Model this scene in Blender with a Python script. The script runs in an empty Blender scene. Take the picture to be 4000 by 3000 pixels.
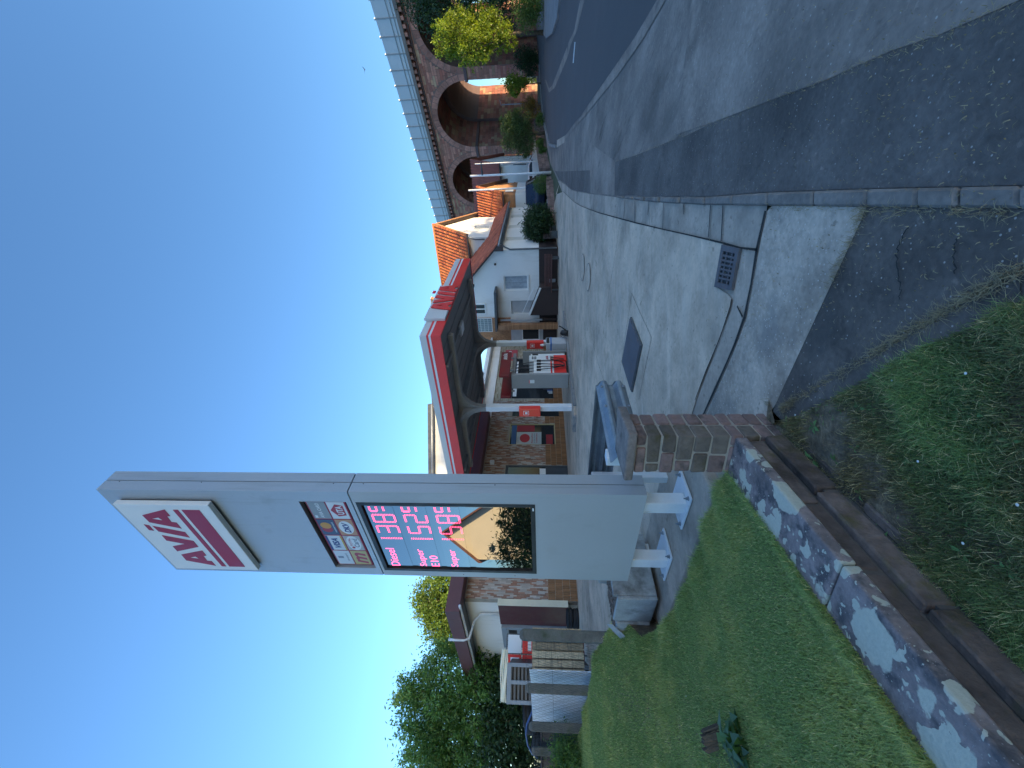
import bpy, bmesh, math, random
import numpy as np
from mathutils import Vector, Matrix
R_ = math.radians
random.seed(7); rng = np.random.default_rng(7)
scene = bpy.context.scene
COL = scene.collection

# ---------------------------------------------------------------- camera (the photograph was taken with the phone turned on its side)
EYE = np.array([0., 0., 1.7]); FPX = 1600.0
_p = math.atan(112 / 1600.0); _r = 0.0079
CF = np.array([0, math.cos(_p), math.sin(_p)]); _R0 = np.array([1., 0, 0]); _U0 = np.cross(_R0, CF)
CR = _R0 * math.cos(_r) - _U0 * math.sin(_r); CU = _U0 * math.cos(_r) + _R0 * math.sin(_r)
cam = bpy.data.cameras.new('camera'); cam_o = bpy.data.objects.new('camera', cam); COL.objects.link(cam_o)
cam.sensor_fit = 'HORIZONTAL'; cam.sensor_width = 36.0; cam.lens = 36.0 * FPX / 4000.0
cam.clip_start = 0.05; cam.clip_end = 3000
_m = Matrix.Identity(4)
for i in range(3):
    _m[i][0] = -CU[i]; _m[i][1] = CR[i]; _m[i][2] = -CF[i]; _m[i][3] = EYE[i]
cam_o.matrix_world = _m
scene.camera = cam_o

# ---------------------------------------------------------------- sky, sun, exposure
SUN_AZ = R_(140); SUN_EL = R_(7.0)      # azimuth clockwise from +Y (the viewing direction)
SUN = Vector((math.cos(SUN_EL) * math.sin(SUN_AZ), math.cos(SUN_EL) * math.cos(SUN_AZ), math.sin(SUN_EL)))
world = bpy.data.worlds.new('World'); scene.world = world; world.use_nodes = True
wn = world.node_tree.nodes; wl = world.node_tree.links; wn.clear()
sky = wn.new('ShaderNodeTexSky'); sky.sky_type = 'NISHITA'; sky.sun_disc = False
sky.sun_elevation = SUN_EL; sky.sun_rotation = SUN_AZ; sky.altitude = 200
sky.air_density = 1.0; sky.dust_density = 1.0; sky.ozone_density = 3.6
bg = wn.new('ShaderNodeBackground'); bg.inputs['Strength'].default_value = 0.15
wo = wn.new('ShaderNodeOutputWorld'); wl.new(sky.outputs[0], bg.inputs[0]); wl.new(bg.outputs[0], wo.inputs[0])
sun = bpy.data.lights.new('sun', 'SUN'); sun.energy = 2.6; sun.angle = R_(0.5); sun.color = (1.0, 0.76, 0.44)
sun_o = bpy.data.objects.new('sun', sun); COL.objects.link(sun_o)
sun_o.rotation_euler = (-SUN).to_track_quat('-Z', 'Y').to_euler(); sun_o.location = (60, -15, 40)
scene.view_settings.view_transform = 'Standard'; scene.view_settings.look = 'None'
scene.view_settings.exposure = 1.9; scene.view_settings.gamma = 1.0; scene.view_settings.use_curve_mapping = False

# ---------------------------------------------------------------- pixel (of the 4000 x 3000 photograph) to a point of the place
def ray(x, y): return CF + CR * ((3000 - y - 1500) / FPX) - CU * ((x - 2000) / FPX)
def PY(x, y, Y): d = ray(x, y); return EYE + d * (Y / d[1])
def PZ(x, y, z): d = ray(x, y); return EYE + d * ((z - EYE[2]) / d[2])
def gz(X, Y):
    t = min(1.0, max(0.0, (Y - 4.0) / 10.0)); t = t * t * (3 - 2 * t) * 0.6 + t * 0.4
    q = 0.6 * X + 0.8 * Y
    return 0.45 * t + 0.042 * min(34.0, max(0.0, q - 22.0))
def PG(x, y, off=0.0):
    d = ray(x, y); t0, t1 = 0.5, 400.0
    f = lambda t: (EYE + d * t)[2] - gz(*(EYE + d * t)[:2]) - off
    t = 0.5; step = 0.25
    while t < 400 and f(t) > 0: t += step; step *= 1.02
    a, b = t - step, t
    for _ in range(30):
        m = (a + b) / 2
        if f(m) > 0: a = m
        else: b = m
    return EYE + d * a

# ---------------------------------------------------------------- frames
E1 = np.array([0.588, 0.809, 0]); E2 = np.array([-0.809, 0.588, 0]); UZ = np.array([0, 0, 1.])
def Fr(o, ex=E1, ey=E2):
    o = np.array(o, float); ex = np.array(ex, float); ey = np.array(ey, float)
    def f(a, b, c): return o + ex * a + ey * b + UZ * c
    return f
def rotf(o, ang):   # frame turned by ang about z
    return Fr(o, (math.cos(ang), math.sin(ang), 0), (-math.sin(ang), math.cos(ang), 0))
W = Fr((0, 0, 0), (1, 0, 0), (0, 1, 0))

# ---------------------------------------------------------------- objects
ORG = {}
def org(o):
    if o is None: return np.zeros(3)
    return ORG.get(o.name, np.zeros(3)) if o.parent is None else org(o.parent)
def tag(o, label=None, cat=None, group=None, kind=None):
    if label: o['label'] = label
    if cat: o['category'] = cat
    if group: o['group'] = group
    if kind: o['kind'] = kind
    return o
def thing(name, loc, label, cat, group=None):
    o = bpy.data.objects.new(name, None); COL.objects.link(o); o.empty_display_size = 0.1
    o.location = [float(v) for v in loc]; ORG[o.name] = np.array(loc, float)
    return tag(o, label, cat, group)
def copy_tree(o, parent=None, name=None):
    c = o.copy(); COL.objects.link(c); c.parent = parent
    if name: c.name = name
    for ch in o.children: copy_tree(ch, c)
    return c
class MB:
    def __init__(s): s.v = []; s.f = []; s.c = []; s.col = None; s.n = 0
    def add(s, vs, fs, col=None):
        b = s.n
        s.v.extend([tuple(map(float, q)) for q in vs]); s.n += len(vs)
        s.f.extend([tuple(b + i for i in f) for f in fs]); s.c.extend([col if col is not None else s.col] * len(fs)); return s
    def box(s, F, a0, a1, b0, b1, c0, c1, col=None):
        return s.add([F(a, b, c) for c in (c0, c1) for b in (b0, b1) for a in (a0, a1)],
                     [(0, 2, 3, 1), (4, 5, 7, 6), (0, 1, 5, 4), (2, 6, 7, 3), (0, 4, 6, 2), (1, 3, 7, 5)], col)
    def rbox(s, F, a0, a1, b0, b1, c0, c1, j=.006, col=None):
        u = lambda: random.uniform(-j, j)
        return s.add([F(a + u(), b + u(), c + u()) for c in (c0, c1) for b in (b0, b1) for a in (a0, a1)],
                     [(0, 2, 3, 1), (4, 5, 7, 6), (0, 1, 5, 4), (2, 6, 7, 3), (0, 4, 6, 2), (1, 3, 7, 5)], col)
    def quad(s, a, b, c, d, col=None): return s.add([a, b, c, d], [(0, 1, 2, 3)], col)
    def prism(s, pts, vec, col=None):     # polygon (3d points) pushed along vec
        n = len(pts); vec = np.array(vec, float)
        return s.add([np.array(p) for p in pts] + [np.array(p) + vec for p in pts],
                     [tuple(range(n)), tuple(range(2 * n - 1, n - 1, -1))] + [(i, i + n, (i + 1) % n + n, (i + 1) % n) for i in range(n)], col)
    def tube(s, path, r, k=8, col=None, cap=True):
        P = [np.array(p, float) for p in path]; n = len(P)
        rs = r if hasattr(r, '__len__') else [r] * n
        ref = np.array([0.31, 0.17, 0.93]); vs = []; prev = None
        for i in range(n):
            t = P[min(i + 1, n - 1)] - P[max(i - 1, 0)]; t = t / (np.linalg.norm(t) + 1e-9)
            a = np.cross(t, ref if prev is None else np.cross(prev, t)); 
            if np.linalg.norm(a) < 1e-4: a = np.cross(t, np.array([1., 0, 0]))
            a = a / np.linalg.norm(a); b = np.cross(t, a); prev = a
            for j in range(k):
                w = 2 * math.pi * j / k; vs.append(P[i] + rs[i] * (math.cos(w) * a + math.sin(w) * b))
        fs = [(i * k + j, i * k + (j + 1) % k, (i + 1) * k + (j + 1) % k, (i + 1) * k + j) for i in range(n - 1) for j in range(k)]
        if cap: fs += [tuple(range(k - 1, -1, -1)), tuple((n - 1) * k + j for j in range(k))]
        return s.add(vs, fs, col)
    def lathe(s, o, prof, k=20, col=None, ax=UZ):   # prof: (r, h) list
        ax = np.array(ax, float); a = np.cross(ax, [0.9, 0.1, 0.3]); a /= np.linalg.norm(a); b = np.cross(ax, a); o = np.array(o, float)
        vs = [o + ax * h + r * (math.cos(2 * math.pi * j / k) * a + math.sin(2 * math.pi * j / k) * b) for r, h in prof for j in range(k)]
        n = len(prof)
        fs = [(i * k + j, i * k + (j + 1) % k, (i + 1) * k + (j + 1) % k, (i + 1) * k + j) for i in range(n - 1) for j in range(k)]
        fs += [tuple(range(k - 1, -1, -1)), tuple((n - 1) * k + j for j in range(k))]
        return s.add(vs, fs, col)
    def build(s, name, m, parent=None, bev=0, smooth=False, kind=None, fix=True, seg=1):
        o0 = org(parent)
        if parent is None:
            a = np.array(s.v); o0 = np.array([(a[:, 0].min() + a[:, 0].max()) / 2, (a[:, 1].min() + a[:, 1].max()) / 2, a[:, 2].min()])
        me = bpy.data.meshes.new(name); a = np.array(s.v) - o0
        me.from_pydata([tuple(q) for q in a], [], s.f)
        if fix and len(s.f) < 60000:
            bm = bmesh.new(); bm.from_mesh(me); bmesh.ops.recalc_face_normals(bm, faces=bm.faces); bm.to_mesh(me); bm.free()
        if any(c is not None for c in s.c):
            at = me.color_attributes.new('Col', 'FLOAT_COLOR', 'CORNER')
            buf = np.ones((len(me.loops), 4), np.float32); ls = np.zeros(len(me.polygons), np.int32); lt = np.zeros(len(me.polygons), np.int32)
            me.polygons.foreach_get('loop_start', ls); me.polygons.foreach_get('loop_total', lt)
            cc = np.array([c if c is not None else (1, 1, 1) for c in s.c], np.float32)
            buf[:, :3] = np.repeat(cc, lt, axis=0); at.data.foreach_set('color', buf.ravel())
        if smooth: me.polygons.foreach_set('use_smooth', [True] * len(me.polygons))
        o = bpy.data.objects.new(name, me); COL.objects.link(o)
        for mm in (m if isinstance(m, (list, tuple)) else [m]): me.materials.append(mm)
        if parent is None: o.location = [float(q) for q in o0]; ORG[o.name] = o0
        else: o.parent = parent
        if bev:
            b = o.modifiers.new('bevel', 'BEVEL'); b.width = bev; b.segments = seg; b.limit_method = 'ANGLE'
        if kind: o['kind'] = kind
        return o
def fast_mesh(name, verts, quads, m, cols=None, parent=None, kind=None, o0=None, smooth=False):
    """verts (N,3) array, quads (M,4) array, cols (M,3)"""
    if o0 is None: o0 = org(parent)
    me = bpy.data.meshes.new(name); nv, nf = len(verts), len(quads); k = quads.shape[1]
    me.vertices.add(nv); me.vertices.foreach_set('co', (verts - o0).astype(np.float32).ravel())
    me.loops.add(nf * k); me.loops.foreach_set('vertex_index', quads.astype(np.int32).ravel())
    me.polygons.add(nf); me.polygons.foreach_set('loop_start', np.arange(0, nf * k, k, dtype=np.int32))
    me.update(calc_edges=True)
    if cols is not None:
        at = me.color_attributes.new('Col', 'FLOAT_COLOR', 'CORNER'); b = np.ones((nf * k, 4), np.float32)
        b[:, :3] = np.repeat(cols, k, axis=0); at.data.foreach_set('color', b.ravel())
    if smooth: me.polygons.foreach_set('use_smooth', [True] * nf)
    o = bpy.data.objects.new(name, me); COL.objects.link(o); me.materials.append(m)
    if parent is None: o.location = [float(q) for q in o0]; ORG[o.name] = np.array(o0, float)
    else: o.parent = parent
    if kind: o['kind'] = kind
    return o

# ---------------------------------------------------------------- materials
def pm(name, col, rough=0.75, var=0.15, scale=4.0, bump=0.25, metal=0.0, fine=40.0, bdist=0.01, vcol=False, stain=None, stain_sc=0.7, stain_lo=0.52, alpha=1.0, ior=1.45, objrand=0.0, speck=None, spec=None, coat=0.0, streak=None, grime=()):
    m = bpy.data.materials.new(name); m.use_nodes = True; N = m.node_tree.nodes; L = m.node_tree.links; N.clear()
    out = N.new('ShaderNodeOutputMaterial'); p = N.new('ShaderNodeBsdfPrincipled'); L.new(p.outputs[0], out.inputs[0])
    tc = N.new('ShaderNodeTexCoord'); vec = tc.outputs['Object']
    def noise(sc, det=4, rg=0.55, v=None):
        n = N.new('ShaderNodeTexNoise'); n.inputs['Scale'].default_value = sc; n.inputs['Detail'].default_value = det; n.inputs['Roughness'].default_value = rg
        L.new(v or vec, n.inputs['Vector']); return n.outputs['Fac']
    def mix(fac, a, b, mode='MIX'):
        x = N.new('ShaderNodeMix'); x.data_type = 'RGBA'; x.blend_type = mode
        for s_, q in ((x.inputs[0], fac), (x.inputs[6], a), (x.inputs[7], b)):
            if hasattr(q, 'is_linked') or hasattr(q, 'links'): L.new(q, s_)
            elif isinstance(q, (int, float)): s_.default_value = q
            else: s_.default_value = (*q, 1)
        return x.outputs[2]
    def ramp(fac, lo, hi):
        x = N.new('ShaderNodeMapRange'); x.inputs[1].default_value = lo; x.inputs[2].default_value = hi; L.new(fac, x.inputs[0]); return x.outputs[0]
    c = np.array(col[:3], float)
    n1 = ramp(noise(scale), 0.3, 0.7); n2 = ramp(noise(fine, 3), 0.3, 0.7)
    base = mix(n1, tuple(np.clip(c * (1 - var), 0, 1)), tuple(np.clip(c * (1 + var), 0, 1)))
    base = mix(n2, base, mix(1.0, base, tuple([1 + var * 0.9] * 3), 'MULTIPLY'))
    if stain is not None:
        base = mix(ramp(noise(stain_sc, 6, 0.62), stain_lo, stain_lo + 0.16), base, stain)
    if streak is not None:
        mp = N.new('ShaderNodeMapping'); mp.inputs['Scale'].default_value = streak[1]; L.new(vec, mp.inputs[0])
        base = mix(ramp(noise(1.0, 5, 0.6, mp.outputs[0]), 0.5, 0.8), base, streak[0])
    if speck is not None:
        vo = N.new('ShaderNodeTexVoronoi'); vo.inputs['Scale'].default_value = speck[1]; L.new(vec, vo.inputs['Vector'])
        base = mix(ramp(vo.outputs['Distance'], speck[2], speck[2] * 0.6), base, speck[0])
    for gc_, gs_, glo, ghi, gst in grime:
        mp = N.new('ShaderNodeMapping'); mp.inputs['Scale'].default_value = gst; mp.inputs['Location'].default_value = (gs_, gs_ * 1.7, 0); mp.inputs['Rotation'].default_value = (0, 0, gs_); L.new(vec, mp.inputs[0])
        base = mix(ramp(noise(gs_, 8, 0.68, mp.outputs[0]), glo, ghi), base, gc_, 'MULTIPLY')
    if vcol:
        a = N.new('ShaderNodeVertexColor'); a.layer_name = 'Col'; base = mix(1.0, base, a.outputs[0], 'MULTIPLY')
    if objrand:
        oi = N.new('ShaderNodeObjectInfo'); base = mix(1.0, base, mix(oi.outputs['Random'], tuple([1 - objrand] * 3), tuple([1 + objrand] * 3)), 'MULTIPLY')
    L.new(base, p.inputs['Base Color'])
    rr = N.new('ShaderNodeMapRange'); rr.inputs[3].default_value = max(0.02, rough - 0.1 * min(1, rough * 2)); rr.inputs[4].default_value = min(1, rough + 0.1 * min(1, rough * 2)); L.new(n1, rr.inputs[0]); L.new(rr.outputs[0], p.inputs['Roughness'])
    p.inputs['Metallic'].default_value = metal; p.inputs['IOR'].default_value = ior; p.inputs['Alpha'].default_value = alpha
    if spec is not None: p.inputs['Specular IOR Level'].default_value = spec
    if coat: p.inputs['Coat Weight'].default_value = coat; p.inputs['Coat Roughness'].default_value = 0.08
    if bump:
        b = N.new('ShaderNodeBump'); b.inputs['Strength'].default_value = bump; b.inputs['Distance'].default_value = bdist
        x = N.new('ShaderNodeMath'); x.operation = 'ADD'; L.new(noise(fine, 5, 0.65), x.inputs[0]); L.new(noise(scale, 3), x.inputs[1]); L.new(x.outputs[0], b.inputs['Height']); L.new(b.outputs[0], p.inputs['Normal'])
    return m
def emis(name, col, st):
    m = bpy.data.materials.new(name); m.use_nodes = True; p = m.node_tree.nodes['Principled BSDF']
    p.inputs['Base Color'].default_value = (*col, 1); p.inputs['Emission Color'].default_value = (*col, 1); p.inputs['Emission Strength'].default_value = st
    return m
def leafm(name, col, trans=0.45, var=0.3):
    m = bpy.data.materials.new(name); m.use_nodes = True; N = m.node_tree.nodes; L = m.node_tree.links; N.clear()
    out = N.new('ShaderNodeOutputMaterial'); mx = N.new('ShaderNodeMixShader'); d = N.new('ShaderNodeBsdfPrincipled'); t = N.new('ShaderNodeBsdfTranslucent')
    a = N.new('ShaderNodeVertexColor'); a.layer_name = 'Col'; x = N.new('ShaderNodeMix'); x.data_type = 'RGBA'; x.blend_type = 'MULTIPLY'; x.inputs[0].default_value = 1
    x.inputs[6].default_value = (*col, 1); L.new(a.outputs[0], x.inputs[7])
    L.new(x.outputs[2], d.inputs['Base Color']); d.inputs['Roughness'].default_value = 0.5
    y = N.new('ShaderNodeMix'); y.data_type = 'RGBA'; y.blend_type = 'MULTIPLY'; y.inputs[0].default_value = 1; L.new(x.outputs[2], y.inputs[6]); y.inputs[7].default_value = (1.5, 1.35, 0.6, 1)
    L.new(y.outputs[2], t.inputs[0]); mx.inputs[0].default_value = trans; L.new(d.outputs[0], mx.inputs[1]); L.new(t.outputs[0], mx.inputs[2]); L.new(mx.outputs[0], out.inputs[0])
    return m
M = {}
GRM = [((.74, .73, .72), 0.55, .48, .68, (1, 1, 1)), ((.80, .785, .77), 2.6, .5, .66, (1, 1, 1)), ((1.22, 1.2, 1.18), 1.1, .56, .70, (.35, 3, 1)), ((.5, .49, .48), 3.7, .63, .70, (1, 1, 1)), ((1.25, 1.24, 1.22), 4.3, .62, .68, (.3, 2.4, 1)), ((.6, .59, .58), 13., .62, .68, (1, 1, 1))]
M['concrete'] = pm('forecourt_concrete', (0.60, 0.46, 0.34), 0.85, 0.2, 0.9, 0.6, fine=20, bdist=0.004, stain=(0.43, 0.345, 0.265), stain_sc=0.7, stain_lo=0.50, streak=((0.68, 0.55, 0.43), (0.5, 3.2, 1)), speck=((0.36, 0.32, 0.28), 22, 0.10), grime=GRM)
M['gutter'] = pm('gutter_concrete', (0.44, 0.35, 0.275), 0.85, 0.2, 1.2, 0.6, fine=26, bdist=0.004, stain=(0.32, 0.27, 0.22), stain_sc=1.0, stain_lo=.49, grime=GRM)
M['apron'] = pm('apron_concrete', (0.45, 0.365, 0.29), 0.95, 0.4, 1.4, 1.2, fine=26, bdist=0.008, stain=(0.26, 0.235, 0.21), stain_sc=0.9, stain_lo=0.5, speck=((0.66, 0.58, 0.5), 30, 0.2), grime=GRM[:2] + GRM[5:])
M['asphalt'] = pm('pavement_asphalt', (0.105, 0.088, 0.076), 0.85, 0.5, 1.5, 1.2, fine=30, bdist=0.008, speck=((0.42, 0.38, 0.34), 24, 0.13), stain=(0.08, 0.075, 0.07), stain_sc=1.1, grime=[((1.35, 1.3, 1.25), .9, .5, .68, (1, 1, 1)), ((.65, .65, .65), 2.3, .54, .66, (1, 1, 1)), ((1.5, 1.45, 1.4), 17., .6, .66, (1, 1, 1))])
M['asphalt_old'] = pm('old_road_asphalt', (0.225, 0.182, 0.152), 0.85, 0.34, 1.1, 1.0, fine=22, bdist=0.005, stain=(0.155, 0.127, 0.108), stain_sc=0.6, stain_lo=0.56, speck=((0.42, 0.38, 0.34), 18, 0.1), streak=((.155, .13, .11), (2.5, .6, 1)), grime=[((.7, .7, .7), .8, .5, .66, (1, 1, 1)), ((.6, .6, .61), 2.2, .58, .68, (2.4, .5, 1)), ((1.3, 1.28, 1.26), 15., .6, .66, (1, 1, 1))])
M['asphalt_older'] = pm('worn_road_asphalt', (0.245, 0.196, 0.162), 0.85, 0.36, 1.2, 1.0, fine=22, bdist=0.005, stain=(0.17, 0.138, 0.115), stain_sc=0.9, stain_lo=0.56, speck=((0.48, 0.43, 0.38), 18, 0.12), grime=[((.7, .7, .7), .9, .5, .66, (1, 1, 1)), ((.6, .6, .61), 2.6, .6, .7, (1.6, .6, 1)), ((1.3, 1.28, 1.26), 15., .6, .66, (1, 1, 1))])
M['asphalt_new'] = pm('new_road_asphalt', (0.088, 0.08, 0.08), 0.8, 0.10, 0.4, 0.4, fine=90, bdist=0.004, grime=[((1.2, 1.18, 1.16), .5, .5, .7, (1, .5, 1))])
M['asphalt_dark'] = pm('dark_patch_asphalt', (0.105, 0.09, 0.08), 0.85, 0.45, 1.2, 1.1, fine=28, bdist=0.008, speck=((0.40, 0.37, 0.34), 22, 0.11), grime=[((1.3, 1.27, 1.25), 1.3, .52, .68, (1, 1, 1)), ((.7, .7, .7), 3., .56, .66, (1, 1, 1)), ((1.5, 1.45, 1.42), 16., .61, .66, (1, 1, 1))])
M['kerb'] = pm('kerb_stone', (0.18, 0.155, 0.135), 0.9, 0.4, 3, 1.0, fine=28, bdist=0.006, objrand=0.12)
M['kerb_light'] = pm('light_kerb', (0.2, 0.2, 0.2), 0.9, 0.2, 2, 0.6, fine=60)
M['joint'] = pm('joint_dark', (0.025, 0.024, 0.022), 0.9, 0.4, 8, 0.3)
M['paint'] = pm('road_paint', (0.55, 0.55, 0.53), 0.8, 0.2, 6, 0.2)
M['soil'] = pm('soil', (0.19, 0.145, 0.095), 0.95, 0.5, 9, 1.3, fine=36, bdist=0.02, stain=(0.13, 0.115, 0.09), stain_sc=1.6)
M['terrain'] = pm('terrain_earth', (0.075, 0.085, 0.045), 0.95, 0.3, 1.0, 0.5)
M['plaster'] = pm('white_plaster', (0.80, 0.775, 0.74), 0.9, 0.04, 0.6, 0.25, fine=60, bdist=0.004, grime=[((.9, .885, .86), .9, .52, .68, (1.5, 1.5, .4)), ((.88, .87, .85), 3., .6, .7, (3, 3, .3))])
M['plaster_cream'] = pm('cream_plaster', (0.84, 0.75, 0.56), 0.9, 0.04, 0.8, 0.2)
M['plaster_grey'] = pm('grey_plaster', (0.45, 0.45, 0.46), 0.9, 0.08, 3, 0.3)
M['plinth'] = pm('dark_plinth', (0.045, 0.03, 0.028), 0.8, 0.2, 5, 0.3)
M['white'] = pm('white_paint', (0.78, 0.78, 0.77), 0.45, 0.03, 3, 0.05)
M['white_old'] = pm('weathered_white_steel', (0.66, 0.68, 0.7), 0.5, 0.05, 4, 0.08, stain=(0.42, 0.40, 0.36), stain_sc=5, stain_lo=0.6)
M['alu'] = pm('painted_aluminium', (0.44, 0.46, 0.485), 0.42, 0.04, 1.2, 0.03, metal=0.25, fine=30, stain=(0.37, 0.385, 0.4), stain_sc=2.5, stain_lo=0.6, grime=[((.82, .81, .79), 1.3, .56, .7, (6, 6, .35)), ((.6, .58, .55), 26., .68, .72, (1, 1, 1))])
M['alu_side'] = pm('painted_aluminium_side', (0.40, 0.42, 0.445), 0.42, 0.04, 1.2, 0.03, metal=0.25, stain=(0.33, 0.34, 0.35), stain_sc=2.5, stain_lo=0.6, grime=[((.82, .81, .79), 1.3, .54, .7, (6, 6, .35))])
M['alu_face'] = pm('lower_panel_paint', (0.44, 0.455, 0.465), 0.5, 0.03, 1.0, 0.03, metal=0.1, stain=(0.45, 0.46, 0.46), stain_sc=2.0, stain_lo=0.6, grime=[((.9, .89, .88), 1.6, .52, .7, (1, 1, .6)), ((.7, .68, .65), 30., .7, .73, (1, 1, 1))])
M['steel'] = pm('galvanised_steel', (0.24, 0.27, 0.30), 0.5, 0.2, 7, 0.1, metal=0.6, fine=50)
M['steel_dark'] = pm('dark_steel', (0.09, 0.095, 0.10), 0.5, 0.2, 6, 0.15, metal=0.4)
M['black'] = pm('black_plastic', (0.012, 0.012, 0.013), 0.5, 0.2, 6, 0.1)
M['rubber'] = pm('tyre_rubber', (0.018, 0.018, 0.019), 0.75, 0.3, 10, 0.4)
M['red'] = pm('signal_red_paint', (0.80, 0.035, 0.028), 0.4, 0.06, 2, 0.04, coat=0.2)
M['red_logo'] = pm('logo_red', (0.37, 0.022, 0.06), 0.5, 0.05, 2, 0.02)
M['red_dark'] = pm('dark_red_paint', (0.20, 0.012, 0.018), 0.45, 0.08, 3, 0.05)
M['maroon'] = pm('maroon_metal', (0.085, 0.02, 0.025), 0.5, 0.15, 3, 0.1)
M['fascia_maroon'] = pm('maroon_fascia', (0.13, 0.055, 0.06), 0.6, 0.1, 2, 0.1)
M['fascia_grey'] = pm('fascia_grey', (0.62, 0.62, 0.62), 0.5, 0.04, 2, 0.03)
M['fascia_white'] = pm('fascia_white', (0.74, 0.76, 0.78), 0.5, 0.04, 2, 0.03)
M['soffit'] = pm('dark_soffit_sheet', (0.2, 0.185, 0.18), 0.6, 0.15, 3, 0.1)
M['beam'] = pm('dark_canopy_steel', (0.24, 0.235, 0.235), 0.6, 0.15, 3, 0.1)
M['glass'] = pm('window_glass', (0.02, 0.024, 0.028), 0.06, 0.1, 2, 0.0, ior=1.4)
def mirror_glass(name, col, ior):
    m = bpy.data.materials.new(name); m.use_nodes = True; p = m.node_tree.nodes['Principled BSDF']; p.inputs['Base Color'].default_value = (*col, 1); p.inputs['Roughness'].default_value = 0.0; p.inputs['IOR'].default_value = ior; return m
M['glass_disp'] = mirror_glass('display_glass', (0.004, 0.004, 0.005), 3.4)
M['panel_disp'] = mirror_glass('display_module', (0.03, 0.035, 0.045), 3.4)
M['led'] = emis('led_red', (1.0, 0.07, 0.19), 1.6)
M['led_glow'] = emis('led_glow_rim', (1.0, 0.03, 0.12), 1.2)
M['brick_strip'] = pm('clinker_strip', (1, 1, 1), 0.55, 0.12, 9, 0.3, vcol=True, fine=50)
M['tile_brown'] = pm('brown_plinth_tile', (1, 1, 1), 0.35, 0.12, 6, 0.15, vcol=True)
M['mortar'] = pm('mortar', (0.34, 0.30, 0.25), 0.95, 0.15, 6, 0.4)
M['mortar_dark'] = pm('dark_mortar', (0.10, 0.085, 0.075), 0.95, 0.2, 6, 0.4)
M['brick_tan'] = pm('tan_brick', (0.34, 0.17, 0.085), 0.85, 0.3, 10, 0.6, fine=60)
M['sandstone'] = pm('red_sandstone', (0.22, 0.145, 0.128), 0.9, 0.28, 5, 0.9, fine=28, bdist=0.012, objrand=0.22, stain=(0.085, 0.068, 0.06), stain_sc=5, stain_lo=0.5)
M['sandstone_moss'] = pm('mossy_sandstone', (0.14, 0.112, 0.09), 0.95, 0.3, 5, 0.9, fine=28, bdist=0.012, objrand=0.2, stain=(0.09, 0.075, 0.02), stain_sc=4, stain_lo=0.52)
M['cap'] = pm('sandstone_cap', (0.2, 0.165, 0.145), 0.95, 0.3, 7, 0.9, fine=40, bdist=0.01, stain=(0.045, 0.042, 0.036), stain_sc=4)
M['viaduct'] = pm('viaduct_stone', (1, 1, 1), 0.9, 0.16, 1.2, 0.5, fine=8, bdist=0.03, vcol=True, grime=[((.7, .7, .7), .35, .5, .66, (1, 1, .4)), ((.62, .6, .6), .9, .56, .7, (1.5, 1.5, .25))])
M['viaduct_core'] = pm('viaduct_joint', (0.21, 0.135, 0.115), 0.95, 0.2, 1.0, 0.5)
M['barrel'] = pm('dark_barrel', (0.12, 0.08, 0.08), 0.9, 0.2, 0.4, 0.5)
M['cornice'] = pm('cornice_concrete', (0.2, 0.165, 0.15), 0.9, 0.2, 0.5, 0.4, fine=6)
M['noise_panel'] = pm('noise_barrier_panel', (0.50, 0.55, 0.60), 0.25, 0.05, 0.3, 0.0, alpha=0.8)
M['rooftile'] = pm('orange_roof_tile', (1, 1, 1), 0.8, 0.16, 3, 0.3, vcol=True, grime=[((.72, .7, .68), .9, .5, .66, (1, 1, 1))])
M['roofred'] = pm('red_ribbed_roof', (0.30, 0.088, 0.06), 0.75, 0.15, 1.2, 0.2, grime=[((.75, .75, .78), .8, .5, .68, (2, 2, .4))])
M['rooftile_grey'] = pm('grey_roof_tile', (1, 1, 1), 0.85, 0.2, 3, 0.3, vcol=True)
M['wood'] = pm('weathered_wood', (0.42, 0.32, 0.2), 0.85, 0.25, 6, 0.5, objrand=0.35, streak=((0.12, 0.1, 0.08), (3, 3, 30)))
M['wood_bench'] = pm('bench_slat_wood', (0.10, 0.045, 0.038), 0.6, 0.2, 5, 0.3, objrand=0.15)
M['wood_clad'] = pm('orange_wood_cladding', (0.36, 0.18, 0.085), 0.75, 0.2, 3, 0.3, objrand=0.1)
M['post_conc'] = pm('old_post_concrete', (0.13, 0.125, 0.11), 0.95, 0.3, 6, 0.8, fine=45, bdist=0.008, stain=(0.075, 0.085, 0.05), stain_sc=3)
M['trough'] = pm('trough_concrete', (0.30, 0.31, 0.31), 0.9, 0.2, 4, 0.6, fine=40, stain=(0.16, 0.165, 0.16), stain_sc=3, stain_lo=0.5)
M['bark'] = pm('tree_bark', (0.09, 0.07, 0.05), 0.95, 0.3, 6, 1.0, fine=20, bdist=0.02)
M['mulch'] = pm('bark_mulch', (0.19, 0.14, 0.11), 0.95, 0.5, 20, 1.0, fine=60, bdist=0.02, vcol=False)
M['zinc'] = pm('zinc_gutter', (0.24, 0.26, 0.28), 0.45, 0.12, 4, 0.1, metal=0.6)
M['brown_metal'] = pm('brown_fascia', (0.07, 0.05, 0.045), 0.6, 0.15, 3, 0.2)
M['wire'] = pm('fence_wire', (0.03, 0.04, 0.045), 0.6, 0.2, 10, 0)
M['sheet_white'] = pm('white_board', (0.66, 0.71, 0.78), 0.4, 0.06, 2, 0.1)
M['blue'] = pm('blue_paint', (0.03, 0.14, 0.42), 0.45, 0.1, 4, 0.05)
M['navy'] = pm('navy_car_paint', (0.008, 0.016, 0.04), 0.3, 0.05, 2, 0.0, coat=0.6)
M['car_white'] = pm('white_car_paint', (0.7, 0.72, 0.75), 0.25, 0.03, 2, 0.0, coat=0.5)
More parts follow.
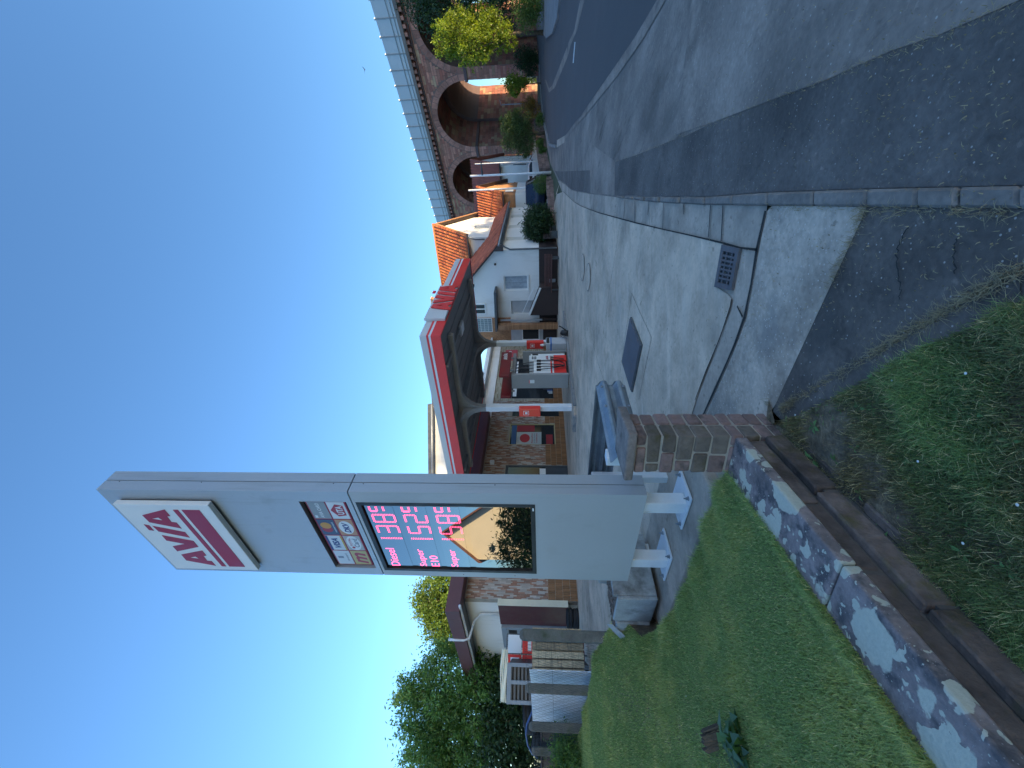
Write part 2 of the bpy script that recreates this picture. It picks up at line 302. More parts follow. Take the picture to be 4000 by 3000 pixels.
M['curtain'] = pm('net_curtain', (0.34, 0.38, 0.42), 0.8, 0.2, 5, 0.2, streak=((0.16, 0.19, 0.22), (14, 14, 0.3)))
M['ivory'] = pm('ivory_panel', (0.62, 0.58, 0.44), 0.6, 0.06, 3, 0.05)
M['grey_door'] = pm('grey_steel_door', (0.25, 0.28, 0.31), 0.5, 0.1, 3, 0.1)
M['anthracite'] = pm('anthracite_door', (0.05, 0.058, 0.068), 0.5, 0.15, 3, 0.1)
M['hatch'] = pm('hatch_steel', (0.12, 0.115, 0.125), 0.6, 0.15, 3, 0.3, metal=0.2, stain=(0.16, 0.11, 0.075), stain_sc=6, stain_lo=0.62)
M['iron'] = pm('cast_iron', (0.13, 0.12, 0.125), 0.65, 0.2, 8, 0.4, metal=0.3)
M['pump_grey'] = pm('pump_grey_panel', (0.30, 0.30, 0.295), 0.5, 0.06, 2, 0.05)
M['post_white'] = pm('canopy_post_paint', (0.68, 0.70, 0.73), 0.45, 0.05, 3, 0.05)
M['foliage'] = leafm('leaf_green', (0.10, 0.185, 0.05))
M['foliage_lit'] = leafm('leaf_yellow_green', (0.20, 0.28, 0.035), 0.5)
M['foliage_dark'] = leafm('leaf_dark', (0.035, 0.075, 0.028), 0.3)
M['foliage_conifer'] = leafm('conifer_needle', (0.06, 0.11, 0.03), 0.2)
M['grass'] = leafm('grass_blade', (0.26, 0.36, 0.135), 0.35)
M['dry'] = leafm('dry_grass', (0.33, 0.26, 0.15), 0.2)
M['petal'] = pm('daisy_petal', (0.7, 0.72, 0.68), 0.7, 0.05, 5, 0)
M['flower_red'] = pm('red_ball', (0.6, 0.06, 0.02), 0.6, 0.1, 5, 0)
M['wall_dark'] = pm('dark_mossy_stone', (0.115, 0.085, 0.072), 0.95, 0.4, 6, 1.0, fine=28, bdist=0.014, objrand=0.3, stain=(0.09, 0.075, 0.025), stain_sc=5, stain_lo=0.52, grime=[((.5, .48, .46), 3., .48, .66, (1, 1, 1))])
# ================================================================= GROUND
def region(name, pts, m, off, kind='structure', step=1.0, parent=None):
    """flat polygon of XY points draped over the terrain"""
    bm = bmesh.new(); vs = [bm.verts.new((float(p[0]), float(p[1]), 0)) for p in pts]; bm.faces.new(vs)
    xs = [p[0] for p in pts]; ys = [p[1] for p in pts]
    def cuts(lo, hi):
        c = []; t = lo
        while t < hi:
            t += max(step * 0.5, abs(t) * 0.08 if step < 2 else step); c.append(t)
        return c
    for ax, lo, hi in ((0, min(xs), max(xs)), (1, min(ys), max(ys))):
        for t in cuts(lo, hi):
            co = [0, 0, 0]; no = [0, 0, 0]; co[ax] = t; no[ax] = 1
            bmesh.ops.bisect_plane(bm, geom=bm.verts[:] + bm.edges[:] + bm.faces[:], plane_co=co, plane_no=no)
    bmesh.ops.triangulate(bm, faces=bm.faces[:])
    for v in bm.verts: v.co.z = gz(v.co.x, v.co.y) + off
    bmesh.ops.recalc_face_normals(bm, faces=bm.faces)
    if sum(f.normal.z for f in bm.faces) < 0: bmesh.ops.reverse_faces(bm, faces=bm.faces)
    me = bpy.data.meshes.new(name); bm.to_mesh(me); bm.free(); me.materials.append(m); me.polygons.foreach_set('use_smooth', [True] * len(me.polygons))
    o = bpy.data.objects.new(name, me); COL.objects.link(o)
    if kind and parent is None: o['kind'] = kind
    if parent is not None: o.parent = parent
    return o
g = lambda *ps: [PG(x, y)[:2] for x, y in ps]
def ext(a, b, d): p, q = PG(*a)[:2], PG(*b)[:2]; return p + (p - q) / np.linalg.norm(p - q) * d     # past a, away from b
# terrain to the horizon
def terrain():
    r = [1.2 * 1.17 ** i for i in range(46)]; k = 72; vs = [(0, 0, gz(0, 0) - 0.06)]; fs = []
    for rr in r:
        for j in range(k):
            a = 2 * math.pi * j / k; X, Y = rr * math.sin(a), rr * math.cos(a); vs.append((X, Y, gz(X, Y) - 0.06 - 0.02 * max(0, rr - 90)))
    for j in range(k): fs.append((0, 1 + (j + 1) % k, 1 + j))
    for i in range(len(r) - 1):
        for j in range(k):
            a, b = 1 + i * k + j, 1 + i * k + (j + 1) % k; fs.append((a, b, b + k, a + k))
    b = MB(); b.add(vs, fs); o = b.build('ground', M['terrain'], smooth=True, kind='structure'); return o
terrain()
# old road asphalt: everything to the right
region('road', [(-1.5, -6), (24, -6)] + [(46, 24), (40, 45)] + g((2112, 300), (2120, 480), (2150, 640), (2179, 705), (2233, 743), (2304, 757), (2407, 770), (2543, 789), (2760, 800), (3000, 803), (4000, 817)), M['asphalt_old'], 0.0)
# the slightly paler half on the right
region('worn_road_surface', [ext((2704, 0), (2670, 289), 14)] + g((2704, 0), (2670, 289), (2641, 525), (2771, 483), (3000, 396), (3241, 306), (3482, 199), (3675, 134), (4000, -6)) + [ext((4000, -6), (3675, 134), 3), (16, -3)], M['asphalt_older'], 0.004)
region('dark_road_patch', g((2405, 632), (2482, 607), (2540, 585), (2612, 554), (2690, 527), (2771, 487), (2880, 447), (3000, 400), (3241, 309), (3482, 202), (3675, 137), (4000, 0), (4400, -170)) + g((4400, 712), (4000, 722), (3401, 735), (3000, 749), (2760, 766), (2543, 765), (2402, 762)), M['asphalt_dark'], 0.006)
region('dark_trench_patch', g((2168, 668), (2193, 670), (2306, 665), (2306, 754), (2233, 740), (2185, 703)), M['asphalt_dark'], 0.006)
region('pale_trench_strip', g((2307, 560), (2402, 628), (2401, 762), (2307, 755)), M['asphalt_older'], 0.003)
# main road with its bend
region('main_road', [ext((2569, 0), (2482, 145), 16)] + g((2569, 0), (2482, 145), (2386, 284), (2270, 453), (2207, 530), (2176, 566), (2150, 560), (2138, 520), (2128, 470), (2118, 400), (2112, 320)) + [(34.0, 46.5), (37, 44)] + g((2118, 110), (2128, 135), (2140, 149), (2164, 130), (2183, 72), (2193, 0)) + [ext((2193, 0), (2183, 72), 14)], M['asphalt_new'], 0.01)
region('road_joint_band', g((2285, 0), (2256, 120), (2231, 176), (2168, 342), (2145, 362), (2130, 313), (2133, 310), (2146, 345), (2158, 334), (2222, 166), (2245, 118), (2268, 0)), M['asphalt_old'], 0.014)
region('centre_line_dash', g((2250, 164), (2243, 246), (2239, 246), (2246, 164)), M['paint'], 0.018)
region('concrete_road_patch', g((2207, 530), (2207, 556), (2176, 576), (2176, 548)), M['gutter'], 0.014)
# pale gutter strip along the near edge of the main road
region('gutter_strip', [ext((2569, 0), (2482, 146), 15)] + g((2482, 146), (2386, 286), (2270, 456), (2207, 532), (2211, 545), (2285, 455), (2410, 300), (2515, 150)) + [ext((2569, 0), (2482, 146), 15) + np.array([.3, -.4])], M['asphalt_older'], 0.012)
# forecourt
Ff = lambda a, b: (1.49 + .588 * a - .809 * b, 12.35 + .809 * a + .588 * b)
fc = g((2201, 749), (2233, 776), (2271, 803), (2342, 830), (2483, 868), (2597, 895), (2832, 948), (2803, 1120), (2822, 1132), (2850, 1150), (2866, 1170), (2860, 1200), (2765, 1449), (2725, 1560), (2700, 1640)) + [(-0.9, 3.6), (-3.2, 5.7), (-6.0, 8.6), (-11.5, 13.0), (-13, 16.5)] + [Ff(20, 9), Ff(20, 1.5), Ff(14.1, -1.6)] + g((2172, 760))
region('forecourt', fc, M['concrete'], 0.014)
# slab band between forecourt and street
band = g((2179, 705), (2233, 743), (2304, 757), (2407, 770), (2543, 789), (2760, 800), (3000, 803), (2998, 825), (2980, 900), (2966, 971), (2917, 1237), (2850, 1410), (2760, 1600), (2720, 1680)) + g((2690, 1640), (2720, 1562), (2760, 1449), (2856, 1200), (2862, 1170), (2846, 1150), (2818, 1134), (2799, 1122), (2828, 950), (2592, 897), (2479, 870), (2338, 832), (2267, 806), (2229, 779), (2197, 752))
region('drive_gutter', band, M['gutter'], 0.006)
region('drive_base', [(-.35, 3.2), (.75, 3.3), (.5, 5.2), (-.6, 6.6), (-3.6, 6.6), (-2.6, 4.7), (-1.0, 3.45)], M['gutter'], 0.003)
region('apron', g((3000, 826), (3022, 803), (3200, 805), (3391, 809), (3372, 860), (3070, 1503), (3035, 1580), (2990, 1650), (2760, 1660), (2765, 1602), (2853, 1412), (2920, 1238), (2969, 972)), M['apron'], 0.010)
region('pavement', g((3391, 809), (3600, 811), (4000, 817)) + [(1.9, -2)] + [(-0.3, -2), (0.1, 0.5)] + g((4000, 1183), (3705, 1330), (3347, 1514), (3120, 1625), (3000, 1660), (3035, 1580), (3070, 1503), (3372, 860)), M['asphalt'], 0.008)
# joints: dark recessed lines laid as narrow sheets
def line(name, ps, w, m, off, parent=None):
    P = [np.array(PG(x, y)[:2]) for x, y in ps]; L_, R2 = [], []
    for i, p in enumerate(P):
        t = P[min(i + 1, len(P) - 1)] - P[max(i - 1, 0)]; t = t / np.linalg.norm(t); n = np.array([-t[1], t[0]]); ww = w * (0.7 + 0.6 * random.random()) / 2
        L_.append(p + n * ww); R2.append(p - n * ww)
    return region(name, L_ + R2[::-1], m, off, parent=parent)
line('expansion_joint', ((3000, 823), (2983, 895), (2966, 971), (2943, 1110), (2917, 1237), (2880, 1340), (2850, 1410), (2800, 1520), (2750, 1630)), 0.034, M['joint'], 0.019)
line('slab_joint', ((2201, 749), (2233, 778), (2271, 804), (2342, 831), (2483, 869), (2597, 896), (2700, 918), (2832, 949)), 0.016, M['joint'], 0.019)
line('slab_joint', ((2866, 1168), (2860, 1200), (2820, 1320), (2765, 1449), (2722, 1562)), 0.014, M['joint'], 0.019)
for a in (((2484, 867), (2484, 783)), ((2594, 893), (2597, 793)), ((2675, 836), (2677, 797)), ((2775, 925), (2783, 801)), ((2825, 942), (2832, 802)), ((2440, 856), (2445, 775)), ((2362, 833), (2364, 764)), ((2320, 822), (2324, 760)), ((2535, 840), (2537, 788))):
    line('slab_joint', a, 0.018, M['joint'], 0.019)
line('slab_joint', ((2833, 949), (2900, 968), (2966, 975)), 0.018, M['joint'], 0.019)
line('slab_joint', ((2910, 1238), (2888, 1195)), 0.02, M['joint'], 0.019)
# hairline joints of the forecourt slabs
for a in (((2472, 1145), (2427, 1440), (2450, 1590)), ((2472, 1145), (2500, 1210), (2550, 1318), (2500, 1560)), ((2320, 1340), (2340, 1420), (2368, 1505)), ((2425, 870), (2405, 1010), (2385, 1120), (2370, 1240))):
    line('slab_joint', a, 0.008, M['joint'], 0.019)
# cracks in the pavement asphalt, wandering
for a in (((3535, 940), (3513, 1000), (3522, 1060), (3530, 1130), (3528, 1170)), ((3748, 930), (3742, 1000), (3745, 1070)), ((3560, 880), (3535, 940))):
    pts = []
    for (xa, ya), (xb, yb) in zip(a[:-1], a[1:]):
        for t in np.linspace(0, 1, 7)[:-1]: pts.append((xa + (xb - xa) * t + random.gauss(0, 4), ya + (yb - ya) * t + random.gauss(0, 3)))
    line('asphalt_crack', pts + [a[-1]], 0.006, M['joint'], 0.016)
# kerb stones: one flush row, each stone its own piece
kr = [(3000, 749, 802), (3401, 735, 809), (3760, 727, 813), (4100, 718, 818)]
kerb = thing('kerb', PG(3400, 770), 'row of flush dark kerb stones beside the pavement', 'kerb')
def stone_piece(b, P4, z0, h):  # P4: four xy corners
    b.add([(p[0], p[1], z0) for p in P4] + [(p[0], p[1], z0 + h) for p in P4], [(0, 3, 2, 1), (4, 5, 6, 7), (0, 1, 5, 4), (1, 2, 6, 5), (2, 3, 7, 6), (3, 0, 4, 7)])
xsK = [2410, 2440, 2475, 2520, 2580, 2660, 2760, 2870, 3010, 3190, 3401, 3600, 3760, 4000, 4300]
topY = lambda x: np.interp(x, [2410, 2543, 2760, 3000, 3401, 4000], [763, 766, 767, 749, 735, 722]); botY = lambda x: np.interp(x, [2410, 2543, 2760, 3000, 3401, 4000], [771, 789, 800, 803, 809, 817])
for i in range(len(xsK) - 1):
    a, c = xsK[i] + 2, xsK[i + 1] - 2; b = MB()
    P4 = [PG(a, topY(a) + 4), PG(c, topY(c) + 4), PG(c, botY(c) - 2), PG(a, botY(a) - 2)]
    z0 = np.mean([p[2] for p in P4]); stone_piece(b, P4, z0 - 0.08, 0.105 + random.uniform(-0.004, 0.006)); b.build('kerb_stone', M['kerb'], kerb, bev=0.012)
# kerb at the bend and the far footway
def kerb_line(name, ps, w, h, m, off=0.0):
    P = [PG(*q) for q in ps]; b = MB()
    for i in range(len(P) - 1):
        p, q = P[i], P[i + 1]; t = (q - p)[:2]; t = t / np.linalg.norm(t); n = np.array([-t[1], t[0], 0]) * w
        z0 = min(p[2], q[2]) - 0.1
        b.add([p - [0, 0, .1], q - [0, 0, .1], q + n - [0, 0, .1], p + n - [0, 0, .1], p + [0, 0, h], q + [0, 0, h], q + n + [0, 0, h], p + n + [0, 0, h]],
              [(0, 3, 2, 1), (4, 5, 6, 7), (0, 1, 5, 4), (1, 2, 6, 5), (2, 3, 7, 6), (3, 0, 4, 7)])
    return tag(b.build(name, m, bev=0.01), kind='structure')
kerb_line('kerb_of_the_bend', [(2176, 566), (2150, 560), (2138, 520), (2128, 470), (2118, 400), (2112, 320), (2108, 250)], 0.16, 0.12, M['kerb_light'])
kerb_line('kerb_of_the_verge', [(2200, -60), (2193, -10), (2183, 72), (2164, 130), (2140, 149), (2128, 135), (2118, 110)][::-1], 0.16, 0.12, M['kerb_light'])
region('verge_island', g((2190, -60), (2190, 0), (2181, 70), (2162, 126), (2140, 144), (2128, 130), (2116, 100), (2112, -60)), M['kerb_light'], 0.10)
# edging strip beside the verge
def strip_thing(name, ps_a, ps_b, z, m, h):
    t = tag(region(name, g(*(ps_a + ps_b[::-1])), m, z), kind='structure'); return t
strip_thing('edging_strip', [(4000, 1052), (3814, 1162), (3597, 1281), (3407, 1395), (3108, 1568)], [(4000, 1180), (3814, 1272), (3705, 1328), (3500, 1433), (3347, 1512), (3130, 1622)], 0.013, M['asphalt'], 0)

# steel hatch, grate, manhole rings
def drape(p, dz): return np.array([p[0], p[1], gz(p[0], p[1]) + dz])
hc = [PG(2472, 1237), PG(2515, 1348), PG(2476, 1533), PG(2439, 1415)]
ht = thing('tank_hatch', np.mean(hc, axis=0), 'square steel tank hatch plate set into the concrete forecourt', 'hatch')
b = MB(); b.add([drape(p, -.05) for p in hc] + [drape(p, .045) for p in hc], [(0, 3, 2, 1), (4, 5, 6, 7), (0, 1, 5, 4), (1, 2, 6, 5), (2, 3, 7, 6), (3, 0, 4, 7)]); b.build('frame', M['steel_dark'], ht, bev=.008)
ci = np.mean(hc, axis=0); b = MB(); hi = [ci + (p - ci) * .955 for p in hc]
b.add([drape(p, .04) for p in hi] + [drape(p, .058) for p in hi], [(0, 3, 2, 1), (4, 5, 6, 7), (0, 1, 5, 4), (1, 2, 6, 5), (2, 3, 7, 6), (3, 0, 4, 7)]); b.build('cover_plate', M['hatch'], ht, bev=.004)
gc = [PG(2833, 955), PG(2903, 971), PG(2871, 1134), PG(2803, 1120)]
gt = thing('gutter_grate', np.mean(gc, axis=0), 'rectangular cast iron gutter grate at the forecourt edge', 'grate')
Gp = lambda s, t, dz: drape(gc[0] * (1 - s) * (1 - t) + gc[1] * s * (1 - t) + gc[2] * s * t + gc[3] * (1 - s) * t, dz)
b = MB(); b.quad(*[Gp(s, t, .0195) for s, t in ((0, 0), (1, 0), (1, 1), (0, 1))]); b.build('pit', M['black'], gt)
def gp_box(b, s0, s1, t0, t1, z0, z1): b.add([Gp(s, t, z) for z in (z0, z1) for t in (t0, t1) for s in (s0, s1)], [(0, 2, 3, 1), (4, 5, 7, 6), (0, 1, 5, 4), (2, 6, 7, 3), (0, 4, 6, 2), (1, 3, 7, 5)])
b = MB(); [gp_box(b, *q, .01, .034) for q in ((0, 1, 0, .13), (0, 1, .88, 1), (0, .16, .13, .88), (.84, 1, .13, .88))]; b.build('frame', M['iron'], gt)
for i in range(1, 7):
    t0 = .13 + .75 * i / 7 - .028; b = MB(); gp_box(b, .155, .845, t0, t0 + .05, .008, .031); b.build('bar', M['iron'], gt, bev=.003)
for s0 in (.33, .64): b = MB(); gp_box(b, s0, s0 + .05, .125, .885, .008, .029); b.build('cross_bar', M['iron'], gt)
for (cx, cy, rr, nm) in ((2279, 1044, 52, 'farther'), (2301, 1083, 54, 'nearer')):
    c = PG(cx, cy); e_ = PG(cx, cy - rr); r0 = np.linalg.norm((e_ - c)[:2])
    t = thing('manhole_cover', c, f'{nm} of the two round manhole covers in the forecourt', 'manhole cover')
    b = MB(); k = 40
    ring = lambda r, dz: [drape((c[0] + r * math.cos(2 * math.pi * j / k), c[1] + r * math.sin(2 * math.pi * j / k)), dz) for j in range(k)]
    b.add(ring(r0, .031) + ring(r0 * .95, .031), [(j, (j + 1) % k, k + (j + 1) % k, k + j) for j in range(k)]); b.build('ring', M['iron'], t)
    b = MB(); b.add(ring(r0 * .945, .028), [tuple(range(k))]); b.build('cover', M['concrete'], t)

# ---- lawn (raised) and the low verge
LC = [(-.50, 2.95, .33), (-1.1, 1.3, .33), (-2.2, -1.5, .33), (-1.45, 1.4, .35), (-1.0, 3.6, .20), (-1.35, 4.05, .14), (-2.1, 4.6, .15), (-2.8, 5.1, .24), (-3.9, 6.5, .68), (-4.3, 6.9, .78), (-6.2, 7.9, .9), (-7.2, 8.4, .93), (-9.2, 9.9, 1.0), (-13, 12, 1.05), (-4.5, 3, .6), (-9, 4, .95), (-5, 0, .6), (-12, 7, 1.05), (-2.9, 3.3, .42)]
_LP = np.array([c[:2] for c in LC]); _LA = np.linalg.norm(_LP[:, None] - _LP[None], axis=2); _LW = np.linalg.solve(np.block([[_LA, np.ones((len(LC), 1)), _LP], [np.ones((1, len(LC))), np.zeros((1, 3))], [_LP.T, np.zeros((2, 3))]]), np.concatenate([[c[2] for c in LC], [0, 0, 0]]))
def lz(X, Y):
    X = np.asarray(X, float); Y = np.asarray(Y, float)
    d = np.sqrt((X[..., None] - _LP[:, 0]) ** 2 + (Y[..., None] - _LP[:, 1]) ** 2)
    return d @ _LW[:len(LC)] + _LW[len(LC)] + _LW[len(LC) + 1] * X + _LW[len(LC) + 2] * Y
WA = np.array([-.517, 3.02]); WB = WA + np.array([-.408, -.913]) * 7.5      # centre line of the low wall
WD = (WB - WA) / np.linalg.norm(WB - WA); WN = np.array([WD[1], -WD[0]])
if WN[0] > 0: WN = -WN                                        # points to the lawn
lawn_poly = [tuple(WA + WN * .12), tuple(WB + WN * .12), (-14, -4), (-16, 11), (-13.2, 12.4), (-9.4, 10.0), (-7.0, 8.25), (-6.1, 7.75), (-4.6, 7.0), (-3.45, 6.2), (-3.3, 5.4), (-2.75, 4.85), (-2.2, 4.45), (-1.75, 4.15), (-1.25, 3.85), (-.80, 3.35)]
def inside(X, Y, poly):
    X = np.asarray(X); r = np.zeros(X.shape, bool); n = len(poly)
    for i in range(n):
        (x0, y0), (x1, y1) = poly[i], poly[(i + 1) % n]
        c = ((y0 > Y) != (y1 > Y)) & (X < (x1 - x0) * (Y - y0) / (y1 - y0 + 1e-12) + x0); r ^= c
    return r
def lawn_sheet():
    bm = bmesh.new(); bm.faces.new([bm.verts.new((*map(float, p), 0)) for p in lawn_poly])
    for ax, lo, hi in ((0, -16, 0), (1, -4, 12)):
        t = lo
        while t < hi:
            co = [0, 0, 0]; no = [0, 0, 0]; co[ax] = t; no[ax] = 1
            bmesh.ops.bisect_plane(bm, geom=bm.verts[:] + bm.edges[:] + bm.faces[:], plane_co=co, plane_no=no); t += .25
    bmesh.ops.triangulate(bm, faces=bm.faces[:])
    P = np.array([v.co[:2] for v in bm.verts]); Z = lz(P[:, 0], P[:, 1])
    for v, z in zip(bm.verts, Z): v.co.z = z + 0.012 * math.sin(v.co.x * 5 + v.co.y * 3)
    bmesh.ops.recalc_face_normals(bm, faces=bm.faces)
    if sum(f.normal.z for f in bm.faces) < 0: bmesh.ops.reverse_faces(bm, faces=bm.faces)
    # skirt down at the rim
    be = [e for e in bm.edges if e.is_boundary]; r = bmesh.ops.extrude_edge_only(bm, edges=be)
    for v in [q for q in r['geom'] if isinstance(q, bmesh.types.BMVert)]: v.co.z -= 0.5
    me = bpy.data.meshes.new('lawn_soil'); bm.to_mesh(me); bm.free(); me.materials.append(M['soil']); o = bpy.data.objects.new('lawn_soil', me); COL.objects.link(o); o['kind'] = 'structure'
lawn_sheet()
verge_poly = [tuple(WA - WN * .05), (-.12, 3.15)] + [tuple(p) for p in g((3000, 1665), (3130, 1622), (3347, 1514), (3500, 1435), (3705, 1330), (3814, 1274), (4000, 1183))] + [(.12, .45), (-.25, -2), tuple(WB - WN * .05)]
region('verge_soil', verge_poly, M['soil'], 0.02, step=.4)

# grass blades: mesh of thin tapering blades
def blades(name, label, X, Y, Z, hgt, wid, cols, m, lean=.5):
    n = len(X); a = rng.uniform(0, 2 * math.pi, n); l = rng.uniform(.1, 1, n) * lean
    dx, dy = np.cos(a), np.sin(a); b2 = a + rng.uniform(-.6, .6, n) + math.pi / 2; wx, wy = np.cos(b2) * wid / 2, np.sin(b2) * wid / 2
    V = np.zeros((n, 5, 3)); h = hgt
    V[:, 0] = np.stack([X - wx, Y - wy, Z], 1); V[:, 1] = np.stack([X + wx, Y + wy, Z], 1)
    mx, my = X + dx * h * l * .35, Y + dy * h * l * .35
    V[:, 2] = np.stack([mx + wx * .8, my + wy * .8, Z + h * .6], 1); V[:, 3] = np.stack([mx - wx * .8, my - wy * .8, Z + h * .6], 1)
    V[:, 4] = np.stack([X + dx * h * l, Y + dy * h * l, Z + h * (1 - .25 * l)], 1)
    i = np.arange(n)[:, None] * 5; q = np.concatenate([i + [0, 1, 2, 3]], 0); tri = i + [3, 2, 4]
    Q = np.concatenate([q, np.concatenate([tri, tri[:, 2:3]], 1)], 0)
    # quads with a doubled corner are avoided: build tris only
    T = np.concatenate([i + [0, 1, 2], i + [0, 2, 3], tri], 0); C3 = np.concatenate([cols, cols, cols * 1.12], 0)
    o = fast_mesh(name, V.reshape(-1, 3), T, m, C3, kind='stuff', o0=np.array([X.mean(), Y.mean(), Z.min()])); return tag(o, label, 'grass')
def noise2(X, Y, s, seed=0):
    r = np.random.default_rng(seed); v = np.zeros_like(X)
    for k in range(9):
        a = r.uniform(0, 6.28); f = s * r.uniform(.5, 2.2); v += np.sin((X * math.cos(a) + Y * math.sin(a)) * f + r.uniform(0, 6.28))
    return v / 4
def sample(poly, n, bias):
    """points in poly, denser towards the camera"""
    xs = [p[0] for p in poly]; ys = [p[1] for p in poly]; out = np.zeros((0, 2))
    while len(out) < n:
        P = np.stack([rng.uniform(min(xs), max(xs), n * 4), rng.uniform(min(ys), max(ys), n * 4)], 1)
        d = np.sqrt(P[:, 0] ** 2 + P[:, 1] ** 2); vis = (P[:, 1] > 0.8) & (np.abs(P[:, 0]) < P[:, 1] * 1.05 + .3)
        keep = inside(P[:, 0], P[:, 1], poly) & vis & (rng.uniform(0, 1, len(P)) < np.minimum(1, (1.6 / d) ** bias)); out = np.concatenate([out, P[keep]])
    return out[:n]
P = sample(lawn_poly, 330000, 1.25); X, Y = P.T; n1 = noise2(X, Y, 3, 1); n2 = noise2(X, Y, 9, 2); d = np.sqrt(X ** 2 + Y ** 2)
edge = np.abs((P - WA) @ WN - .14); bdry = np.minimum.reduce([np.linalg.norm(P - np.array(q), axis=1) for q in lawn_poly[5:]])
thin = (n1 * .5 + n2 * .7 + rng.uniform(-.7, .7, len(X))) > .75; hg = np.where(thin, .45, 1.) * (.024 + .012 * rng.uniform(0, 1, len(X)) + .006 * np.clip(n1, -1, 1)) * (1 + .04 * d) + .05 * np.exp(-(edge / .04) ** 2) * rng.uniform(0, 1, len(X)) + .10 * np.exp(-(bdry / .28) ** 2) * rng.uniform(0.2, 1, len(X))
cc = np.array([.95, .95, .9])[None] * (.6 + .75 * rng.uniform(0, 1, (len(X), 1))); dryw = np.clip(n1 * .8 + n2 * .6 + .05, 0, 1)[:, None] * rng.uniform(0, 1, (len(X), 1))
cc = cc * (1 - dryw) + dryw * np.array([2.0, 1.45, 1.4]); tip = (rng.uniform(0, 1, len(X)) < .05)[:, None]; cc = np.where(tip, np.array([3.0, 1.9, 2.6]), cc)
blades('lawn_grass', 'short mown lawn rising from the low wall to the fence', X, Y, lz(X, Y), hg, .0026 * (1 + .16 * d), cc, M['grass'], 1.0)
P = sample(verge_poly, 120000, 1.0); X, Y = P.T; n1 = noise2(X, Y, 4, 5); n2 = noise2(X, Y, 11, 6); keep = (n1 * .8 + n2 * .6 + rng.uniform(-.8, .8, len(X))) > .0
X, Y, n1, n2 = X[keep], Y[keep], n1[keep], n2[keep]; Z = np.array([gz(a, b_) for a, b_ in zip(X, Y)]) + .02
cc = np.array([.8, .85, .75])[None] * (.35 + .75 * rng.uniform(0, 1, (len(X), 1))) * np.clip(.85 + .45 * n2 + .3 * n1, .35, 1.4)[:, None]; brn = np.clip(.35 - n1 * .5 + rng.uniform(-.3, .3, len(X)), 0, .8)[:, None]; cc = cc * (1 - brn) + brn * np.array([1.15, .62, .9]) * rng.uniform(.4, 1.2, (len(X), 1)); tip = (rng.uniform(0, 1, len(X)) < .08)[:, None]; cc = np.where(tip, np.array([3.0, 1.7, 2.4]), cc)
blades('verge_grass', 'patchy weedy grass verge between pavement and low wall', X, Y, Z, .028 + .035 * rng.uniform(0, 1, len(X)) ** 2 + .02 * np.clip(n2, 0, 1), .0028 + 0 * X, cc, M['grass'], 1.3)
# broad clover and dandelion leaves in the verge
def rosette_leaves(name, label, P, Z, size, m, cols):
    V = []; T = []; C3 = []; k = 0
    for (x, y), z, s in zip(P, Z, size):
        for j in range(rng.integers(3, 7)):
            a = rng.uniform(0, 6.28); l = s * rng.uniform(.6, 1.2); w = l * rng.uniform(.28, .45); up = rng.uniform(.1, .6)
            d_ = np.array([math.cos(a), math.sin(a), 0]); n_ = np.array([-math.sin(a), math.cos(a), 0]); o_ = np.array([x, y, z])
            V += [o_, o_ + d_ * l * .5 + n_ * w * .5 + UZ * l * up * .6, o_ + d_ * l + UZ * l * up * .35, o_ + d_ * l * .5 - n_ * w * .5 + UZ * l * up * .6]; T += [[k, k + 1, k + 2, k + 3]]; k += 4; C3.append(cols * rng.uniform(.6, 1.3))
    return tag(fast_mesh(name, np.array(V), np.array(T), m, np.array(C3), kind='stuff', o0=np.array([P[:, 0].mean(), P[:, 1].mean(), Z.min()])), label, 'ground cover')
P = sample(verge_poly, 5200, 1.0); P = P[(noise2(P[:, 0], P[:, 1], 4, 5) + rng.uniform(-.6, .6, len(P))) > 0]
rosette_leaves('clover', 'low clover leaves growing through the verge', P, np.array([gz(*p) for p in P]) + .03, rng.uniform(.008, .017, len(P)), M['grass'], np.array([.8, .95, .8]))
P = sample(verge_poly, 70, .6); rosette_leaves('dandelion_leaves', 'broad dandelion leaves along the foot of the low wall', P, np.array([gz(*p) for p in P]) + .03, rng.uniform(.03, .075, len(P)), M['grass'], np.array([.7, .95, .9]))
Pd = sample(verge_poly, 5200, 1.0); Xd, Yd = Pd.T; kd = (noise2(Xd, Yd, 4, 5) + rng.uniform(-.6, .6, len(Xd))) < .15; Xd, Yd = Xd[kd], Yd[kd]
blades('verge_straw', 'dead straw lying over bare soil in the verge', Xd, Yd, np.array([gz(a, b_) for a, b_ in zip(Xd, Yd)]) + .024, rng.uniform(.006, .03, len(Xd)), .002 + 0 * Xd, (.4 + .8 * rng.uniform(0, 1, (len(Xd), 1))) * np.array([[1, .95, .85]]), M['dry'], 3.5)
# dry grass along cracks and edges
def dry_tufts(name, label, lines, n, h):
    X, Y = [], []
    for ps in lines:
        P = [PG(*q)[:2] for q in ps]
        for k in range(n):
            i = random.randrange(len(P) - 1); t = random.random(); p = P[i] * (1 - t) + P[i + 1] * t; X.append(p[0] + random.gauss(0, .014)); Y.append(p[1] + random.gauss(0, .014))
    X, Y = np.array(X), np.array(Y); Z = np.array([gz(a, b_) for a, b_ in zip(X, Y)]) + .012
    blades(name, label, X, Y, Z, h * rng.uniform(.4, 1.2, len(X)), .003 + 0 * X, (.6 + .7 * rng.uniform(0, 1, (len(X), 1))) * np.array([[1, 1, 1]]), M['dry'], 3.0)
dry_tufts('dry_grass_strip', 'line of dry straw coloured grass along the pavement edge', [((4000, 1050), (3814, 1160), (3597, 1278), (3407, 1392), (3108, 1566), (3060, 1600))], 1300, .03)
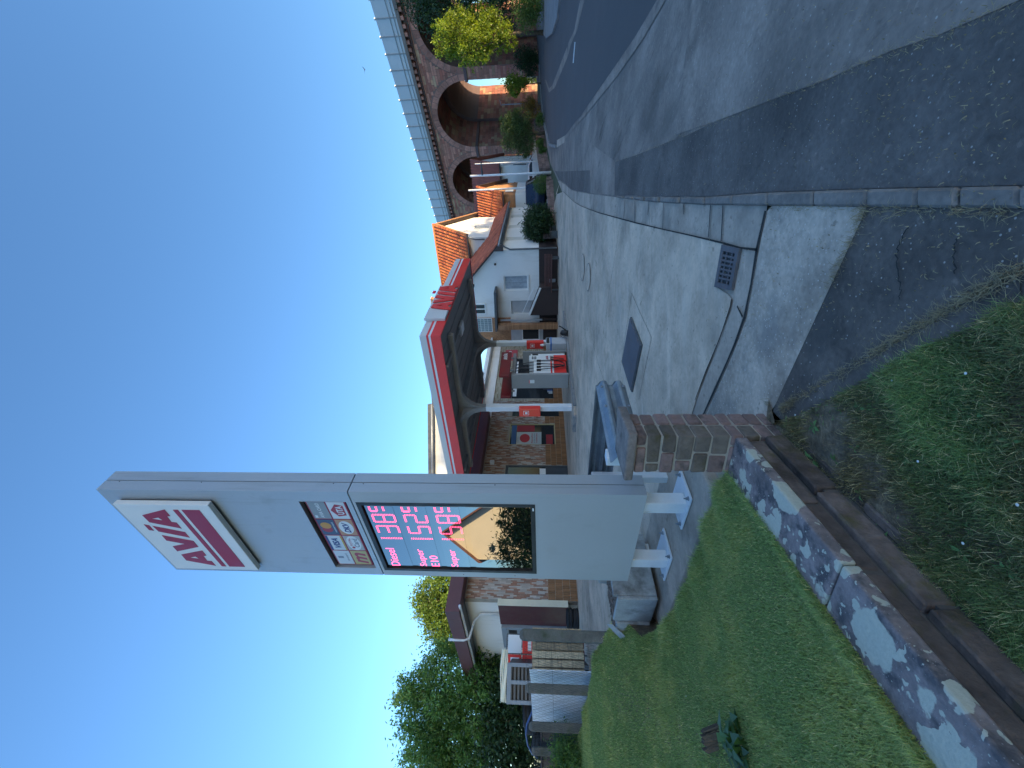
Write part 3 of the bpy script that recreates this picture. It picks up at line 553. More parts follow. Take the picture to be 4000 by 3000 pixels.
dry_tufts('dry_grass_tufts', 'dry grass tufts in the joint by the kerb and apron', [((3391, 812), (3370, 862), (3300, 1010), (3240, 1130))] , 200, .035)
dry_tufts('dry_kerb_grass', 'thin dry grass between kerb stones and pavement', [((3000, 804), (3400, 815), (3700, 822), (4000, 826))], 330, .03)
dry_tufts('road_edge_grass', 'scruffy dry grass where two asphalt layers meet', [((2405, 632), (2482, 607), (2612, 554), (2771, 487), (3000, 400), (3241, 309), (3482, 202), (3675, 137), (4000, 0))], 520, .018)
# loose straw and grit on the asphalt, as short bits
X = []; Y = []
for k in range(1500):
    q = PG(random.uniform(2750, 3995), random.uniform(5, 1350)); X.append(q[0]); Y.append(q[1])
X, Y = np.array(X), np.array(Y); blades('straw_litter', 'pale bits of straw and grit scattered over the asphalt', X, Y, np.array([gz(a, b_) for a, b_ in zip(X, Y)]) + .02, rng.uniform(.003, .014, len(X)), rng.uniform(.002, .007, len(X)), np.ones((len(X), 3)) * rng.uniform(.4, 1.3, (len(X), 1)), M['dry'], 2.5)
# daisies: tiny white discs
b = MB()
for k in range(30):
    p = sample(verge_poly, 1, .3)[0] if k < 18 else sample(lawn_poly, 1, .8)[0]
    z = (gz(*p) + .06) if k < 18 else float(lz(p[0], p[1])) + .04; b.lathe((p[0], p[1], z), [(.005, 0), (.006, .002), (.002, .003)], 7)
tag(b.build('daisies', M['petal'], kind='stuff'), 'tiny white daisies dotted through the verge', 'flowers')
# ================================================================= NEAR: wall, pillar, rails, pylon, planter, fence
def coping_mat():
    m = pm('lichen_coping', (0.215, 0.175, 0.168), 0.95, 0.35, 6, 1.0, fine=38, bdist=0.008, stain=(0.085, 0.08, 0.085), stain_sc=9, stain_lo=0.47, speck=((.30, .28, .28), 60, .16))
    N = m.node_tree.nodes; L = m.node_tree.links; p = [n for n in N if n.type == 'BSDF_PRINCIPLED'][0]; src = p.inputs['Base Color'].links[0].from_socket
    tc = N.new('ShaderNodeTexCoord'); ns = N.new('ShaderNodeTexNoise'); ns.inputs['Scale'].default_value = 14; ns.inputs['Detail'].default_value = 5; L.new(tc.outputs['Object'], ns.inputs['Vector'])
    sc = N.new('ShaderNodeVectorMath'); sc.operation = 'SCALE'; sc.inputs['Scale'].default_value = 0.10; L.new(ns.outputs['Color'], sc.inputs[0])
    ad = N.new('ShaderNodeVectorMath'); L.new(tc.outputs['Object'], ad.inputs[0]); L.new(sc.outputs[0], ad.inputs[1])
    def blobs(scale, cut, cutr):
        vo = N.new('ShaderNodeTexVoronoi'); vo.inputs['Scale'].default_value = scale; L.new(ad.outputs[0], vo.inputs['Vector'])
        sep = N.new('ShaderNodeSeparateColor'); L.new(vo.outputs['Color'], sep.inputs[0])
        th = N.new('ShaderNodeMath'); th.operation = 'MULTIPLY'; th.inputs[1].default_value = cut; L.new(sep.outputs[0], th.inputs[0])
        lt = N.new('ShaderNodeMath'); lt.operation = 'SUBTRACT'; L.new(th.outputs[0], lt.inputs[0]); L.new(vo.outputs['Distance'], lt.inputs[1])
        mr = N.new('ShaderNodeMapRange'); mr.inputs[1].default_value = cutr; mr.inputs[2].default_value = cutr + 0.04; L.new(lt.outputs[0], mr.inputs[0]); return mr.outputs[0]
    mx = N.new('ShaderNodeMath'); mx.operation = 'MAXIMUM'; L.new(blobs(4.6, .9, 0.17), mx.inputs[0]); mx0 = N.new('ShaderNodeMath'); mx0.operation = 'MAXIMUM'; L.new(blobs(11.0, .8, 0.16), mx0.inputs[0]); L.new(blobs(34.0, .7, 0.3), mx0.inputs[1]); L.new(mx0.outputs[0], mx.inputs[1])
    x = N.new('ShaderNodeMix'); x.data_type = 'RGBA'; L.new(mx.outputs[0], x.inputs[0]); L.new(src, x.inputs[6])
    n2 = N.new('ShaderNodeTexNoise'); n2.inputs['Scale'].default_value = 60; L.new(tc.outputs['Object'], n2.inputs['Vector'])
    cr = N.new('ShaderNodeMix'); cr.data_type = 'RGBA'; L.new(n2.outputs['Fac'], cr.inputs[0]); cr.inputs[6].default_value = (0.42, 0.42, 0.34, 1); cr.inputs[7].default_value = (0.58, 0.57, 0.47, 1)
    L.new(cr.outputs[2], x.inputs[7]); L.new(x.outputs[2], p.inputs['Base Color']); return m
M['coping'] = coping_mat()
WD3 = np.array([*WD, 0]); WN3 = np.array([*WN, 0]); WF = Fr((WA[0], WA[1], 0), WD3, WN3)   # a along wall towards the camera, b to the lawn
wall = thing('low_garden_wall', (WA[0], WA[1], 0), 'low sandstone garden wall with lichen spotted coping beside the lawn', 'wall')
a = 0.0; lens = [1.10, .86, .98, 1.0, .9, 1.05, 1.0]
for l in lens:
    b = MB(); b.rbox(WF, a + .004, a + l - .004, -.153, .153, .275, .352, .004); b.build('coping_stone', M['coping'], wall, bev=.012, seg=2); a += l
b = MB(); b.box(WF, 0.01, 6.9, -.12, .13, 0.0, .275); b.box(WF, .01, 6.9, -.165, -.1, -.02, .125); b.build('mortar_bed', M['mortar_dark'], wall)
for (z0, z1, b0, off, l0) in ((.175, .272, -.138, 0, .5), (.045, .168, -.175, .2, .6), (-.03, .036, -.23, .05, .8)):
    a = .02 - off
    while a < 6.2:
        l = l0 * random.uniform(.7, 1.5); a0 = max(a, .02); b = MB(); b.rbox(WF, a0 + .008, a + l - .008, b0 + random.uniform(-.008, .012), b0 + .06, z0, z1 - .004, .007); b.build('wall_stone', M['wall_dark'], wall, bev=.008); a += l
# gate pillar
pil = thing('gate_pillar', (*(WA - WD * .17), 0), 'square dark red sandstone gate pillar with flat cap at the wall end', 'pillar')
PFp = Fr((WA[0] - WD[0] * .0, WA[1] - WD[1] * .0, 0), -WD3, WN3)    # a away from the camera, b to the lawn
b = MB(); b.box(PFp, .012, .318, -.143, .143, -.03, 1.02); b.build('mortar_core', M['mortar'], pil)
zs = [-.02, .07, .17, .285, .375, .50, .615, .735, .84, .945, 1.022]
for i in range(len(zs) - 1):
    z0, z1 = zs[i] + .006, zs[i + 1] - .006; cut = (-.155, random.uniform(-.08, .0), .155) if i % 2 else (-.155, random.uniform(.0, .10), .155)
    for j in range(2):
        b = MB(); r = random.uniform(-.006, .006); b.rbox(PFp, r, .161, cut[j] + (.008 if j else 0), cut[j + 1] - (0.008 if j == 0 else 0), z0, z1, .005); b.build('stone', M['sandstone'] if random.random() < .75 else M['sandstone_moss'], pil, bev=.012, seg=2)
    ac = random.uniform(.17, .24)
    for j in range(2):
        b = MB(); r = random.uniform(-.004, .006); b.rbox(PFp, .175, .33 + r, cut[j] + (.006 if j else 0), cut[j + 1] - (.006 if j == 0 else 0), z0, z1, .005); b.build('stone', M['sandstone'], pil, bev=.012, seg=2)
b = MB(); b.rbox(PFp, -.045, .375, -.20, .20, 1.03, 1.095, .006); o = b.build('cap_stone', M['cap'], pil, bev=.012, seg=2)

# guard rails round the pylon foot
RE = np.array([-.035, 4.47, 0])
def wbeam(b, F, a0, a1, flip=1, z0=0., th=.006):
    prof = [(0.0, 0.0), (.012, .02), (.075, .055), (.082, .075), (.075, .10), (.012, .135), (.012, .175), (.075, .21), (.082, .235), (.075, .255), (.012, .29), (0, .31)]
    P = [(p[0] * flip, p[1]) for p in prof]; Q = [(p[0] * flip - th * flip, p[1]) for p in prof]; n = len(P)
    vs = [F(a, p[0], z0 + p[1]) for a in (a0, a1) for p in P] + [F(a, q[0], z0 + q[1]) for a in (a0, a1) for q in Q]
    fs = []
    for k in range(n - 1):
        fs += [(k, k + 1, n + k + 1, n + k), (2 * n + k, 3 * n + k, 3 * n + k + 1, 2 * n + k + 1), (k, 2 * n + k, 2 * n + k + 1, k + 1), (n + k, n + k + 1, 3 * n + k + 1, 3 * n + k)]
    fs += [(0, n, 3 * n, 2 * n), (n - 1, 3 * n - 1, 4 * n - 1, 2 * n - 1)]
    b.add(vs, fs)
railz = PY(2442, 1507, 4.47)[2]
r1 = thing('guard_rail', (RE[0] - .32, RE[1] - .43, 0.05), 'galvanised guard rail ending above the sandstone pillar', 'guard rail', 'galvanised rails shielding the price sign')
RF1 = Fr(RE, -E1, -E2); b = MB(); wbeam(b, RF1, 0, 1.1, 1, railz); b.build('rail_beam', M['steel'], r1, smooth=False)
b = MB(); b.box(RF1, .56, 1.12, .004, .09, railz + .155 - .012, railz + .155 + .012); b.build('stiffener', M['steel'], r1)
for a_, zz_ in ((.10, .04), (.10, .27), (.42, .04), (.42, .27)):
    b = MB(); b.lathe(RF1(a_, .07, railz + zz_), [(.016, 0), (.016, .008), (.009, .016)], 10, ax=-E2); b.build('bolt', M['steel'], r1)
b = MB(); b.box(RF1, .93, 1.05, -.10, .0, -.1, railz + .33); b.build('post', M['white_old'], r1, bev=.006)
r2 = thing('guard_rail', (RE[0] - .9, RE[1] + .65, 0.05), 'galvanised guard rail passing behind the price sign', 'guard rail', 'galvanised rails shielding the price sign')
RF2 = Fr(RE + E1 * .02, E2, E1); b = MB(); wbeam(b, RF2, 0.0, 3.3, 1, railz); b.build('rail_beam', M['steel'], r2)
for a_ in (1.35, 2.9): b = MB(); b.box(RF2, a_, a_ + .1, -.105, -.008, -.1, railz + .27); b.build('post', M['white_old'], r2, bev=.006)
# concrete footing of the sign
fx = lambda s, d: (-1.156 - .803 * s + .596 * d, 4.3 + .596 * s + .803 * d)
ft = thing('sign_foundation', (*fx(.9, .2), 0.0), 'rough concrete footing slab under the price sign', 'foundation')
b = MB(); b.add([(*fx(s, d), z) for z in (-.1, .135) for s, d in ((-.35, -.28), (2.5, -.28), (2.7, .95), (-.3, .95))], [(0, 3, 2, 1), (4, 5, 6, 7), (0, 1, 5, 4), (1, 2, 6, 5), (2, 3, 7, 6), (3, 0, 4, 7)]); b.build('footing_slab', M['gutter'], ft, bev=.03, seg=2)

# ---- price sign pylon
PN = np.array([-1.156, 4.3, 0]); PS = Fr(PN, (-.803, .596, 0), (.596, .803, 0)); SN = np.array([-.596, -.803, 0])
py = thing('price_pylon', PS(.85, .13, .135), 'tall silver petrol price pylon with red lettered logo and LED display', 'sign')
S1, T1 = 1.705, .266; ZB, ZM, ZT = .612, 3.80, 6.735
def holed(b, s0, s1, d0, d1, z0, z1, h):   # box with a rectangular hole h=(hs0,hs1,hz0,hz1)
    b.box(PS, s0, s1, d0, d1, z0, h[2]); b.box(PS, s0, s1, d0, d1, h[3], z1); b.box(PS, s0, h[0], d0, d1, h[2], h[3]); b.box(PS, h[1], s1, d0, d1, h[2], h[3])
CH = (.173, 1.546, 3.865, 4.412); DH = (.175, 1.580, 1.770, 3.757)
b = MB(); holed(b, 0, S1, 0, .006, ZM + .007, ZT, CH); b.build('upper_face', M['alu'], py)
b = MB(); holed(b, .0, S1, .0065, .128, ZM + .007, ZT - .001, CH); b.build('upper_front_shell', M['alu_side'], py)
b = MB(); b.box(PS, .0, S1, .138, T1, ZM + .007, ZT - .002); b.build('upper_rear_shell', M['alu_side'], py)
b = MB(); holed(b, 0, S1, 0, .006, ZB, ZM - .007, DH); b.build('lower_face', M['alu_face'], py)
b = MB(); holed(b, .0, S1, .0065, .128, ZB + .002, ZM - .007, DH); b.build('lower_front_shell', M['alu_side'], py)
b = MB(); b.box(PS, .0, S1, .138, T1, ZB + .004, ZM - .007); b.build('lower_rear_shell', M['alu_side'], py)
b = MB(); b.box(PS, .012, S1 - .012, .1285, .1375, ZB + .02, ZT - .01); b.box(PS, .012, S1 - .012, .1, T1 - .012, ZM - .02, ZM + .02); b.build('inner_core', M['steel_dark'], py)
for z_ in (6.55, 5.55, 4.0, 3.66, 2.2): b = MB(); b.lathe(PS(-.0, .115, z_), [(.006, 0), (.006, .003), (.003, .004)], 8, ax=(.803, -.596, 0)); b.build('rivet', M['black'], py)
for s_, z_ in ((S1 - .06, 2.72), (S1 - .06, 2.05)): b = MB(); b.lathe(PS(s_, 0, z_), [(.006, 0), (.006, .003), (.003, .004)], 8, ax=SN); b.build('rivet', M['black'], py)
# logo box
lg = None
b = MB(); b.box(PS, .172, 1.50, -.02, -.0005, 5.445, 6.545); b.build('logo_backing', M['black'], py)
b = MB(); b.box(PS, .154, 1.518, -.082, -.021, 5.42, 6.565); lg = b.build('logo_box', M['white'], py, bev=.004)
LOGO = dict(AR=[(0.352, 6.325), (0.239, 5.984), (0.361, 5.984), (0.368, 6.028), (0.475, 6.035), (0.487, 5.979), (0.603, 5.98), (0.488, 6.318)], ARh=[(0.419, 6.251), (0.393, 6.151), (0.449, 6.125)], dot=[(0.531, 6.418), (0.551, 6.361), (0.658, 6.366), (0.645, 6.419)], I=[(0.56, 6.325), (0.677, 5.979), (0.789, 5.98), (0.672, 6.313)], V=[(0.75, 6.319), (0.86, 5.971), (0.989, 5.974), (1.099, 6.315), (0.988, 6.314), (0.93, 6.117), (0.862, 6.324)], AL=[(1.174, 6.305), (1.07, 5.968), (1.183, 5.971), (1.197, 6.017), (1.308, 6.023), (1.314, 5.967), (1.424, 5.963), (1.311, 6.311)], ALh=[(1.244, 6.229), (1.213, 6.133), (1.268, 6.11)])
def holed_poly(outer, hole):
    """triangles of a polygon with one hole (bmesh triangle fill)"""
    bm = bmesh.new()
    for ring in (outer, hole):
        vs = [bm.verts.new((p[0], p[1], 0)) for p in ring]; [bm.edges.new((vs[i], vs[(i + 1) % len(vs)])) for i in range(len(vs))]
    bmesh.ops.triangle_fill(bm, edges=bm.edges[:], use_beauty=True); bm.verts.index_update()
    V = [tuple(v.co[:2]) for v in bm.verts]; T = [tuple(v.index for v in f.verts) for f in bm.faces]; bm.free(); return V, T
def avia(F2, vec, m, parent, name='letter'):
    """F2 maps (x from left, y) in letter heights to a point; vec is the thickness"""
    nx = lambda p: ((1.424 - p[0]) / .35, (p[1] - 5.972) / .35)
    for k, h in (('AL', 'ALh'), ('V', None), ('I', None), ('dot', None), ('AR', 'ARh')):
        b = MB(); vec = np.array(vec, float)
        if h:
            V, T = holed_poly([nx(p) for p in LOGO[k]], [nx(p) for p in LOGO[h]]); n = len(V); fr_ = [F2(*v) for v in V]
            b.add([p + vec for p in fr_], T); b.add(fr_, T)
            for ring in (LOGO[k], LOGO[h]):
                R3 = [F2(*nx(p)) for p in ring]
                for i in range(len(R3)): p, q = R3[i], R3[(i + 1) % len(R3)]; b.quad(p, q, q + vec, p + vec)
        else: b.prism([F2(*nx(p)) for p in LOGO[k]], vec)
        b.build(name if k != 'dot' else 'accent', m, parent)
avia(lambda x, y: PS(1.424 - x * .35, -.083, 5.972 + y * .35), SN * .003, M['red_logo'], lg)
for nm, z0, z1 in (('thin_stripe', 5.825, 5.885), ('thick_stripe', 5.566, 5.78)): b = MB(); b.box(PS, .241, 1.435, -.0855, -.083, z0, z1); b.build(nm, M['red_logo'], lg)
# text
def text_tris(txt, bold=0.0):
    cu = bpy.data.curves.new('t', 'FONT'); cu.body = txt; cu.size = 1.0; cu.offset = bold; cu.resolution_u = 3; o = bpy.data.objects.new('t', cu); COL.objects.link(o)
    dg = bpy.context.evaluated_depsgraph_get(); me = bpy.data.meshes.new_from_object(o.evaluated_get(dg)); me.calc_loop_triangles()
    V = np.array([v.co[:2] for v in me.vertices]); T = [tuple(t.vertices) for t in me.loop_triangles]; bpy.data.objects.remove(o); bpy.data.curves.remove(cu); bpy.data.meshes.remove(me)
    x0, x1 = V[:, 0].min(), V[:, 0].max(); y0, y1 = V[:, 1].min(), V[:, 1].max(); return (V - [x0, y0]) / [x1 - x0, y1 - y0], T, (x1 - x0) / (y1 - y0)
def text_on(F2, txt, m, parent, name='lettering', bold=0.02, shear=0.0):
    """F2 maps unit square (0..1, 0..1) to the place of the text block"""
    V, T, asp = text_tris(txt, bold); b = MB(); b.add([F2(v[0] + shear * (v[1] - .5), v[1]) for v in V], T); return b.build(name, m, parent, fix=False)
# payment card panel in its recess
b = MB(); b.box(PS, *CH[:2], .055, .06, *CH[2:]); b.build('recess_back', M['black'], py)
b = MB(); b.box(PS, .195, 1.52, .03, .055, 3.905, 4.372); cp = b.build('card_panel', M['red_logo'], py, bev=.003)
cw = (1.52 - .195 - .02 * 5) / 4; chh = (.467 - .018 * 3) / 2
flat = lambda n, c, r=.4: M.setdefault(n, pm(n, c, r, .03, 4, 0))
cols = [[('girocard', (.62, .66, .7)), ('visa', (.62, .66, .7)), ('mastercard', (.06, .09, .16)), ('silver', (.28, .31, .33))],
        [('yellow', (.5, .42, .16)), ('total', (.42, .43, .42)), ('dkv', (.50, .26, .14)), ('uta', (.68, .70, .72))]]
dblue = flat('print_blue', (.02, .05, .2)); dred = flat('print_red', (.4, .03, .05)); dgrey = flat('print_grey', (.2, .24, .3)); dora = flat('print_orange', (.6, .28, .04)); dwhite = flat('print_white', (.7, .72, .74)); dyel = flat('print_yellow', (.55, .38, .06))
for r in range(2):
    for c in range(4):
        s1 = 1.52 - .02 - c * (cw + .02); s0 = s1 - cw; z1 = 4.372 - .018 - r * (chh + .018); z0 = z1 - chh; nm, co = cols[r][c]
        b = MB(); b.box(PS, s0, s1, .027, .03, z0, z1); t = b.build('card_sticker', flat('sticker_' + nm, co), cp)
        U = lambda x, y, d=.0265, s1=s1, z0=z0: PS(s1 - x * cw, d, z0 + y * chh)
        rect = lambda x0, x1, y0, y1, m, d=.0262, nm='print': MB().quad(U(x0, y0, d), U(x1, y0, d), U(x1, y1, d), U(x0, y1, d)).build(nm, m, t, fix=False)
        def ell(x, y, rx, ry, m, d=.026):
            b = MB(); b.add([U(x + rx * math.cos(q * .2618), y + ry * math.sin(q * .2618), d) for q in range(24)], [tuple(range(24))]); b.build('print', m, t, fix=False)
        blk = lambda x0, x1, y0, y1, d=.0255: (lambda x, y: U(x0 + x * (x1 - x0), y0 + y * (y1 - y0), d))
        if nm == 'girocard': text_on(blk(.25, .8, .15, .34), 'girocard', dgrey, t); rect(.45, .6, .5, .85, dgrey)
        elif nm == 'visa': rect(0, 1, .86, 1, dblue); rect(0, 1, 0, .1, dyel); text_on(blk(.12, .88, .3, .7), 'VISA', dblue, t, bold=.04, shear=.12)
        elif nm == 'mastercard': ell(.38, .58, .2, .32, dred); ell(.62, .58, .2, .32, dora, .0256); text_on(blk(.18, .82, .08, .2), 'mastercard', dwhite, t)
        elif nm == 'silver': text_on(blk(.06, .94, .36, .58), 'AVIA CARD', dwhite, t, bold=.03); rect(.05, .2, .75, .9, dwhite)
        elif nm == 'yellow': text_on(blk(.14, .86, .12, .8), 'm', dred, t, bold=.03, shear=.2)
        elif nm == 'total': ell(.5, .5, .5, .42, dwhite); text_on(blk(.3, .85, .6, .76), 'TOTAL', dred, t); text_on(blk(.22, .82, .2, .52), 'Card', dgrey, t, bold=.03); ell(.2, .62, .07, .1, dred, .0255)
        elif nm == 'dkv': ell(.5, .5, .42, .42, dwhite); text_on(blk(.2, .8, .3, .68), 'DKV', dblue, t, bold=.05, shear=.1)
        else:
            b = MB(); b.add([U(*q, .026) for q in ((.22, .12), (.8, .12), (.88, .55), (.52, .92), (.15, .6))], [(0, 1, 2, 3, 4)]); b.build('print', dred, t, fix=False); text_on(blk(.27, .78, .2, .6), 'UTA', dwhite, t, bold=.04)
# display
b = MB()
for q in ((DH[0], DH[0] + .05, DH[2], DH[3]), (DH[1] - .05, DH[1], DH[2], DH[3])): b.box(PS, q[0], q[1], -.004, .03, q[2], q[3])
for q in ((DH[2], DH[2] + .05), (DH[3] - .05, DH[3])): b.box(PS, DH[0] + .05, DH[1] - .05, -.004, .03, *q)
dp = b.build('display_frame', M['black'], py)
b = MB(); b.box(PS, DH[0] + .04, DH[1] - .04, .02, .03, DH[2] + .04, DH[3] - .04); gl = b.build('display_glass', M['glass_disp'], py, fix=False)
b = MB(); b.box(PS, .235, .285, -.0055, -.0042, 1.785, 1.80); b.build('sticker', M['white'], dp)
rows = [(3.368, 3.668, '1389'), (2.993, 3.295, '1529'), (2.617, 2.918, '1589'), (2.24, 2.54, None)]
SEG = {'a': ((0, 1), (1, 1)), 'b': ((1, 1), (1, .5)), 'c': ((1, .5), (1, 0)), 'd': ((0, 0), (1, 0)), 'e': ((0, 0), (0, .5)), 'f': ((0, .5), (0, 1)), 'g': ((0, .5), (1, .5))}
DIG = {'1': '', '3': 'abcdg', '8': 'abcdefg', '5': 'acdfg', '2': 'abdeg', '9': 'abcdfg'}
for z0, z1, pr in rows:
    b = MB(); b.box(PS, .262, 1.515, .0175, .02, z0, z1); b.build('display_module', M['panel_disp'], gl, fix=False)
    if not pr: continue
    for k, (ch, sx) in enumerate(zip(pr, (.88, .768, .553, .352))):
        b = MB(); hh = (z1 - z0) * .84; zb = z0 + .018; w = .135 if k < 3 else .15
        pts = []
        if ch == '1':
            for i in range(13):
                for j in (-.009, .009): pts.append((sx + j, zb + hh * i / 12))
        else:
            for sg in DIG[ch]:
                (xa, ya), (xb, yb) = SEG[sg]; n = 7
                for i in range(n):
                    t = (i + .5) / n; x, y = xa + (xb - xa) * t, ya + (yb - ya) * t; h2 = hh if k < 3 else hh * .62; zb2 = zb if k < 3 else zb + hh * .38
                    for j in (-.0075, .0075):
                        px, pz = sx - x * w, zb2 + y * h2
                        if xa == xb: px += j
                        else: pz += j
                        pts.append((px, pz))
        for (s_, z_) in pts:
            if s_ < .268: continue
            b.box(PS, s_ - .0034, s_ + .0034, .0155, .0173, z_ - .0034, z_ + .0034)
        b.build('price_digit', M['led'], gl, fix=False)
for txt, x0, x1, z0, z1 in (('Diesel', 1.495, 1.10, 3.535, 3.64), ('Super', 1.49, 1.11, 3.155, 3.265), ('E10', 1.49, 1.25, 3.015, 3.115), ('Super', 1.49, 1.11, 2.745, 2.86)):
    text_on(lambda x, y, x0=x0, x1=x1, z0=z0, z1=z1: PS(x0 + (x1 - x0) * x, .0165, z0 + (z1 - z0) * y), txt, M['led'], gl, bold=-.014)
# legs with base plates
for s0 in (.20, 1.30):
    b = MB(); b.box(PS, s0, s0 + .17, .05, .20, .16, ZB + .01); lg_ = b.build('leg', M['white_old'], py, bev=.008)
    b = MB(); b.box(PS, s0 - .13, s0 + .40, .01, .42, .142, .165); pl = b.build('base_plate', M['white_old'], lg_, bev=.003)
    for s_, d_ in ((-.09, .05), (.35, .05), (.35, .37), (-.09, .37)):
        b = MB(); b.lathe(PS(s0 + s_, d_, .165), [(.026, 0), (.026, .006), (.017, .007), (.017, .028), (.008, .03), (.008, .05)], 6); b.build('anchor_bolt', M['steel'], lg_)
for s0 in (.30, 1.42): b = MB(); b.box(PS, s0, s0 + .1, .205, .26, .142, ZB + .03); b.build('rear_leg', M['white_old'], py, bev=.006)

# ---- concrete planter left of the sign
pt = PY(2398, 2339, 5.43); TF = Fr((pt[0], pt[1], 0), (-.803, .596, 0), (.596, .803, 0)); tz = pt[2]
pl = thing('concrete_planter', TF(.3, .4, .25), 'small weathered concrete trough holding bark mulch beside the price sign', 'planter')
b = MB(); b.box(TF, 0, .62, 0, .05, .2, tz - .05); b.build('front_panel', M['trough'], pl, bev=.01)
b = MB(); b.box(TF, 0.0, .06, .053, .85, .2, tz); b.box(TF, 0.003, 1.25, .85, .97, .2, tz - .002); b.build('rear_wall', M['trough'], pl, bev=.01)
b = MB(); b.box(TF, .065, 1.2, .055, .845, .25, tz - .13); b.build('mulch_bed', M['mulch'], pl)
b = MB()
for k in range(420):
    s_, d_ = random.uniform(.08, 1.15), random.uniform(.07, .83); c = TF(s_, d_, tz - .125); q = rotf(c, random.uniform(0, 3)); l = random.uniform(.02, .05); b.box(q, -l, l, -.008, .008, 0, random.uniform(.006, .02))
b.build('bark_chips', M['mulch'], pl, kind='stuff')
sl = thing('concrete_fragment', TF(.95, -.25, .3), 'broken lump of concrete leaning at the planter end in the grass', 'concrete block')
b = MB(); b.prism([TF(.66, -.02, .2), TF(1.0, -.05, .25), TF(.92, -.03, tz - .12), TF(.70, .0, tz - .1)], np.array([.596, .803, 0]) * .12); b.build('lump', M['trough'], sl, bev=.02, seg=2)
b = MB(); b.prism([TF(.95, -.28, .28), TF(1.12, -.2, .4), TF(.82, .05, tz + .02), TF(.76, .02, tz - .06)], np.array([-.6, .5, 0]) * .05); b.build('splinter', M['trough'], sl, bev=.015)

# ---- wire fence: concrete posts, wire mesh
posts = [(2030, 2345, 2490, 6.7, .165), (2052, 2292, 2698, 7.6, .16), (2066, 2276, 2847, 8.3, .16), (2076, 2246, 2942, 9.6, .16)]
bases = []
fn = thing('wire_fence', PY(2280, 2698, 7.6), 'hexagonal wire mesh fence on short old concrete posts at the lawn edge', 'fence')
for (xt, xb, y, Y, w) in posts:
    p = PY(xb, y, Y); z1 = PY(xt, y, Y)[2]; z0 = float(lz(p[0], p[1])) - .15; bases.append((p[0], p[1], z1)); q = rotf((p[0], p[1], 0), .65)
    b = MB(); b.box(q, -w / 2, w / 2, -w / 2, w / 2, z0, z1 - .06); c = [q(sx * w * .5, sy * w * .5, z1 - .06) for sx, sy in ((-1, -1), (1, -1), (1, 1), (-1, 1))]; d = [q(sx * w * .3, sy * w * .3, z1) for sx, sy in ((-1, -1), (1, -1), (1, 1), (-1, 1))]
    b.add(c + d, [(0, 1, 5, 4), (1, 2, 6, 5), (2, 3, 7, 6), (3, 0, 4, 7), (4, 5, 6, 7)]); b.build('fence_post', M['post_conc'], fn, bev=.012)
bases.append((bases[3][0] - 1.9, bases[3][1] + 1.3, bases[3][2] + .03))
b = MB(); hx = .085
for (p, q) in zip(bases[:-1], bases[1:]):
    p0 = np.array([p[0], p[1], 0]); t = np.array([q[0] - p[0], q[1] - p[1], 0]); L = np.linalg.norm(t); t /= L; nrm_ = np.array([t[1], -t[0], 0]) * .09
    if nrm_[1] > 0: nrm_ = -nrm_
    nx_, nz_ = int(L / hx), 16
    def node(i, j, p0=p0, t=t, n=nrm_, p=p, q=q, L=L):
        a = (i + (.5 if j % 2 else 0)) * hx; a = min(a, L); zt = p[2] + (q[2] - p[2]) * a / L - .07; c = p0 + t * a + n + .006 * math.sin(i * 1.7 + j); lo = float(lz(c[0], c[1])); return c + UZ * (zt - (zt - lo) * j / nz_)
    for j in range(nz_):
        for i in range(nx_):
            A = node(i, j)
            for B in ((node(i, j + 1), node(i - 1, j + 1)) if j % 2 == 0 else (node(i, j + 1), node(i + 1, j + 1))):
                if np.linalg.norm(B - A) < .3: b.tube([A, B], .0016, 3, cap=False)
    for j in (0, nz_ * .55):
        b.tube([p0 + nrm_ + UZ * (p[2] - .07 - j * .05), p0 + t * L + nrm_ + UZ * (q[2] - .07 - j * .05)], .0022, 4)
b.build('wire_mesh', M['wire'], fn, fix=False, kind='stuff')

# ---- rotten stump with weeds on the lawn
def PL(x, y):
    d = ray(x, y); t = .5
    while t < 30:
        p = EYE + d * t
        if p[2] < float(lz(p[0], p[1])): return p
        t += .01
    return EYE + d * t
sp_ = PL(2815, 2870); stp = thing('rotten_stump', sp_, 'splintered grey stump sticking out of the lawn', 'stump'); QF = rotf(sp_, .4)
for i in range(7):
    x_ = -.06 + .02 * i; MB().prism([QF(x_, -.03 + .01 * (i % 3), -.03), QF(x_ + .022, -.03 + .01 * (i % 2), -.03), QF(x_ + .02 - .06, .0, .10 + .05 * random.random()), QF(x_ - .06, .0, .09 + .05 * random.random())], QF(0, .05, 0) - QF(0, 0, 0)).build('splinter', M['bark'], stp, bev=.004)
wp = PL(2900, 2905); wt = thing('lawn_weed', wp, 'dark leafy weed growing beside the stump in the lawn', 'plant'); V = []; T = []; C3 = []
for k in range(60):
    a_ = rng.uniform(0, 6.28); l_ = rng.uniform(.07, .19); w_ = l_ * .16; d_ = np.array([math.cos(a_), math.sin(a_), 0]); n_ = np.array([-math.sin(a_), math.cos(a_), 0]); o_ = wp + np.array([rng.normal(0, .05), rng.normal(0, .05), 0]); up = rng.uniform(.4, 1.3); i_ = len(V)
    V += [o_, o_ + d_ * l_ * .5 + n_ * w_ + UZ * l_ * up * .6, o_ + d_ * l_ + UZ * l_ * up * .5, o_ + d_ * l_ * .5 - n_ * w_ + UZ * l_ * up * .6]; T.append([i_, i_ + 1, i_ + 2, i_ + 3]); C3.append(np.array([.45, .62, .6]) * rng.uniform(.5, 1.2))
fast_mesh('leaves', np.array(V), np.array(T), M['grass'], np.array(C3), parent=wt)
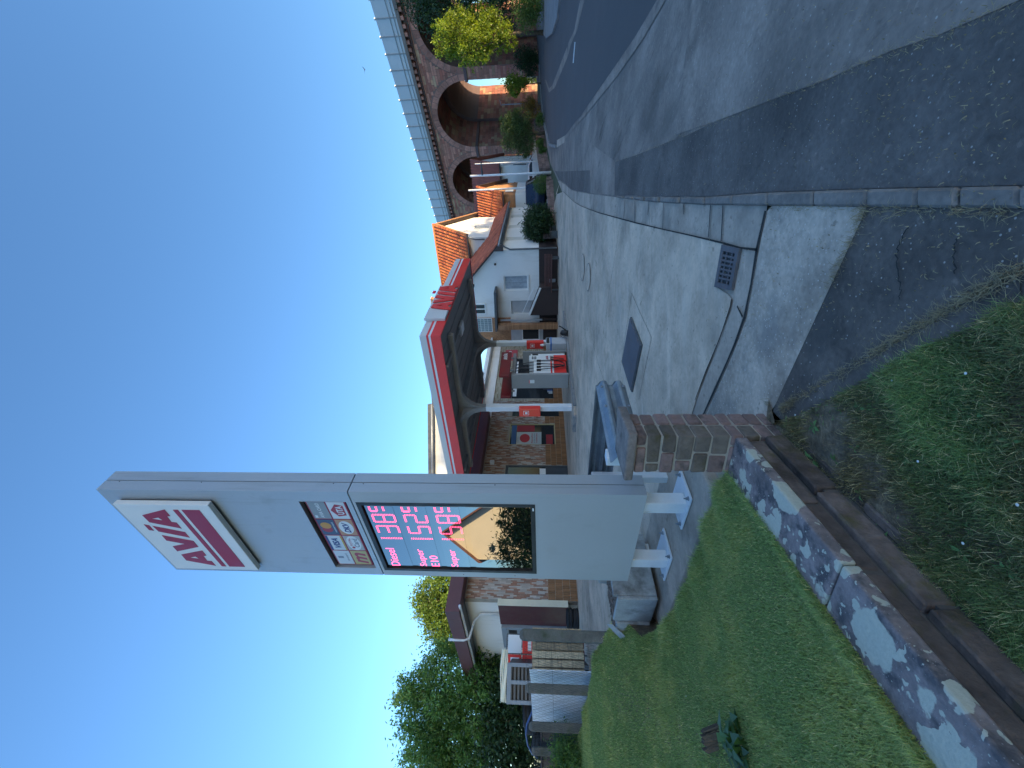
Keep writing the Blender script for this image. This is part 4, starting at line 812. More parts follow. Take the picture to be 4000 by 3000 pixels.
# ================================================================= PETROL STATION
C0 = np.array([1.49, 12.35, 0]); GF = Fr(C0, E1, E2); ZG = .45
def onplane(x, y, o, ex, n):
    d = ray(x, y); o = np.array(o, float); n = np.array(n, float); t = ((o - EYE) @ n) / (d @ n); p = EYE + d * t; return (p - o) @ np.array(ex), p[2]
AO = np.array([-7.6, 14.4, 0]); FF = Fr(AO, E1, -E2)
fp = lambda x, y, off=0.0: onplane(x, y, AO - E2 * off, E1, -E2)
st = thing('station_building', FF(8, -2, ZG), 'petrol station shop with mixed clinker strip facade and brown tiled base', 'building')
LEN, BACK, ZTOP = 17.6, 7.0, 4.75
dA0, dZ1 = fp(1976, 1816); dA1 = dA0 - 1.05          # side door (right edge a = dA0)
wA0, wz0 = fp(2171, 1737); wA1, wz1 = fp(1993, 1655)  # poster window
sA0, _ = fp(2100, 1627); sA1, sz1 = fp(2004, 1588); sz0 = ZG + .25
gA0, gz0 = fp(2166, 1556); gA1, gz1 = fp(2008, 1400)
PLZ = fp(2131, 1800)[1]
wA1 = max(wA1, wA0 + .9)
b = MB()
def wall_holes(b, F, a0, a1, z0, z1, holes, d0, d1):
    """wall split into vertical strips round the holes (a0,a1,z0,z1)"""
    ed = sorted({a0, a1, *[h[0] for h in holes], *[h[1] for h in holes]})
    for p, q in zip(ed[:-1], ed[1:]):
        hs = sorted([h for h in holes if h[0] <= p + 1e-6 and h[1] >= q - 1e-6], key=lambda h: h[2]); z = z0
        for h in hs:
            if h[2] > z + 1e-4: b.box(F, p, q, d0, d1, z, h[2])
            z = h[3]
        if z < z1 - 1e-4: b.box(F, p, q, d0, d1, z, z1)
holes = [(dA1, dA0, ZG - .1, dZ1), (wA0, wA1, wz0, wz1), (sA0, sA1, sz0, sz1), (gA0, gA1, gz0, gz1)]
wall_holes(b, FF, 0, LEN, ZG - .3, ZTOP, holes, -.25, 0); b.build('front_wall', M['mortar'], st)
b = MB(); b.box(FF, 0, .25, -BACK, -.25, ZG - .3, ZTOP); b.box(FF, LEN - .25, LEN, -BACK, -.25, ZG - .3, ZTOP); b.box(FF, .25, LEN - .25, -BACK, -BACK + .2, ZG - .3, ZTOP); b.build('side_wall', M['plaster'], st)
b = MB(); b.box(FF, .2, LEN - .2, -BACK + .1, -.2, ZTOP - .1, ZTOP); b.box(FF, .3, LEN - .3, -BACK + .3, -.3, ZG - .1, ZG + .02); b.build('ceiling', M['plaster_grey'], st)
inh = lambda a, z: any(h[0] - .01 < a < h[1] + .01 and h[2] - .01 < z < h[3] + .01 for h in holes)
# clinker strips: real slips set 8 mm proud, mixed colours
pal1 = [(.46, .42, .38), (.40, .35, .30), (.34, .19, .13), (.40, .24, .17), (.30, .15, .10), (.44, .38, .33), (.25, .15, .11)]
pal2 = [(.46, .41, .31), (.43, .38, .28), (.48, .43, .33), (.40, .35, .25), (.30, .24, .16)]
b = MB(); hh, ll = .0535, .235; col_ = 0; a = 0.0
while a < LEN - .01:          # strips stand upright, each column shifted
    z = PLZ - random.choice((0, .06, .12, .18))
    vert = a < 11.2
    while z < 4.42 and vert:
        z0, z1 = max(z, PLZ) + .004, min(z + ll, 4.42) - .004
        if z1 > z0 + .02 and not (inh(a + .027, z0) or inh(a + .027, z1) or inh(a + .027, (z0 + z1) / 2)):
            c = np.array(random.choice(pal1)) * random.uniform(.85, 1.12); b.box(FF, a + .004, a + hh - .004, -.002, .008 + random.uniform(0, .005), z0, z1, tuple(c))
        z += ll
    a += hh
z = PLZ; row = 0
while z < 4.42:
    a = 11.2 - (row % 3) * .08
    while a < LEN - .01:
        a0, a1 = max(a, 11.25) + .004, min(a + .24, LEN) - .004
        if a1 > a0 + .02 and not (inh(a0, z + .025) or inh(a1, z + .025)):
            c = np.array(random.choice(pal2)) * random.uniform(.85, 1.12); b.box(FF, a0, a1, -.002, .008 + random.uniform(0, .005), z + .004, z + hh - .004, tuple(c))
        a += .24
    z += hh; row += 1
b.build('clinker_strips', M['brick_strip'], st, fix=False, kind='stuff')
b = MB(); z = ZG; row = 0
while z < PLZ - .02:
    h = (PLZ - ZG) / 4; a = -(row % 2) * .03
    while a < LEN - .01:
        a0, a1 = max(a, 0) + .004, min(a + .062, LEN) - .004
        if a1 > a0 + .01 and not inh((a0 + a1) / 2, z + h / 2): c = np.array((.24, .115, .05)) * random.uniform(.75, 1.25); b.box(FF, a0, a1, -.002, .012, z + .006, z + h - .006, tuple(c))
        a += .064
    z += h; row += 1
b.build('base_tiles', M['tile_brown'], st, fix=False, kind='stuff')
# roof edge
b = MB(); b.box(FF, -.75, 9.75, .02, .62, 4.46, 4.94); o = b.build('fascia', M['fascia_maroon'], st, bev=.01)
b = MB(); b.box(FF, -.75, -.69, -BACK - .5, .018, 4.46, 4.938); b.build('side_fascia', M['fascia_maroon'], st, bev=.01)
b = MB(); b.box(FF, -.685, 9.7, -BACK - .4, .015, 4.755, 4.90); b.build('flat_roof', M['steel_dark'], st)
b = MB(); b.box(FF, -.68, -.01, -BACK - .3, .01, 4.47, 4.5); b.build('side_soffit', M['steel_dark'], st)
b = MB(); b.box(FF, 9.76, LEN + .1, -BACK, .10, 4.42, 5.35); b.build('upper_band', M['plaster'], st, bev=.01)
b = MB(); b.box(FF, 9.76, LEN + .2, .10, .55, 5.0, 5.12); b.build('band_canopy', M['plaster'], st)
# side door, windows
dr = MB().box(FF, dA1, dA0, -.10, -.05, ZG - .02, dZ1).build('side_door', M['anthracite'], st)
for q in ((dA1, dA1 + .09, ZG, dZ1), (dA0 - .09, dA0, ZG, dZ1), (dA1 + .09, dA0 - .09, dZ1 - .1, dZ1), (dA1 + .09, dA0 - .09, ZG + .95, ZG + 1.05)): MB().box(FF, q[0], q[1], -.05, -.02, q[2], q[3]).build('door_frame', M['anthracite'], dr, bev=.004)
MB().box(FF, dA1 + .1, dA0 - .1, -.048, -.045, ZG + 1.06, dZ1 - .11).build('pane', M['glass'], dr)
MB().box(FF, dA0 - .55, dA0 - .2, -.044, -.02, ZG + 1.05, ZG + 1.33).build('notice', M['white'], dr)
def window(F, a0, a1, z0, z1, m, parent, depth=.1, t=.06, mull=1, glass='glass', curtain=False):
    w = MB().box(F, a0 + t, a1 - t, -depth - .012, -depth, z0 + t, z1 - t).build('window', M[glass], parent, fix=False)
    f = MB(); f.box(F, a0, a0 + t, -depth - .03, -depth + .04, z0, z1); f.box(F, a1 - t, a1, -depth - .03, -depth + .04, z0, z1); f.box(F, a0 + t, a1 - t, -depth - .03, -depth + .04, z0, z0 + t); f.box(F, a0 + t, a1 - t, -depth - .03, -depth + .04, z1 - t, z1); f.build('frame', m, w, bev=.004)
    for i in range(1, mull): c = a0 + (a1 - a0) * i / mull; MB().box(F, c - t / 2, c + t / 2, -depth - .03, -depth + .035, z0 + t, z1 - t).build('mullion', m, w)
    if curtain:
        b = MB(); n = 26
        for i in range(n): x0, x1 = a0 + t + (a1 - a0 - 2 * t) * i / n, a0 + t + (a1 - a0 - 2 * t) * (i + 1) / n; b.quad(F(x0, -depth + .002, z0 + t), F(x1, -depth + .01, z0 + t), F(x1, -depth + .01, z1 - t), F(x0, -depth + .002, z1 - t))
        b.build('net_curtain', M['curtain'], w)
    return w
w = window(FF, wA0, wA1, wz0, wz1, flat('ivory_frame', (.42, .36, .2)), st, .06, .05)
RW = lambda x0, x1, y0, y1, m, nm, d=-.052: MB().quad(*[FF(wA0 + (wA1 - wA0) * x, d, wz0 + (wz1 - wz0) * y) for x, y in ((x0, y0), (x1, y0), (x1, y1), (x0, y1))]).build(nm, m, w, fix=False)
RW(.05, .95, .85, .95, flat('poster_blue', (.03, .1, .26)), 'blue_banner'); RW(.04, .62, .30, .84, flat('poster_white', (.45, .48, .47)), 'white_poster'); RW(.64, .95, .45, .84, flat('poster_red', (.3, .02, .03)), 'red_poster', -.053); RW(.06, .5, .06, .2, flat('poster_red', (.3, .02, .03)), 'red_display', -.053)
b = MB(); b.add([FF(wA0 + (wA1 - wA0) * (.33 + .2 * math.cos(q * .2618)), -.05, wz0 + (wz1 - wz0) * (.66 + .11 * math.sin(q * .2618))) for q in range(24)], [tuple(range(24))]); b.build('round_red_mark', flat('poster_red2', (.42, .02, .03)), w, fix=False)
PT = lambda x0, x1, y0, y1: (lambda x, y: FF(wA0 + (wA1 - wA0) * (x0 + (x1 - x0) * x), -.0505, wz0 + (wz1 - wz0) * (y0 + (y1 - y0) * y)))
text_on(PT(.10, .56, .48, .52), 'Maskenpflicht', dred, w); text_on(PT(.10, .56, .43, .47), 'auf dem gesamten', dgrey, w); text_on(PT(.10, .56, .38, .42), 'Tankstellengelände', dred, w); text_on(PT(.12, .4, .79, .83), 'ACHTUNG', dgrey, w)
window(FF, sA0, sA1, sz0, sz1, M['black'], st, .06, .05)
w = window(FF, gA0, gA1, gz0, gz1, M['steel_dark'], st, .08, .06, 4)
MB().box(FF, gA0 + .3, gA1 - .3, -.075, -.07, gz1 - .32, gz1 - .1).build('white_sign_strip', M['white'], w)
for i in range(14): a_ = gA0 + .2 + random.random() * (gA1 - gA0 - .6); MB().box(FF, a_, a_ + random.uniform(.06, .2), -.078, -.074, gz0 + .1, gz0 + random.uniform(.3, .7)).build('goods', random.choice([flat('goods_blue', (.03, .1, .3)), flat('goods_dark', (.05, .05, .07)), flat('goods_pale', (.35, .38, .4))]), w)
sa0, szz0 = fp(1975, 1410); sa1, szz1 = fp(1925, 1380)
sg = thing('solo_sign', FF(sa0, .05, szz0), 'flat red and white panel reading solo on the cream brick wall', 'sign'); sp = MB().box(FF, sa0, sa0 + 1.3, .016, .05, 3.25, 4.05).build('panel', flat('solo_red', (.5, .08, .10)), sg)
text_on(lambda x, y: FF(sa0 + .15 + x * 1.0, .052, 3.62 + y * .33), 'solo', dwhite, sg, bold=.04)
# wall lamp and side wall kit
b = MB(); b.box(FF, 6.3, 6.5, .03, .2, 3.95, 4.15); tag(b.build('wall_lamp', M['white_old'], bev=.02), 'small white box lamp under the dark roof edge of the shop', 'lamp')
SF = Fr(AO, E2, -E1)     # side wall: a to the far left, b towards the camera
cz0 = .82; ct = thing('maroon_cabinet', SF(.4, .2, cz0), 'tall maroon cabinet with cream side on the garage wall corner', 'cabinet')
MB().box(SF, -.02, 1.45, .02, .20, cz0, 3.25).build('maroon_body', M['maroon'], ct, bev=.006); MB().box(SF, -.045, -.022, .0, .23, cz0 - .01, 3.27).build('cream_side', M['ivory'], ct, bev=.004)
gt2 = thing('grey_steel_cabinet', SF(1.6, .2, cz0), 'grey steel wall cabinet with slotted recesses left of the maroon one', 'cabinet')
MB().box(SF, 1.49, 3.2, .02, .30, cz0 + .02, 3.22).build('body', M['grey_door'], gt2, bev=.006)
for a_, z0_, z1_, a1_ in ((1.65, 2.65, 2.95, 2.4), (1.7, 1.15, 1.4, 2.1), (2.85, 2.5, 2.8, 3.1)): MB().box(SF, a_, a1_, .30, .304, z0_, z1_).build('slot', M['black'], gt2)
MB().box(SF, 1.6, 2.45, .301, .33, 2.98, 3.05).build('rim', M['grey_door'], gt2); MB().box(SF, 2.45, 2.8, .301, .36, 1.9, 3.1).build('rib', M['grey_door'], gt2)
dpn = thing('downpipe', SF(1.3, .1, 3.2), 'white downpipe bending below the maroon roof of the garage', 'pipe')
MB().tube([SF(.95, .08, 3.25), SF(.95, .08, 3.95), SF(1.15, .25, 4.2), SF(1.45, .72, 4.35), SF(1.45, .78, 4.55), SF(1.45, .78, 5.1)], .045, 8).build('pipe', M['white_old'], dpn, smooth=True)
MB().tube([SF(-.75, .62, 4.44), SF(6.2, .62, 4.44)], .05, 8).build('gutter', M['white_old'], dpn, smooth=True)
# tyres under the cabinet
def tyre_mesh(r=.33, w=.21):
    b = MB(); b.lathe((0, 0, 0), [(r * .62, 0), (r * .9, -.0), (r, w * .2), (r, w * .42), (r * .97, w * .46), (r * .97, w * .54), (r, w * .58), (r, w * .8), (r * .9, w), (r * .62, w), (r * .58, w * .8), (r * .58, w * .2), (r * .62, 0)], 28); return b
tyre0 = tyre_mesh().build('tyre', M['rubber'], smooth=True); tp = SF(.36, .42, ZG); tyre0.location = tp; tag(tyre0, 'tyre lying at the bottom of the pair below the maroon cabinet', 'tyre', 'used tyres lying in the yard')
t2 = tyre0.copy(); COL.objects.link(t2); t2.location = tp + [.03, -.02, .215]; t2['label'] = 'tyre on top of the pair below the maroon cabinet'

# ---- canopy
cn = thing('station_canopy', GF(3.5, 3.66, ZG), 'flat forecourt canopy with red striped fascia on two flared white posts', 'canopy')
CA, CB, ZU, ZF = 6.94, 7.3, 4.75, 5.41
MB().box(GF, .06, CA - .06, .06, CB - .06, ZU + .03, ZU + .12).build('soffit', M['soffit'], cn)
for i in range(1, 12): MB().box(GF, .07, CA - .07, CB * i / 12 - .014, CB * i / 12 + .014, ZU + .012, ZU + .029).build('soffit_seam', M['soffit'], cn)
MB().box(GF, .1, CA - .1, .1, CB - .1, ZU + .13, ZF - .1).build('roof_deck', M['steel_dark'], cn)
HF = ZF - ZU; bands = [('grey_band', .68, 1.0, 'fascia_grey', .0), ('thin_red_band', .575, .68, 'red', .006), ('white_band', .47, .575, 'fascia_white', .003), ('red_band', 0, .47, 'red', .006)]
lA0, _z = onplane(1700, 1226, C0, E1, -E2); lA1, _z = onplane(1760, 1126, C0, E1, -E2)
for nm, f0, f1, mt, pr in bands:
    z0, z1 = ZU + HF * f0 + .001, ZU + HF * f1 - .001
    for (a0, a1, b0, b1) in ((-pr, .05, -pr + .0, CB), (.051, CA, -pr, .05), (CA - .05, CA + pr, .051, CB), (.051, CA - .051, CB - .05, CB + pr)):
        MB().box(GF, a0, a1, b0, b1, z0, z1).build(nm, M[mt], cn)
lw = lA1 - lA0; pb = MB().box(GF, lA0 - .55, lA1 + .05, -.10, -.012, ZU + .03, ZF + .06).build('letter_panel', M['fascia_grey'], cn, bev=.004)
avia(lambda x, y: GF(lA0 + x / 3.386 * lw, -.15, ZU - .03 + y * (HF + .03)), E2 * .03, M['red'], pb, 'canopy_letter')
def post(a, b_, nm):
    s = .105
    p = MB().box(GF, a - s, a + s, b_ - s, b_ + s, ZG + .1, ZU - 1.0).build('post', M['post_white'], cn, bev=.008)
    MB().box(GF, a - s * .999, a + s * .999, b_ - s * .999, b_ + s * .999, ZU - .998, ZU - .05).build('post_head', M['beam'], p)
    MB().box(GF, a - s * 1.05, a + s * 1.05, b_ - s * 1.05, b_ + s * 1.05, ZU - 1.5, ZU - 1.1).build('bolted_collar', M['post_white'], p)
    r = .75; arc = [(r - r * math.sin(q), -r + r * math.cos(q)) for q in np.linspace(0, math.pi / 2, 9)]
    for (dx, dy) in ((1, 0), (-1, 0), (0, 1), (0, -1)):
        poly = [(s, -.0), (s + r, 0)] + [(s + r - r * math.sin(q), -r + r * math.cos(q)) for q in np.linspace(0, math.pi / 2, 9)]
        P = [GF(a + dx * t[0] + (0 if dx else -s * .95), b_ + dy * t[0] + (0 if dy else -s * .95), ZU - .16 + t[1]) for t in poly]
        MB().prism(P, (E2 if dx else E1) * s * 1.9).build('flared_bracket', M['beam'], p)
    return p
for a in (1.0, 5.75):
    post(a, 3.66, ''); MB().box(GF, a - .1, a + .1, .5, CB - .5, ZU - .16, ZU + .028).build('cross_beam', M['beam'], cn)
MB().box(GF, 1.1, 5.65, 3.56, 3.76, ZU - .155, ZU + .027).build('ridge_beam', M['beam'], cn)
for b_ in (1.2, 6.1): MB().box(GF, .1, CA - .1, b_ - .05, b_ + .05, ZU - .06, ZU + .026).build('purlin', M['beam'], cn)
lp = PZ(1797, 1282, ZU); ln = thing('canopy_lamp', lp, 'flat square lamp on the dark underside of the canopy', 'lamp'); LF = Fr(lp, E1, E2)
MB().box(LF, -.3, .3, -.22, .22, -.1, .01).build('housing', M['plaster_grey'], ln, bev=.03); MB().box(LF, -.25, .25, -.18, .18, -.112, -.101).build('diffuser', M['fascia_white'], ln)
# island
isl = thing('pump_island', GF(4, 3.6, ZG), 'long kerbed concrete pump island under the canopy', 'kerb island')
b = MB(); P = [GF(.35, 3.1, ZG - .1), GF(7.7, 3.1, ZG - .1), GF(7.9, 3.3, ZG - .1), GF(7.9, 4.0, ZG - .1), GF(7.7, 4.2, ZG - .1), GF(.35, 4.2, ZG - .1), GF(.15, 4.0, ZG - .1), GF(.15, 3.3, ZG - .1)]
b.prism(P, UZ * .215); b.build('island_slab', M['gutter'], isl, bev=.02)
for i in range(8): MB().box(GF, .36 + i * .92, .36 + i * .92 + .905, 2.99, 3.095, ZG - .1, ZG + .125).build('island_kerb_stone', M['kerb_light'], isl, bev=.015)
for i in range(2): MB().box(GF, .03, .145, 3.3 + i * .36, 3.3 + i * .36 + .35, ZG - .1, ZG + .125).build('island_kerb_stone', M['kerb_light'], isl, bev=.015)
ZI = ZG + .115
# fuel pump
fpu = thing('fuel_pump', GF(3.4, 3.65, ZI), 'tall grey fuel dispenser with white and red hose panels on the island', 'fuel pump')
a0, a1, b0, b1, zt = 2.63, 4.45, 3.30, 3.98, 2.88
MB().box(GF, a0, a0 + .12, b0, b1, ZI + .02, zt).build('end_panel', M['pump_grey'], fpu, bev=.008)
MB().box(GF, a0 - .006, a0 - .001, b0 + .26, b0 + .42, 1.95, 2.15).build('notice', M['white'], fpu); MB().box(GF, a0 - .008, a0 - .0065, b0 + .26, b0 + .42, 2.14, 2.17).build('notice_head', M['red'], fpu)
MB().box(GF, a1 - .05, a1, b0, b1, ZI + .02, zt - .4).build('end_panel', M['pump_grey'], fpu, bev=.008)
MB().box(GF, a0 + .12, a1, b0 + .1, b1 - .1, zt - .14, zt).build('top_beam', M['beam'], fpu, bev=.01)
MB().box(GF, a0 + .12, a1 - .05, b0 + .06, b1 - .06, ZI, ZI + .08).build('base', M['black'], fpu)
hz = 1.98
for i in range(4):
    x0 = a0 + .13 + i * .225
    MB().box(GF, x0, x0 + .215, b0 + .03, b1 - .03, ZI + .72, hz).build('white_panel', M['white'], fpu, bev=.012); MB().box(GF, x0, x0 + .215, b0 + .03, b1 - .03, ZI + .09, ZI + .58).build('red_panel', M['red'], fpu, bev=.012)
MB().box(GF, a0 + .13, a0 + 1.03, b0 + .026, b0 + .20, ZI + .66, ZI + .72).build('red_line', M['red'], fpu); MB().box(GF, a0 + .13, a0 + 1.03, b0 + .026, b0 + .20, ZI + .59, ZI + .655).build('white_line', M['white'], fpu)
cx = a0 + 1.06
MB().box(GF, cx, cx + .40, b0 + .0, b1 - .0, ZI + .72, 2.18).build('display_column', M['white'], fpu, bev=.012); MB().box(GF, cx, cx + .40, b0, b1, ZI + .05, ZI + .58).build('red_column_base', M['red'], fpu, bev=.01)
for i in range(3): MB().box(GF, cx + .08, cx + .3, b0 - .006, b0 - .001, 2.02 - i * .07, 2.06 - i * .07).build('price_window', M['black'], fpu)
avia(lambda x, y: GF(cx + .05 + x * .085, b0 - .002, ZI + .80 + y * .11), E2 * -.003, M['red_logo'], fpu, 'pump_letter')
MB().box(GF, cx + .42, cx + .60, b0 + .05, b1 - .05, ZI + .1, 2.12).build('pay_column', M['white'], fpu, bev=.01); MB().box(GF, cx + .44, cx + .58, b0 + .043, b0 + .048, 1.8, 2.05).build('screen', M['black'], fpu)
for i, (x0, c1, c2) in enumerate(((.2, .5, .95), (.42, 1.15, .6), (.65, .9, .4), (.88, .35, 1.1))):
    ax = a0 + .13 + x0; b_ = b0 - .03
    MB().tube([GF(ax, b0 + .2, zt - .14), GF(ax, b0 + .1, 2.3), GF(ax, b0 + .05, hz)], .016, 6).build('hose_riser', M['black'], fpu, smooth=True)
    pth = [GF(ax + (a0 + .13 + c2 - ax) * t - .15 * math.sin(t * math.pi), b_ - .06 * math.sin(t * 3.14), 1.78 - (1.78 - ZI - .16) * math.sin(t * math.pi * .86) ** .8) for t in np.linspace(0, 1, 16)]
    MB().tube(pth, .016, 6).build('hose', M['black'], fpu, smooth=True); MB().box(GF, ax - .04, ax + .04, b0 - .05, b0 + .03, 1.68, 1.86).build('nozzle', M['black'], fpu, bev=.015)
for b_, nm in ((3.08, 'front'), (4.12, 'back')):
    s_ = thing('pump_sign', GF(3.2, b_ + .06, 2.9), f'dark red AVIA lettered sign box on the {nm} side above the fuel pump', 'sign')
    MB().box(GF, 2.28, 4.05, b_, b_ + .12, 2.92, 3.34).build('sign_box', M['red_dark'], s_, bev=.02)
    for a_ in (2.7, 3.6): MB().box(GF, a_, a_ + .05, b_ + .03, b_ + .09, 2.78, 2.93).build('bracket', M['beam'], s_)
    if b_ < 3.5: avia(lambda x, y: GF(3.42 + x * .145, b_ - .002, 3.08 + y * .15), E2 * -.003, M['fascia_grey'], s_, 'sign_letter')
# pump behind, rubbish bin and boxes on the second post
bn = thing('service_bin', GF(5.0, 3.3, ZI), 'white and grey forecourt bin with blue stripe at the second canopy post', 'bin')
MB().box(GF, 4.75, 5.30, 3.12, 3.52, ZI, 1.45).build('body', M['plaster_grey'], bn, bev=.02); MB().box(GF, 4.74, 5.31, 3.11, 3.53, 1.2, 1.26).build('blue_stripe', M['blue'], bn); MB().box(GF, 4.8, 5.25, 3.114, 3.118, 1.3, 1.43).build('opening', M['black'], bn)
wc = thing('watering_can', GF(5.2, 3.03, ZG), 'black watering can standing beside the forecourt bin', 'watering can'); c = GF(5.25, 2.88, ZG)
b = MB(); b.lathe(c, [(.0, .02), (.12, .02), (.13, .05), (.12, .3), (.07, .34), (.065, .36)], 16); b.build('can', M['black'], wc, smooth=True); MB().tube([c + [.1, 0, .1], c + [.25, -.05, .3], c + [.3, -.06, .42]], [.03, .02, .03], 8).build('spout', M['black'], wc, smooth=True); MB().tube([c + [-.1, 0, .1], c + [-.2, .02, .25], c + [-.1, 0, .38], c + [.02, 0, .36]], .012, 6).build('handle', M['black'], wc, smooth=True)
def fire_box(a, b_, z0, nm, lab):
    t = thing('red_service_box', GF(a, b_, z0), lab, 'service box')
    P = [GF(a - .13, b_ - .16, z0), GF(a - .13, b_ + .16, z0), GF(a - .13, b_ + .16, z0 + .8), GF(a - .13, b_ - .16, z0 + .8)]
    MB().box(GF, a - .32, a - .11, b_ - .18, b_ + .18, z0, z0 + .78).build('box', M['red'], t, bev=.012)
    MB().box(GF, a - .325, a - .321, b_ - .1, b_ + .1, z0 + .42, z0 + .62).build('pictogram', M['white'], t); MB().box(GF, a - .328, a - .3255, b_ - .085, b_ + .085, z0 + .435, z0 + .605).build('pictogram_field', M['red'], t); MB().box(GF, a - .331, a - .3285, b_ - .05, b_ + .05, z0 + .47, z0 + .56).build('pictogram_mark', M['white'], t)
    return t
fire_box(1.0, 3.66, 1.72, '', 'red service box with white pictogram on the near canopy post'); fb = fire_box(5.75, 3.62, 1.55, '', 'red towel box with glove dispenser on the far canopy post')
b = MB(); b.lathe(GF(5.4, 3.58, 1.5), [(.0, 0), (.05, .03), (.07, .12), (.04, .2), (.0, .22)], 10); b.build('paper_towel', M['white'], fb, smooth=True)

# ---- white upper building behind the canopy
ub = thing('white_rear_building', (-4, 27.5, .45), 'tall white rendered building rising behind the canopy', 'building')
UF = Fr((0, 27, 0), (1, 0, 0), (0, -1, 0)); MB().box(UF, -9.5, -1.45, -6, 0, .3, 8.95).build('wall', M['plaster'], ub)
MB().box(UF, -9.8, -1.3, -6.2, .25, 8.952, 9.2).build('roof', M['steel_dark'], ub); MB().tube([UF(-9.8, .3, 8.9), UF(-1.3, .3, 8.9)], .09, 8).build('gutter', M['zinc'], ub, smooth=True)
MB().prism([UF(-1.44, 0, 8.0), UF(-.4, 0, 8.9), UF(-.4, 0, 9.05), UF(-1.44, 0, 8.95)], (0, 6, 0)).build('side_roof', M['brown_metal'], ub); MB().tube([UF(-1.45, .05, 7.6), UF(-.7, .05, 8.45)], .05, 6).build('brace', M['white_old'], ub)
# tiled lean-to roof above the shop
tr = thing('shop_tile_roof', FF(7, -1.5, 4.9), 'small pitched roof of weathered grey brown tiles above the shop front', 'roof')
b = MB(); b.prism([FF(4.5, .1, 4.905), FF(9.6, .1, 4.905), FF(9.6, -3.2, 6.5), FF(4.5, -3.2, 6.5)], UZ * .05); b.build('roof_slab', M['brown_metal'], tr)
b = MB(); n = 20; m_ = 9
for i in range(n):
    for j in range(m_):
        A = lambda a, t, h: FF(4.5 + 5.1 * a, .1 - 3.3 * t, 4.96 + 1.595 * t + h); x0, x1 = i / n + .002, (i + 1) / n - .002; t0, t1 = j / m_, (j + 1) / m_ + .01; c = np.array((.17, .12, .10)) * random.uniform(.6, 1.7)
        xm = (x0 * .35 + x1 * .65); b.add([A(x0, t0, .03), A(xm, t0, .05), A(x1, t0, .0), A(x0, t1, .0), A(xm, t1, .02), A(x1, t1, -.03)], [(0, 1, 4, 3), (1, 2, 5, 4)], tuple(c))
b.build('tiles', M['rooftile_grey'], tr, fix=False, kind='stuff')

# ---- yard on the left behind the fence
def gpos(x, y, Y): p = PY(x, y, Y); return p
yc = PY(2230, 2560, 11.5); YF = rotf((yc[0], yc[1], 0), .62)       # a to the right-back
zy = .62
gcg = thing('gas_bottle_cage', YF(0, 0, zy), 'steel gas bottle cage with red and white notice panels', 'cage')
cagew = .95
fz = 2.72
for a_ in (-.45, .0, .45):
    MB().box(YF, a_ - .02, a_ + .02, -.02, .02, zy - .15, fz).build('cage_post', M['steel_dark'], gcg)
for z_ in np.linspace(zy + .1, fz, 12): MB().box(YF, -.45, .45, -.012, .012, z_ - .012, z_ + .012).build('cage_bar', M['steel_dark'], gcg)
for a_ in np.linspace(-.4, .4, 9): MB().box(YF, a_ - .006, a_ + .006, -.01, .01, zy, fz).build('cage_bar', M['steel_dark'], gcg)
for (x0, x1, z0, z1, mt) in ((-.0, .44, 2.3, 2.68, 'white'), (-.44, -.03, 2.3, 2.68, 'red'), (-.0, .44, 1.9, 2.27, 'red'), (-.44, -.03, 1.9, 2.27, 'red')): MB().box(YF, x0, x1, -.05, -.03, z0, z1).build('notice_panel', M[mt], gcg)
MB().box(YF, -.36, -.1, -.056, -.052, 2.36, 2.6).build('notice', M['white'], gcg); MB().box(YF, .06, .4, -.056, -.052, 2.02, 2.12).build('notice_lettering', M['white'], gcg)
for i, a_ in enumerate((-.3, .02, .3)): MB().lathe(YF(a_, .35, zy - .1), [(.13, 0), (.14, .05), (.14, .9), (.09, 1.0), (.05, 1.1), (.05, 1.2)], 14).build('gas_bottle', M['red_dark'], gcg, smooth=True)
pc = PY(2262, 2562, 9.6); zp = .75
def pallet(F, lab):
    t = thing('pallet', F(0, 0, 0), lab, 'pallet', 'wooden pallets stood on end by the fence')
    for i in range(5): MB().box(F, -.4 + i * .166, -.4 + i * .166 + .135, 0, .022, 0, 1.2).build('deck_board', M['wood'], t)
    for i in range(3): MB().box(F, -.4 + i * .35, -.4 + i * .35 + .1, .125, .144, 0, 1.2).build('bottom_board', M['wood'], t)
    for i in range(3):
        for j in range(3): MB().box(F, -.4 + i * .35, -.4 + i * .35 + .1, .0225, .1245, j * .53, j * .53 + .14).build('block', M['wood'], t)
    return t
for i, nm in enumerate(('front pallet of three stood on end behind the fence', 'middle pallet of three stood on end behind the fence', 'rear pallet of three stood on end behind the fence')):
    q = Fr((pc[0] - .02 * i, pc[1] + .17 * i, zp), (math.cos(.62), math.sin(.62), 0), (-math.sin(.62), math.cos(.62), 0)); pallet(q, nm)
# slatted grey container
kc = PY(2180, 2672, 10.2); KF = rotf((kc[0], kc[1], 0), .5); kt = thing('slatted_container', KF(0, 0, .8), 'dark grey slatted metal container with folded tarpaulin on top', 'container')
for a_ in (-.40, .0, .36): MB().box(KF, a_ - .04, a_ + .04, -.03, .05, .55, 2.58).build('upright', M['grey_door'], kt)
for z_ in (.7, 1.65, 2.55): MB().box(KF, -.44, .40, -.035, -.028, z_ - .05, z_ + .05).build('rail', M['grey_door'], kt)
for i in range(19): MB().box(KF, -.40, .36, -.02, .01, .78 + i * .094, .78 + i * .094 + .05).build('slat', M['steel_dark'], kt)
MB().box(KF, -.44, .40, .06, 1.0, .55, 2.55).build('box_body', M['black'], kt)
b = MB()
for i in range(5): b.tube([KF(-.42 + .22 * k, .0 + .04 * i, 2.62 + .035 * i + .02 * math.sin(k * 1.3 + i)) for k in range(6)], .022, 6)
b.build('folded_tarpaulin', M['plaster_cream'], kt, smooth=True)
